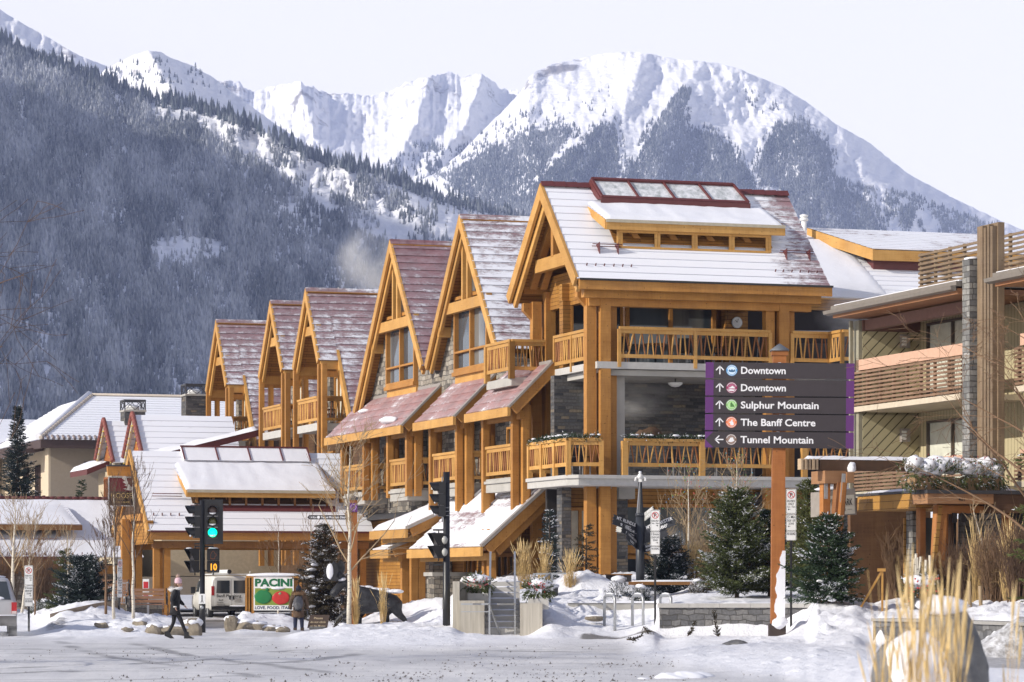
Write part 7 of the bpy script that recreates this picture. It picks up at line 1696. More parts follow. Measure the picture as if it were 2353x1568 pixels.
bare_tree(640,133,1180,'small bare tree between the canopy and the hotel balconies',.045,64,.4,depth=4,twig=TWIGB); bare_tree(715,128,1150,'thin bare sapling in front of the canopy roof',.04,65,.35,depth=4,twig=TWIGB)
def twiggy(xo,D,yt,hw,label,seed,n=120,mat=None,name='bare_shrub',base=None,cat='shrub',arch=.5):
    rs=random.Random(seed); b=Vector((PX(xo,D),D,base if base is not None else gz(xo,D)-.03)); H=CAMH+(1345-yt)*K*D-b.z; W=hw*K*D; T=thing(name,label,cat,b,0); mb=MB()
    for i in range(n):
        a=rs.random()*6.28; r0=rs.random()*W*.5; o=Vector((math.cos(a)*r0,math.sin(a)*r0*.6,0)); q=o; h=H*rs.uniform(.55,1.05); out=Vector((math.cos(a),math.sin(a)*.6,0))*W*rs.uniform(.2,.9)
        pts=[o+out*(t**1.6)*arch*1.6+Vector((rs.gauss(0,.015),rs.gauss(0,.015),h*t*(1-.15*t))) for t in(0,.3,.6,.85,1)]; mb.tube(pts,[.009,.007,.006,.004,.003],3,cap=False)
        for j in range(4):
            k=rs.randint(1,3); p=pts[k]; d=Vector((rs.gauss(0,.5),rs.gauss(0,.4),.7)).normalized()*h*rs.uniform(.14,.34); mb.tube([p,p+d*.5+Vector((rs.gauss(0,.02),0,0)),p+d],[.005,.004,.0025],3,cap=False)
    mb.build('twigs',mat or TWIGB,T); return T
for i,(x,D,yt,hw,lb) in enumerate(((2165,84,1262,60,'dense brown shrub behind the tall grasses, leftmost of the right-hand row'),(2225,83,1232,62,'dense brown shrub in front of the right canopy posts'),(2290,81,1205,66,'taller brown shrub second from the right edge'),(2345,79,1185,62,'tall brown shrub at the right edge'))): twiggy(x,D,yt,hw,lb,70+i,230,(TWIGB,TWIGD)[i%2])
for i,(x,D,yt,hw,lb) in enumerate(((2010,92,1215,42,'tangled bare shrub under the left end of the yellow canopy'),(2065,91,1200,45,'tangled bare shrub under the middle of the yellow canopy'),(2105,90,1235,36,'tangled bare shrub beside the leaning canopy post'))): twiggy(x,D,yt,hw,lb,80+i,200,TWIGB)
twiggy(1630,102,1165,70,'wide tangle of bare twigs with bulbs behind the bushy spruces',85,190,TWIG); twiggy(1520,103,1190,36,'tangle of bare twigs behind the peak signpost',86,110,TWIG); twiggy(690,126,1260,45,'bare brown shrub under the canopy beams',87,120,TWIGB); twiggy(100,118,1240,60,'tangled bare shrub in front of the lodge wall',88,160,TWIGD); twiggy(10,121,1230,50,'tangled dark shrub at the left edge in front of the lodge',89,150,TWIGD); twiggy(215,112,1300,30,'bare shrub behind the spruce bush',90,90,TWIGD)
# ---------------------------------------------------------------- ornamental grass
def grass_clump(xo,D,yt,hw,label,seed,n=70,base=None,rw=.004,plume=True,lean=0.25,pw=2.1,group='clumps of dry ornamental grass'):
    rs=random.Random(seed); b=Vector((PX(xo,D),D,base if base is not None else gz(xo,D)-.03)); H=CAMH+(1345-yt)*K*D-b.z; W=hw*K*D; T=thing('grass_clump',label,'ornamental grass',b,0,group); st=MB(); pl=MB()
    for i in range(n):
        a=rs.random()*6.28; r0=W*.35*rs.random(); o=Vector((math.cos(a)*r0,math.sin(a)*r0,0)); h=H*rs.uniform(.5,1.0)**.8; ln=rs.gauss(0,lean)*W*1.7; ly=rs.gauss(0,lean)*W
        pts=[o+Vector((ln*t*t,ly*t*t,h*t)) for t in(0,.35,.7,.86,1)]
        st.tube(pts,[rw,rw,rw*.8,rw*.6,rw*.5],3,cap=False)
        if plume and rs.random()<.8:
            q0=pts[2].lerp(pts[3],.5); pl.tube([q0,q0.lerp(pts[4],.3),q0.lerp(pts[4],.7),pts[4]],[rw*.6,rw*pw,rw*pw*.8,rw*.3],5,cap=False)
    for i in range(n):                        # lower curled leaves
        a=rs.random()*6.28; o=Vector((math.cos(a)*W*.25,math.sin(a)*W*.25,0)); h=H*rs.uniform(.2,.5); d=Vector((math.cos(a),math.sin(a),0))*W*rs.uniform(.4,1.0)
        st.tube([o,o+d*.4+Vector((0,0,h)),o+d*.9+Vector((0,0,h*rs.uniform(.5,1.1)))],[rw,rw*.9,rw*.4],3,cap=False)
    st.build('stems',STRAW,T); 
    if pl.v: pl.build('plumes',STRAWL,T)
for i,(x,D,yt,hw,n,lb) in enumerate(((1205,104,1232,34,90,'wide straw grass clump above the left stair planter'),(1250,103.5,1240,28,70,'straw grass clump just left of the thin snowy spruce'),(1310,102,1255,30,80,'straw grass clump at the foot of the pavilion posts'),(1597,101,1240,34,120,'tall straw grass clump behind the plank bench'),(818,100,1320,16,40,'narrow straw grass clump touching the aspen trunk'),(880,101,1310,18,36,'straw grass clump in front of the moose statue'),(2243,82,1185,34,46,'tall plumed grass in front of the dark glass door'),(2318,80,1170,42,50,'tall plumed grass near the right edge by the shrubs'))): grass_clump(x,D,yt,hw,lb,100+i,n)
for i,(x,D,yt,hw,n,lb) in enumerate(((2030,21.5,1300,75,20,'blurred foreground grass, leftmost tall clump'),(2100,20.8,1238,62,34,'tallest blurred foreground grass clump in front of the snowy rock'),(2150,21.2,1275,58,26,'blurred foreground grass clump over the grey boulder'),(2195,20.5,1262,50,24,'blurred foreground grass clump at the right side of the boulder'),(2320,22,1330,70,8,'few thin blurred grass stalks at the right edge'))): grass_clump(x,D,yt,hw,lb,120+i,n,base=0.05,rw=.0030,lean=.30,pw=2.6)
# ---------------------------------------------------------------- fallen boughs, planters, garlands
def bough(xo,yo,D,L,ang,label,seed):
    rs=random.Random(seed); T=thing('fallen_branch',label,'branch',P(xo,yo,D),0,None); mb=MB(); tb=MB(); d=Vector((math.cos(ang),.1,math.sin(ang))); pts=[d*(L*t)+Vector((0,0,-.12*L*math.sin(t*3))) for t in(0,.25,.5,.75,1)]; tb.tube(pts,[.018,.015,.012,.009,.005],5); tb.build('stem',BARKD,T)
    for i in range(46):
        t=rs.random(); p=d*(L*t)+Vector((0,0,-.12*L*math.sin(t*3))); e=Vector((rs.gauss(0,1),rs.gauss(0,1),rs.gauss(.1,.7))).normalized()*.6+d*.7; needle_faces(mb,p,e,.30*L*(1-.5*t)*rs.uniform(.5,1),rs,.011,10,.1)
    mb.build('needles',[NEED[3],SNW],T)
bough(1478,1440,86,1.0,-.75,'broken spruce bough lying in the snow at the road edge',1); bough(1652,1470,84,.75,1.75,'spruce bough stuck upright in the snow below the stone wall',2); bough(1580,1462,83,.42,1.1,'small spruce twig stuck in the snow between two boughs',3); bough(765,1442,98,.5,.9,'small green bough poking out of the snow below the aspen',4); bough(1440,1470,82,.4,.3,'grey twig lying on the snowy road edge',5)
def greens(T,c,r,n,seed,nm=1,snow=.25,trail=.5,parent=None):
    rs=random.Random(seed); mb=MB(); c=Vector(c)
    for i in range(n):
        v=Vector((rs.gauss(0,1),rs.gauss(0,1),rs.gauss(.15,.8))).normalized(); p=c+Vector((v.x*r[0],v.y*r[1],v.z*r[2]))*rs.uniform(.3,.95); dn=-trail if v.z<.2 else .3
        needle_faces(mb,p,v+Vector((0,0,dn)),.16,rs,.013,8,snow*(1.3 if v.z>.3 else .3))
    return mb.build('greenery',[NEED[nm],SNW],T)
def planter(xo,yo,D,label,seed):
    c=P(xo,yo,D); T=thing('planter',label,'planter',c,0,'winter planters on the stair blocks'); m=MB(); m.box(-.30,.30,-.3,.3,-.2,.12); m.build('box',CONCL,T); greens(T,(0,0,.34),(.46,.4,.30),300,seed,1,.2,.8); s=MB(); s.blob((.05,0,.55),(.34,.3,.14),seed,.5,8); s.build('snow_cap',SNW,T)
    r=random.Random(seed); b=MB()
    for i in range(26): b.blob((r.uniform(-.3,.3),r.uniform(-.4,-.2),r.uniform(.3,.6)),.018,1,.1,3)
    b.build_each('berry',RED,T)
planter(1098,1373,94.5,'evergreen planter with yellow sprigs on the left stair block',5); planter(1237,1385,93,'snow-laden evergreen planter with red berries on the right stair block',6)
def canopy_box():
    T=thing('flower_box','long planter of greenery and deep snow on top of the right canopy','planter',H2W(-.7,-29.1,4.05),TH); m=MB(); m.box(-1.15,1.3,-.2,.25,0,.32); m.build('box',wood('planter_box',(.5,.33,.18),(.36,.22,.12)),T)
    rs=random.Random(4)
    mb=MB()
    for i in range(760):
        x=rs.uniform(-1.45,1.55); v=Vector((rs.gauss(0,.5),rs.gauss(-.3,.8),rs.gauss(0,.8))).normalized(); p=Vector((x,-.05+v.y*.25,.36+v.z*.26)); needle_faces(mb,p,v+Vector((0,0,-.5 if v.z<.2 else .3)),.18,rs,.014,8,.12)
    mb.build('greenery',[NEED[1],SNW],T); 
    for i in range(9): s=MB(); s.blob((-1.1+i*.29,-.05+rs.uniform(-.1,.1),.56+rs.uniform(-.05,.12)),(.27,.30,.21),i,.5,8,fr=2); s.build('snow_clump',SNW,T)
    b=MB()
    for i in range(40): b.blob((rs.uniform(-1.2,1.3),rs.uniform(-.35,-.1),rs.uniform(.35,.95)),.022,1,.1,3)
    b.build_each('berry',plain('dark_berries',(.22,.02,.025),.5),T)
canopy_box()
def pot_arrangement():
    T=thing('planter','pot of snowy greens, red berries and pale upright branches by the right entrance','planter',G(2118,80.5),0); greens(T,(0,0,.5),(.5,.4,.45),330,9,0,.3,.3); s=MB(); s.blob((-.05,-.1,.72),(.4,.3,.16),3,.5,8); s.build('snow_cap',SNW,T); t=MB(); rs=random.Random(3)
    for i in range(6): x=rs.uniform(-.25,.3); t.tube([(x,0,.5),(x+rs.uniform(-.1,.1),0,1.35+rs.uniform(-.1,.1))],.035,6)
    t.build_each('birch_log',BARKW,T); b=MB()
    for i in range(40): b.blob((rs.uniform(-.4,.4),rs.uniform(-.45,-.25),rs.uniform(.2,.8)),.025,1,.1,3)
    b.build_each('berry',RED,T); m=MB(); m.lathe([(.28,-.2),(.34,.3)],(0,0,0),12); m.build('pot',DGREY,T)
pot_arrangement()
def garland(runs,label,seed,z=6.70):
    T=thing('garland',label,'garland',C0,TH,'evergreen garlands on the lower deck rails'); rs=random.Random(seed); mb=MB()
    sn=MB()
    for a,b in runs:
        a=Vector((*a,z));b=Vector((*b,z)); L=(b-a).length; d=(b-a).normalized()
        for i in range(int(L*130)):
            p=a+d*rs.random()*L+Vector((0,0,rs.uniform(-.06,.06)-.05*abs(math.sin(rs.random()*3)))); v=Vector((rs.gauss(0,1),rs.gauss(0,1),rs.gauss(0,.8))).normalized(); needle_faces(mb,p,v,.15,rs,.012,7,.12)
        n=int(L/.16)
        for i in range(n):
            if rs.random()<.55: sn.blob(a+d*(L*(i+.5)/n)+Vector((rs.uniform(-.06,.06),rs.uniform(-.06,.06),.06)),(rs.uniform(.05,.12),.09,.035),i,.6,5)
    mb.build('greenery',[NEED[0],SNW],T); sn.build('snow_dusting',SNW,T)
garland([((-1.6,3.3),(-1.6,-.95)),((-1.6,-.95),(-.55,-1.25))],'snowy evergreen garland on the left corner of the lower deck rail',3); garland([((.35,-1.25),(6.0,-1.25))],'snowy evergreen garland along the front of the lower deck rail',4)
def light_strings():
    rs=random.Random(8); T=thing('cedar_stumps','short pale upright logs in the bed at the right entrance','logs',G(2232,79.5),0)
    for i in range(3): m=MB(); x=-.3+i*.27; m.tube([(x,0,-.1),(x+rs.uniform(-.03,.03),0,.62+rs.uniform(-.15,.1))],.05,7); m.build('log',TWIG,T)
light_strings()
def trestle():
    T=thing('timber_stand','pale wooden leaning frame in the snow behind the grasses','frame',G(2005,82),0); m=MB(); W=CEDL
    m.bar((.25,0,-.1),(.25,0,1.05),.05,.06,up=(0,1,0)); m.build('leg',W,T); m=MB(); m.bar((-.35,0,0),(.25,0,1.03),.05,.07,up=(0,1,0)); m.build('brace',W,T); m=MB(); m.box(.13,.33,-.06,.06,1.0,1.08); m.build('top_block',W,T)
trestle()
# ================================================================ people, statue, vehicles, furniture
def skin(name,joints,edges,mat,parent,sub=2,root=0):
    """one continuous body grown round a jointed skeleton: joints {key:(x,y,z,r)}"""
    keys=list(joints); me=bpy.data.meshes.new(name); me.from_pydata([joints[k][:3] for k in keys],[(keys.index(a),keys.index(b)) for a,b in edges],[])
    o=bpy.data.objects.new(name,me); COL.objects.link(o); o.parent=parent; md=o.modifiers.new('skin','SKIN'); md.use_smooth_shade=True
    sv=me.skin_vertices[0].data
    for i,k in enumerate(keys):
        r=joints[k][3]; sv[i].radius=(r,r) if not isinstance(r,tuple) else r; sv[i].use_root=(i==root)
    if sub: s=o.modifiers.new('sub','SUBSURF'); s.levels=sub; s.render_levels=sub
    bpy.context.view_layer.update(); dg=bpy.context.evaluated_depsgraph_get(); me2=bpy.data.meshes.new_from_object(o.evaluated_get(dg)); o.modifiers.clear(); o.data=me2
    for p in me2.polygons: p.use_smooth=True
    me2.materials.clear(); me2.materials.append(mat); bpy.data.meshes.remove(me); me2.name=name; return o
SKINM=plain('skin',(.50,.30,.22),.6,vary=.05); COAT=plain('black_coat',(.014,.014,.017),.8); LEGG=plain('black_leggings',(.010,.010,.012),.75); FURW=plain('white_fur',(.72,.70,.68),.95,scale=40,vary=.2); PINKW=plain('pink_knit',(.62,.42,.46),.9,scale=60); POMM=plain('pompom_tan',(.45,.33,.27),.95,scale=50); HAIR=plain('brown_hair',(.10,.055,.03),.7)
def fuzz(mb,c,r,n,rs,L=.05,w=.006):
    for i in range(n):
        v=Vector((rs.gauss(0,1),rs.gauss(0,1),rs.gauss(0,1))).normalized(); p=Vector(c)+Vector((v.x*r[0],v.y*r[1],v.z*r[2])); e=p+(v+Vector((rs.gauss(0,.3),rs.gauss(0,.3),rs.gauss(0,.3))))*L; s=v.orthogonal().normalized()*w; mb.face([p-s,p+s,e])
def hand(T,p,d,s,par,mat):
    """mitten-free small hand: palm, four curled fingers and a thumb"""
    p=Vector(p); d=Vector(d).normalized(); a=d.cross(Vector((0,1,0))).normalized(); q=d.cross(a); J={'w':(*p,.024*s),'p':(*(p+d*.06*s),.030*s)}; E=[('w','p')]
    for i in range(4):
        b=p+d*.085*s+q*((i-1.5)*.019*s); J['a%d'%i]=(*b,.0095*s); J['b%d'%i]=(*(b+d*.032*s+a*.008*s),.0088*s); J['c%d'%i]=(*(b+d*.05*s*(1-.12*abs(i-1.2))+a*.026*s),.0075*s); E+=[('p','a%d'%i),('a%d'%i,'b%d'%i),('b%d'%i,'c%d'%i)]
    t=p+d*.03*s-q*.03*s; J['t0']=(*t,.011*s); J['t1']=(*(t+d*.03*s-q*.012*s+a*.012*s),.009*s); E+=[('p','t0'),('t0','t1')]
    return skin('hand',J,E,mat,T,1,0)
def walker():
    D=91.5; T=thing('person','person in black coat with white fur collar and pink pompom hat, striding across the road','person',Vector((PX(403,D),D,0)))
    # faces +x (to the right); trailing foot on its toe at the left
    J={'pel':(-.01,0,.90,(.135,.115)),'hipL':(.02,-.08,.86,.095),'hipR':(-.03,.08,.86,.095),'kneL':(.19,-.08,.49,.062),'ankL':(.33,-.08,.11,.042),'toeL':(.47,-.09,.045,.034),'kneR':(-.06,.08,.48,.060),'ankR':(-.23,.08,.13,.042),'toeR':(-.12,.09,.04,.034),
       'wai':(0,0,1.08,(.13,.11)),'che':(.02,0,1.30,(.155,.125)),'nec':(.04,0,1.45,.06),'hed':(.075,0,1.57,.082),'top':(.08,0,1.64,.08),
       'shL':(.01,-.17,1.38,.062),'elL':(-.09,-.21,1.13,.05),'wrL':(.02,-.20,.93,.036),'shR':(.02,.17,1.38,.062),'elR':(.08,.21,1.12,.05),'wrR':(.24,.19,.97,.036)}
    E=[('pel','hipL'),('pel','hipR'),('hipL','kneL'),('kneL','ankL'),('ankL','toeL'),('hipR','kneR'),('kneR','ankR'),('ankR','toeR'),('pel','wai'),('wai','che'),('che','nec'),('nec','hed'),('hed','top'),('che','shL'),('shL','elL'),('elL','wrL'),('che','shR'),('shR','elR'),('elR','wrR')]
    b=skin('body',J,E,LEGG,T)
    # clothing over the body
    CJ={'hem':(-.02,0,.74,(.175,.15)),'c0':(-.01,0,.86,(.175,.15)),'c1':(0,0,1.06,(.155,.135)),'c2':(.015,0,1.28,(.18,.15)),'c3':(.03,0,1.41,(.13,.11)),'sl':(.01,-.18,1.37,.085),'el':(-.09,-.225,1.12,.068),'wl':(.015,-.215,.97,.052),'sr':(.02,.18,1.37,.085),'er':(.08,.225,1.11,.068),'wr':(.21,.205,.99,.052)}
    skin('coat',CJ,[('c0','hem'),('c0','c1'),('c1','c2'),('c2','c3'),('c2','sl'),('sl','el'),('el','wl'),('c2','sr'),('sr','er'),('er','wr')],COAT,T,2,1)
    for z in(.95,1.1,1.25): pass
    m=MB(); m.blob((.09,0,1.57),(.098,.080,.125),3,.02,10); hd=m.build('face',SKINM,T); m=MB(); m.blob((.186,0,1.565),(.022,.016,.02),1,.05,6); m.build('nose',SKINM,hd); m=MB(); m.blob((.168,-.033,1.59),(.012,.014,.009),1,0,5); m.build('eye',BLACK,hd); m=MB(); m.blob((.176,0,1.525),(.012,.026,.006),1,0,5); m.build('mouth',plain('lips',(.4,.14,.13),.5),hd); m=MB(); m.blob((.08,-.083,1.57),(.022,.012,.032),2,.05,6); m.build('ear',SKINM,hd)
    m=MB(); m.blob((.05,0,1.56),(.095,.088,.12),5,.1,9); m.tube([(.02,-.04,1.5),(-.02,-.07,1.38),(-.02,-.08,1.26)],[.05,.045,.015],7); m.build('hair',HAIR,T)
    h=MB(); h.lathe([(.095,1.60),(.105,1.605),(.105,1.65),(.10,1.66),(.102,1.70),(.08,1.745),(.04,1.77),(.01,1.775)],(.08,0,0),16); ho=h.build('knit_hat',PINKW,T); m=MB(); rs=random.Random(2); m.blob((.075,0,1.81),.052,2,.1,8); fuzz(m,(.075,0,1.81),(.05,.05,.05),160,rs,.022); m.build('pompom',POMM,ho)
    m=MB(); m.tube([(.03+.135*math.cos(a),.125*math.sin(a),1.44+.03*math.cos(a)) for a in [k*.3927 for k in range(17)]],.045,7); m.blob((-.10,0,1.42),(.08,.11,.07),3,.2,7); fuzz(m,(-.02,0,1.44),(.17,.15,.06),500,rs,.035); m.build('fur_collar',FURW,T)
    for k,(x,y,sg) in enumerate(((.335,-.08,1),(-.215,.08,-1))):
        m=MB(); 
        if sg>0: m.prism([(x-.08,y-.05,.01),(x+.20,y-.05,.0),(x+.21,y-.05,.04),(x+.07,y-.05,.10),(x+.05,y-.05,.22),(x-.07,y-.05,.22)],(0,.1,0))
        else: m.prism([(x-.10,y-.05,.10),(x+.12,y-.05,.0),(x+.17,y-.05,.03),(x+.08,y-.05,.13),(x+.02,y-.05,.26),(x-.10,y-.05,.22)],(0,.1,0))
        m.build('boot',BLACK,T)
    hand(T,(.02,-.205,.94),(.25,0,-1),1.0,None,SKINM); hand(T,(.235,.195,.975),(.6,0,-.8),1.0,None,SKINM)
    m=MB(); m.tube([(-.03,-.26,.93),(.06,-.26,.94)],.018,5); m.build('cuff',FURW,T)
walker()
def backpacker():
    D=106; z0=CAMH+(1345-1455)*K*D-.12; T=thing('person','person seen from behind in brown parka with grey backpack and dark hat','person',Vector((PX(686,D),D,z0)))
    BROWN=plain('brown_parka',(.115,.072,.045),.85,vary=.2); BLUE=plain('navy_trousers',(.018,.022,.05),.8); FUR=plain('brown_fur',(.26,.16,.085),.95,scale=40,vary=.3); GREY=plain('grey_pack',(.085,.085,.095),.7); NAVY=plain('dark_hat',(.022,.024,.035),.9); GLV=plain('grey_mitten',(.12,.12,.13),.9)
    s=1.0
    J={'pel':(0,0,.88,(.16,.13)),'hL':(-.09,0,.84,.10),'hR':(.09,0,.84,.10),'kL':(-.11,.0,.46,.072),'aL':(-.11,.02,.09,.05),'tL':(-.12,.13,.04,.04),'kR':(.11,.03,.46,.072),'aR':(.12,.0,.09,.05),'tR':(.13,.12,.04,.04),'wa':(0,0,1.06,(.14,.12)),'ch':(0,0,1.28,(.17,.13)),'ne':(0,.01,1.42,.06),'he':(0,.03,1.54,.085),'to':(0,.03,1.61,.08),'sL':(-.18,0,1.36,.065),'eL':(-.245,.02,1.11,.052),'wL':(-.26,.06,.88,.04),'sR':(.18,0,1.36,.065),'eR':(.25,.02,1.11,.052),'wR':(.28,.05,.87,.04)}
    E=[('pel','hL'),('pel','hR'),('hL','kL'),('kL','aL'),('aL','tL'),('hR','kR'),('kR','aR'),('aR','tR'),('pel','wa'),('wa','ch'),('ch','ne'),('ne','he'),('he','to'),('ch','sL'),('sL','eL'),('eL','wL'),('ch','sR'),('sR','eR'),('eR','wR')]
    skin('body',J,E,BLUE,T)
    CJ={'a':(0,0,.62,(.215,.165)),'b':(0,0,.85,(.20,.16)),'c':(0,0,1.08,(.185,.15)),'d':(0,0,1.30,(.205,.16)),'e':(0,0,1.41,(.14,.12)),'sl':(-.2,0,1.34,.09),'el':(-.265,.02,1.10,.075),'wl':(-.28,.06,.90,.058),'sr':(.2,0,1.34,.09),'er':(.27,.02,1.10,.075),'wr':(.295,.05,.89,.058)}
    skin('parka',CJ,[('b','a'),('b','c'),('c','d'),('d','e'),('d','sl'),('sl','el'),('el','wl'),('d','sr'),('sr','er'),('er','wr')],BROWN,T,2,1)
    m=MB(); m.blob((0,.04,1.54),(.082,.1,.12),3,.02,9); fo=m.build('face',SKINM,T)
    m=MB(); m.blob((0,.03,1.58),(.098,.112,.12),2,.03,10); m.blob((0,.03,1.71),(.03,.03,.03),2,.1,5); m.build('hat',NAVY,T)
    rs=random.Random(5); m=MB(); m.tube([(.16*math.cos(a),-.02+.12*math.sin(a),1.42) for a in [k*.3927 for k in range(17)]],.06,7); fuzz(m,(0,-.02,1.43),(.21,.16,.07),700,rs,.045,.008); m.build('fur_hood',FUR,T)
    # backpack
    m=MB(); m.blob((0,-.22,1.10),(.165,.12,.25),4,.06,12,fr=2); p=m.build('backpack',GREY,T); m=MB(); m.blob((0,-.31,1.02),(.115,.06,.13),5,.05,9); m.build('front_pocket',plain('grey_pocket',(.12,.12,.125),.7),p); m=MB(); m.blob((0,-.22,.90),(.15,.11,.06),6,.08,8); m.build('dark_base',BLACK,p); m=MB(); m.tube([(-.02,-.25,1.35),(0,-.27,1.39),(.02,-.25,1.35)],.012,5); m.build('grab_loop',BLACK,p)
    for sx in(-1,1):
        m=MB(); m.tube([(sx*.1,-.16,1.3),(sx*.13,-.03,1.43),(sx*.13,.12,1.34),(sx*.15,.14,1.1)],.025,6); m.build('shoulder_strap',BLACK,p)
    for x,y in((-.115,.02),(.125,.0)):
        m=MB(); m.prism([(x-.055,y-.07,.0),(x+.055,y-.07,.0),(x+.055,y-.07,.3),(x-.055,y-.07,.3)],(0,.14,0)); m.prism([(x-.05,y+.05,.0),(x+.05,y+.05,.0),(x+.05,y+.05,.09),(x-.05,y+.05,.09)],(0,.13,0)); m.build('boot',plain('brown_boot',(.06,.04,.03),.8),T)
    hand(T,(-.27,.07,.87),(-.05,.1,-1),1.25,None,GLV); hand(T,(.29,.06,.86),(.05,.1,-1),1.25,None,GLV)
backpacker()
def moose():
    D=117; z0=CAMH+(1345-1441)*K*D; T=thing('moose_statue','dark bronze statue of a walking moose with snow on its back and antler','statue',Vector((PX(868,D),D,z0)))
    BR=Mat('dark_bronze'); n=BR.noise(BR.obj(),6,4,.6); BRZ=BR.fin(BR.mix(BR.ramp(n,.35,.7),(.012,.012,.014),(.042,.042,.046)),.5,BR.bump(n,.6,.03),metal=.3)
    u=K*D; X=lambda xo:(xo-868)*u; Z=lambda yo:(1441-yo)*u
    def j(xo,yo,y,r): return (X(xo),y,Z(yo),r)
    J={'mid':j(864,1383,0,(.47,.36)),'rump':j(903,1382,0,(.40,.31)),'tail':j(916,1376,0,.12),'chest':j(824,1378,0,(.50,.37)),'hump':j(826,1356,0,(.28,.2)),'neck':j(808,1352,-.05,(.35,.24)),'poll':j(792,1336,-.12,(.22,.19)),'face':j(779,1350,-.22,(.185,.16)),'muz':j(768,1364,-.30,(.175,.15)),'lip':j(763,1370,-.33,.13),
     'fs1':j(812,1402,-.2,.22),'fk1':j(786,1416,-.22,.115),'fh1':j(769,1434,-.22,.09),'fs2':j(828,1402,.2,.2),'fk2':j(824,1420,.2,.11),'fh2':j(826,1441,.2,.09),
     'hs1':j(910,1396,-.18,.28),'hk1':j(916,1411,-.2,.15),'hc1':j(930,1424,-.2,.10),'hh1':j(936,1442,-.2,.09),'hs2':j(896,1400,.2,.24),'hk2':j(884,1413,.2,.13),'hc2':j(891,1424,.2,.09),'hh2':j(885,1436,.2,.085)}
    E=[('mid','rump'),('rump','tail'),('mid','chest'),('chest','hump'),('chest','neck'),('neck','poll'),('poll','face'),('face','muz'),('muz','lip'),('chest','fs1'),('fs1','fk1'),('fk1','fh1'),('chest','fs2'),('fs2','fk2'),('fk2','fh2'),('rump','hs1'),('hs1','hk1'),('hk1','hc1'),('hc1','hh1'),('rump','hs2'),('hs2','hk2'),('hk2','hc2'),('hc2','hh2')]
    skin('body',J,E,BRZ,T)
    m=MB(); m.tube([(X(787),-.2,Z(1368)),(X(787),-.2,Z(1380)),(X(788),-.2,Z(1388))],[.08,.07,.02],6); m.build('beard',BRZ,T)
    for y,xo in((-.32,782),(.08,801)): m=MB(); m.blob((X(xo),y,Z(1323)),(.09,.05,.14),3,.1,6); m.build('ear',BRZ,T)
    # palmate antlers, the near one filled with snow
    def antler(x0,z0,y0,sgn,snow):
        pts=[(0,0),(-.22,.04),(-.42,.0),(-.50,.12),(-.40,.18),(-.52,.28),(-.42,.40),(-.50,.56),(-.38,.62),(-.36,.84),(-.22,.80),(-.12,.98),(-.02,.78),(.02,.5),(-.06,.24),(.04,.12)]
        a=MB(); a.prism([(x0+px*1.05,y0,z0+pz*.72) for px,pz in pts],(.03,sgn*.07,0)); ao=a.build('antler',BRZ,T)
        if snow: s=MB(); s.blob((x0-.26,y0-.06,z0+.36),(.13,.05,.30),4,.15,12); s.build('antler_snow',SNW,ao)
    antler(X(776),Z(1336),-.34,-1,True); antler(X(790),Z(1330),.12,1,False)
    for i,(a,b,r,sd) in enumerate(((830,884,.17,1),(890,912,.11,2),(800,822,.1,3))):
        s=MB(); n=5
        for k in range(n): xo=a+(b-a)*k/(n-1); yo=1337 if xo<815 else (1349 if xo<845 else (1354 if xo<890 else 1358)); s.blob((X(xo),-.04+.05*(k%2),Z(yo+1.5)),(.22,.2,.075),k+i*7,.4,6)
        s.build('snow_cap',SNW,T)
    s=MB(); s.blob((X(786),-.2,Z(1332)),(.17,.14,.07),3,.3,6); s.build('snow_cap',SNW,T)
moose()
# ---------------------------------------------------------------- vehicles
def loft(mb,secs,mi=0,cap=True):
    n=len(secs[0]); i0=len(mb.v)
    for s in secs: mb.v+=[tuple(p) for p in s]
    for k in range(len(secs)-1):
        for j in range(n):
            a=i0+k*n+j;b=i0+k*n+(j+1)%n; mb.f.append((a,a+n,b+n,b)); mb.uv.append(None); mb.mi.append(mi); mb.sm.append(True)
    if cap:
        mb.f.append(tuple(range(i0,i0+n))); e=i0+(len(secs)-1)*n; mb.f.append(tuple(range(e+n-1,e-1,-1))); mb.uv+=[None,None]; mb.mi+=[mi,mi]; mb.sm+=[False,False]
def section(y,w,zb,zs,zt,wt,belt=None):
    """cross-section ring of a body at length y: half-width w at the belt, wt at the roof"""
    r=.09; q=[]
    for sx in(1,-1):
        side=[(w*.93,zb),(w*.99,zb+.12),(w,zs*.55+zb*.45),(w*.985,zs),(wt+.03,zt-.12),(wt-.03,zt-.035),(wt-.16,zt)]
        if sx==-1: side=side[::-1]
        q+=[(sx*a,y,b) for a,b in side]
    return q
def wheel(T,x,y,r,w,rim):
    m=MB(); m.lathe([(r*.66,-w/2),(r*.95,-w/2),(r,-w/2+.03),(r,w/2-.03),(r*.95,w/2),(r*.66,w/2)],(x,y,r),22,axis='x'); o=m.build('wheel',plain('tyre',(.02,.02,.021),.85),T); m=MB(); m.lathe([(.05,-w/2-.015),(r*.3,-w/2-.005),(r*.62,-w/2+.02),(r*.66,-w/2+.01),(r*.66,w/2-.01),(.05,w/2+.015)],(x,y,r),18,axis='x'); m.build('rim',rim,o)
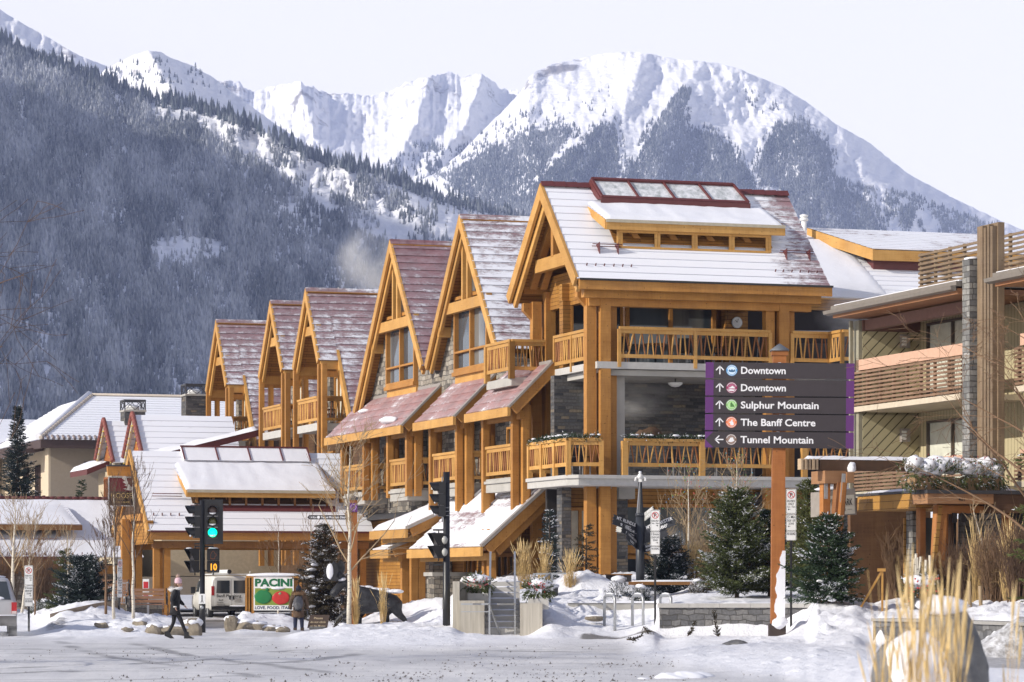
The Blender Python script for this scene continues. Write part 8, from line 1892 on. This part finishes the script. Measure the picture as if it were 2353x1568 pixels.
def van():
    D=152; T=thing('van','white work van with twin rear windows and a white pipe rack, parked under the canopy','van',Vector((PX(532,D),D,-.05)),R(16))
    VW=Mat('dusty_white_paint'); n=VW.noise(VW.obj(),1.6,5); sz=VW.n('SeparateXYZ',{0:VW.obj()}).outputs[2]; VWH=VW.fin(VW.mix(VW.math('MULTIPLY',VW.ramp(sz,.35,1.1,.75,.0),VW.ramp(n,.3,.6)),(.66,.65,.61),(.34,.31,.26)),.4)
    m=MB(); S=[]
    for y,w,zb,zs,zt,wt in((0,1.0,.48,1.2,1.95,.84),(.05,1.0,.42,1.2,2.02,.86),(.4,1.0,.40,1.2,2.05,.86),(3.3,1.0,.40,1.2,2.05,.86),(3.9,1.0,.40,1.2,1.95,.82),(4.5,.99,.42,1.15,1.32,.80),(5.3,.95,.42,1.05,1.15,.80),(5.5,.88,.45,.95,1.02,.74)): S.append(section(y,w,zb,zs,zt,wt))
    loft(m,S); m.build('body',VWH,T)
    for sx in(-1,1):
        d=MB(); d.box(min(sx*.01,sx*.80),max(sx*.01,sx*.80),-.025,-.001,.62,1.93); do=d.build('rear_door',VWH,T); g=MB(); a,b=sorted((sx*.10,sx*.74)); g.prism([(a,-.04,1.22),(b,-.04,1.22),(b-(.04 if sx>0 else 0),-.04,1.82),(a+(.04 if sx<0 else 0),-.04,1.82)],(0,.012,0)); g.build('window',GLASS,do)
        h=MB(); a,b=sorted((sx*.05,sx*.12)); h.box(a,b,-.05,-.026,.92,1.08); h.build('handle',BLACK,do)
        l=MB(); a,b=sorted((sx*.84,sx*.965)); l.box(a,b,-.03,.05,1.12,1.55); l.build('tail_light',plain('tail_red',(.40,.02,.02),.3),T)
        for y in(1.0,4.5): wheel(T,sx*.86,y,.36,.24,STEEL)
        mi=MB(); mi.box(min(sx*1.02,sx*1.24),max(sx*1.02,sx*1.24),3.9,4.0,1.2,1.52); mi.build('mirror',BLACK,T)
        w=MB(); a=sx*.985; w.prism([(a,3.2,1.28),(a,4.1,1.28),(a-sx*.1,3.75,1.82),(a-sx*.1,3.2,1.82)],(sx*.02,0,0)); w.build('cab_window',GLASS,T)
    b=MB(); b.box(-.98,.98,-.14,.0,.42,.60); b.build('bumper',BLACK,T); s=MB(); s.blob((.35,-.1,.61),(.5,.08,.04),3,.2,6); s.build('bumper_snow',SNW,T); pl=MB(); pl.box(.12,.42,-.045,-.026,.82,.97); pl.build('number_plate',plain('plate_grey',(.35,.33,.3),.5),T)
    t=MB(); fit_text(t,'Banff Plumbing',(-.72,-.045,1.03),.13,1.18,bold=.012); fit_text(t,'Banff 403 762 0000'[:5],(-.62,-.045,.86),.07,.22,bold=.01); fit_text(t,'Canmore',(-.70,-.045,.74),.07,.3,bold=.01); t.box(-.72,-.34,-.046,-.04,.675,.69); fit_text(t,'Quality',(-.38,-.045,.53+.04),.09,.32,bold=.008); t.build('lettering',BLK,T)
    r=MB(); r.tube([(-.15,-.2,2.24),(-.15,3.4,2.24)],.10,12); ro=r.build('pipe_tube',WHITE,T); c=MB(); c.tube([(-.15,-.26,2.24),(-.15,-.2,2.24)],.105,12); c.build('tube_cap',BLACK,ro)
    k=MB()
    for y in(.3,1.7,3.0): k.bar((-.95,y,2.12),(.95,y,2.12),.05,.05); 
    for sx in(-.9,.9): k.bar((sx,.1,2.12),(sx,3.2,2.12),.04,.04); k.tube([(sx,.1,2.12),(sx,.02,2.26)],.02,5)
    k.build('roof_rack',WHITE,T)
van()
def suv():
    D=95; T=thing('suv','silver sport utility car with snowy roof, its rear corner cut by the left edge','car',Vector((PX(38,D)-.96,D,-.08)),R(9.6))
    SV=Mat('silver_paint'); n=SV.noise(SV.obj(),1.6,5); sz=SV.n('SeparateXYZ',{0:SV.obj()}).outputs[2]; SIL=SV.fin(SV.mix(SV.math('MULTIPLY',SV.ramp(sz,.4,1.1,.8,.1),SV.ramp(n,.3,.65)),(.46,.46,.48),(.30,.29,.28)),.32,metal=.35)
    m=MB(); S=[]
    for y,w,zb,zs,zt,wt in((0,.93,.55,1.12,1.20,.86),(.06,.96,.48,1.12,1.45,.78),(.22,.97,.46,1.12,1.80,.72),(.6,.97,.46,1.12,1.86,.72),(2.6,.97,.46,1.12,1.86,.72),(3.3,.97,.46,1.12,1.3,.74),(4.4,.95,.46,1.05,1.15,.80),(4.8,.86,.5,.95,1.02,.74)): S.append(section(y,w,zb,zs,zt,wt))
    loft(m,S); m.build('body',SIL,T)
    g=MB(); g.prism([(-.78,.0,1.20),(.78,.0,1.20),(.66,.17,1.74),(-.66,.17,1.74)],(0,-.03,.0)); go=g.build('rear_window',GLASS,T); s=MB(); s.blob((.3,-.01,1.24),(.3,.03,.07),5,.4,7); s.build('window_snow',SNW,go)
    for sx in(-1,1):
        l=MB(); a,b=sorted((sx*.80,sx*.955)); l.box(a,b,-.04,.12,.78,1.12); lo=l.build('tail_light',plain('tail_red_b',(.42,.02,.025),.3),T); l=MB(); l.box(a+.01,b-.01,-.045,-.041,.78,.86); l.build('reverse_lamp',plain('tail_white',(.6,.5,.48),.3),lo)
        for y in(.9,3.9): wheel(T,sx*.84,y,.37,.25,STEEL)
        w=MB(); a=sx*.925; w.prism([(a,.45,1.18),(a,2.9,1.18),(a-sx*.14,2.6,1.74),(a-sx*.14,.55,1.74)],(sx*.015,0,0)); w.build('side_window',GLASS,T)
    b=MB(); b.box(-.95,.95,-.12,.05,.42,.72); b.build('bumper',plain('dirty_bumper',(.10,.095,.095),.7),T); s=MB(); s.box(-.93,.93,-.11,.0,.722,.75); s.build('bumper_snow',SNW,T); p=MB(); p.box(-.16,.16,-.02,-.005,.86,1.0); p.build('number_plate',WHITE,T); s=MB(); s.blob((0,1.4,1.87),(.68,1.2,.06),7,.2,10); s.build('roof_snow',SNW,T)
suv()
# ---------------------------------------------------------------- furniture on the decks
DARKF=plain('dark_wicker',(.022,.019,.02),.7)
def chair():
    T=thing('deck_chair','x','chair',(0,0,0)); m=MB(); m.box(-.24,.24,-.24,.24,.42,.46); m.build('seat',DARKF,T); m=MB(); m.prism([(-.24,.22,.46),(.24,.22,.46),(.24,.30,.98),(-.24,.30,.98)],(0,.03,0)); m.build('backrest',DARKF,T)
    for x in(-.22,.22):
        for y in(-.22,.22): l=MB(); l.bar((x,y,0),(x,y,.42),.035,.035,up=(1,0,0)); l.build('leg',plain('chair_leg_grey',(.3,.3,.31),.4),T)
        a=MB(); a.bar((x,-.22,.66),(x,.25,.66),.04,.03); a.bar((x,-.22,.42),(x,-.22,.66),.03,.03,up=(1,0,0)); a.build('armrest',DARKF,T)
    return T
proto=chair(); _first=[True]
def put_chair(x,y,z,rz,label,group='dark chairs on the hotel decks'):
    T=proto if _first[0] else copy_tree(proto); _first[0]=False; T.location=H2W(x,y,z); T.rotation_euler=(0,0,TH+rz); T['label']=label; T['group']=group
for x,y,z,rz,lb in ((1.1,.5,9.36,.3,'dark chair on the upper pavilion deck, nearest its left corner posts'),(3.3,.6,9.36,-.4,'dark chair on the upper pavilion deck, middle of the rail'),(4.4,.6,9.36,.5,'dark chair on the upper pavilion deck, right of the middle'),(5.4,.9,9.36,2.8,'dark chair on the upper pavilion deck beside the right posts'),(-.9,-.3,5.36,.3,'dark chair on the lower deck corner behind the garland'),(2.6,-.4,5.36,.1,'dark chair on the lower deck left of the aspen twigs'),(3.9,-.3,5.36,2.9,'dark chair on the lower deck at the middle of the rail'),(5.3,-.2,5.36,1.2,'dark chair on the lower deck near the right posts'),
  (.4,38.6,9.06,1.2,'dark chair on the balcony of the third gable from the left'),(.4,45.6,9.06,1.0,'dark chair on the balcony of the second gable from the left'),(.4,57.6,9.06,1.3,'dark chair on the balcony of the farthest gable'),(-.7,14.2,5.5,1.4,'dark chair on the lower balcony under the middle skirt roof')): put_chair(x,y,z,rz,lb)
def table(x,y,z,label):
    T=thing('deck_table',label,'table',H2W(x,y,z),TH,'small tables on the decks'); m=MB(); m.lathe([(.42,.70),(.42,.73)],(0,0,0),18); m.build('top',CEDD,T); m=MB(); m.tube([(0,0,0),(0,0,.7)],.04,8); m.lathe([(.25,0),(.25,.03),(.05,.06)],(0,0,0),12); m.build('pedestal',BLACK,T)
table(2.2,.6,9.36,'round table on the upper deck between the chairs'); table(4.9,-.2,5.36,'round table on the lower deck beside the chairs'); table(.5,39.9,9.06,'round table on the balcony of the third gable from the left')
def deck_bits():
    T=thing('wall_clock','round white wall clock beside the pavilion back post','clock',H2W(6.75,4.16,11.24),TH); m=MB(); m.lathe([(.21,-.02),(.21,.02)],(0,0,0),22,axis='y'); m.build('case',STEEL,T); m=MB(); m.face(ngon((0,-.025,0),.185,22)[::-1]); fo=m.build('dial',WHITE,T); m=MB(); m.bar((0,-.03,0),(-.07,-.03,.08),.016,.004,up=(0,1,0)); m.bar((0,-.03,0),(.05,-.03,.14),.012,.004,up=(0,1,0)); m.build('hands',BLK,fo)
    T=thing('pendant_lamp','white bowl pendant lamp under the upper deck','lamp',H2W(3.1,1,8.9),TH); m=MB(); m.lathe([(.02,-.30),(.14,-.28),(.25,-.2),(.27,-.14),(.25,-.14)],(0,0,0),18); m.build('bowl',WHITE,T); m=MB(); m.tube([(0,0,-.15),(0,0,0)],.02,6); m.build('stem',BLACK,T)
    T=thing('pool_handrail','bent stainless handrail of the hot tub on the upper deck','handrail',H2W(6.9,.8,9.36),TH); m=MB(); m.tube([(-.2,0,0),(-.1,0,1.2),(.1,0,1.32),(3.0,0,1.36),(3.2,0,1.3),(3.25,0,0)],.03,8); m.tube([(-.5,.6,0),(-.4,.6,1.25),(-.2,.6,1.34),(1.0,.6,1.35)],.03,8); m.build('rail',STEEL,T)
    T=thing('hot_tub','dark hot tub shell behind the rail of the upper deck','hot tub',H2W(8.6,1.6,9.36),TH); m=MB(); m.lathe([(1.5,0),(1.55,.8),(1.6,.85),(1.35,.87),(1.3,.6)],(0,0,0),20); m.build('shell',plain('tub_grey',(.12,.12,.13),.5),T)
    T=thing('deck_heater','dark stone fire table under the pendant lamp','fire table',H2W(2.6,2.4,5.26),TH); m=MB(); m.box(-.9,.9,-.4,.4,0,1.3); m.build('body',LEDGE,T); m=MB(); m.blob((0,-.05,1.55),(.5,.3,.4),5,.5,8,fr=3); m.build('branch_heap',TWIGD,T)
deck_bits()
# ================================================================ drifting steam
def steam(name,c,r,dens,label,seed):
    c=Vector(c); mb=MB(); mb.blob((0,0,0),r,seed,.25,10); m=Mat('steam_%d'%seed); o=m.obj()
    n=m.noise(m.map(o,(1/r[0],1/r[0],1/r[2]),loc=(seed*3.1,0,0)),1.5,5,.62,.4)
    d=m.n('VectorMath',{0:m.map(o,(1/r[0],1/r[1],1/r[2]))},operation='LENGTH').outputs['Value']
    f=m.math('MULTIPLY',m.ramp(d,.15,.95,1,0),m.ramp(n,.40,.72)); v=m.n('VolumePrincipled',{'Color':(1,1,1),'Density':m.math('MULTIPLY',f,dens),'Anisotropy':.2}); m.t.links.new(v.outputs[0],m.out.inputs['Volume'])
    ob=mb.build(name,m.m,None,c); tag(ob,label,'steam',None,'stuff')
steam('steam',P(845,612,158),(1.9,1.3,2.2),2.0,'pale puff of steam drifting from behind the tall gable',3)
steam('steam',H2W(10.4,.9,11.4),(2.0,1.2,1.6),1.6,'steam rising from the hot tub on the upper deck',5)
steam('steam',H2W(1.6,1.6,8.2),(2.2,1.0,1.0),1.0,'thin steam drifting under the upper deck',7)
steam('exhaust',P(22,1452,93.6),(1.5,.8,.6),1.3,'white exhaust vapour behind the silver car',9)
# ================================================================ the air between
def build_haze():
    mb=MB(); mb.box(-3500,3500,-950,7600,-3.2,1600)
    m=Mat('pale_air'); v=m.n('VolumePrincipled',{'Color':(.56,.66,1.0),'Density':8e-5,'Anisotropy':.2})
    m.t.links.new(v.outputs[0],m.out.inputs['Volume'])
    m.m.cycles.homogeneous_volume=True; m.m.cycles.volume_sampling='DISTANCE'
    o=mb.build('haze',m.m); tag(o,kind='stuff')
build_haze()
SC.cycles.volume_step_rate=1
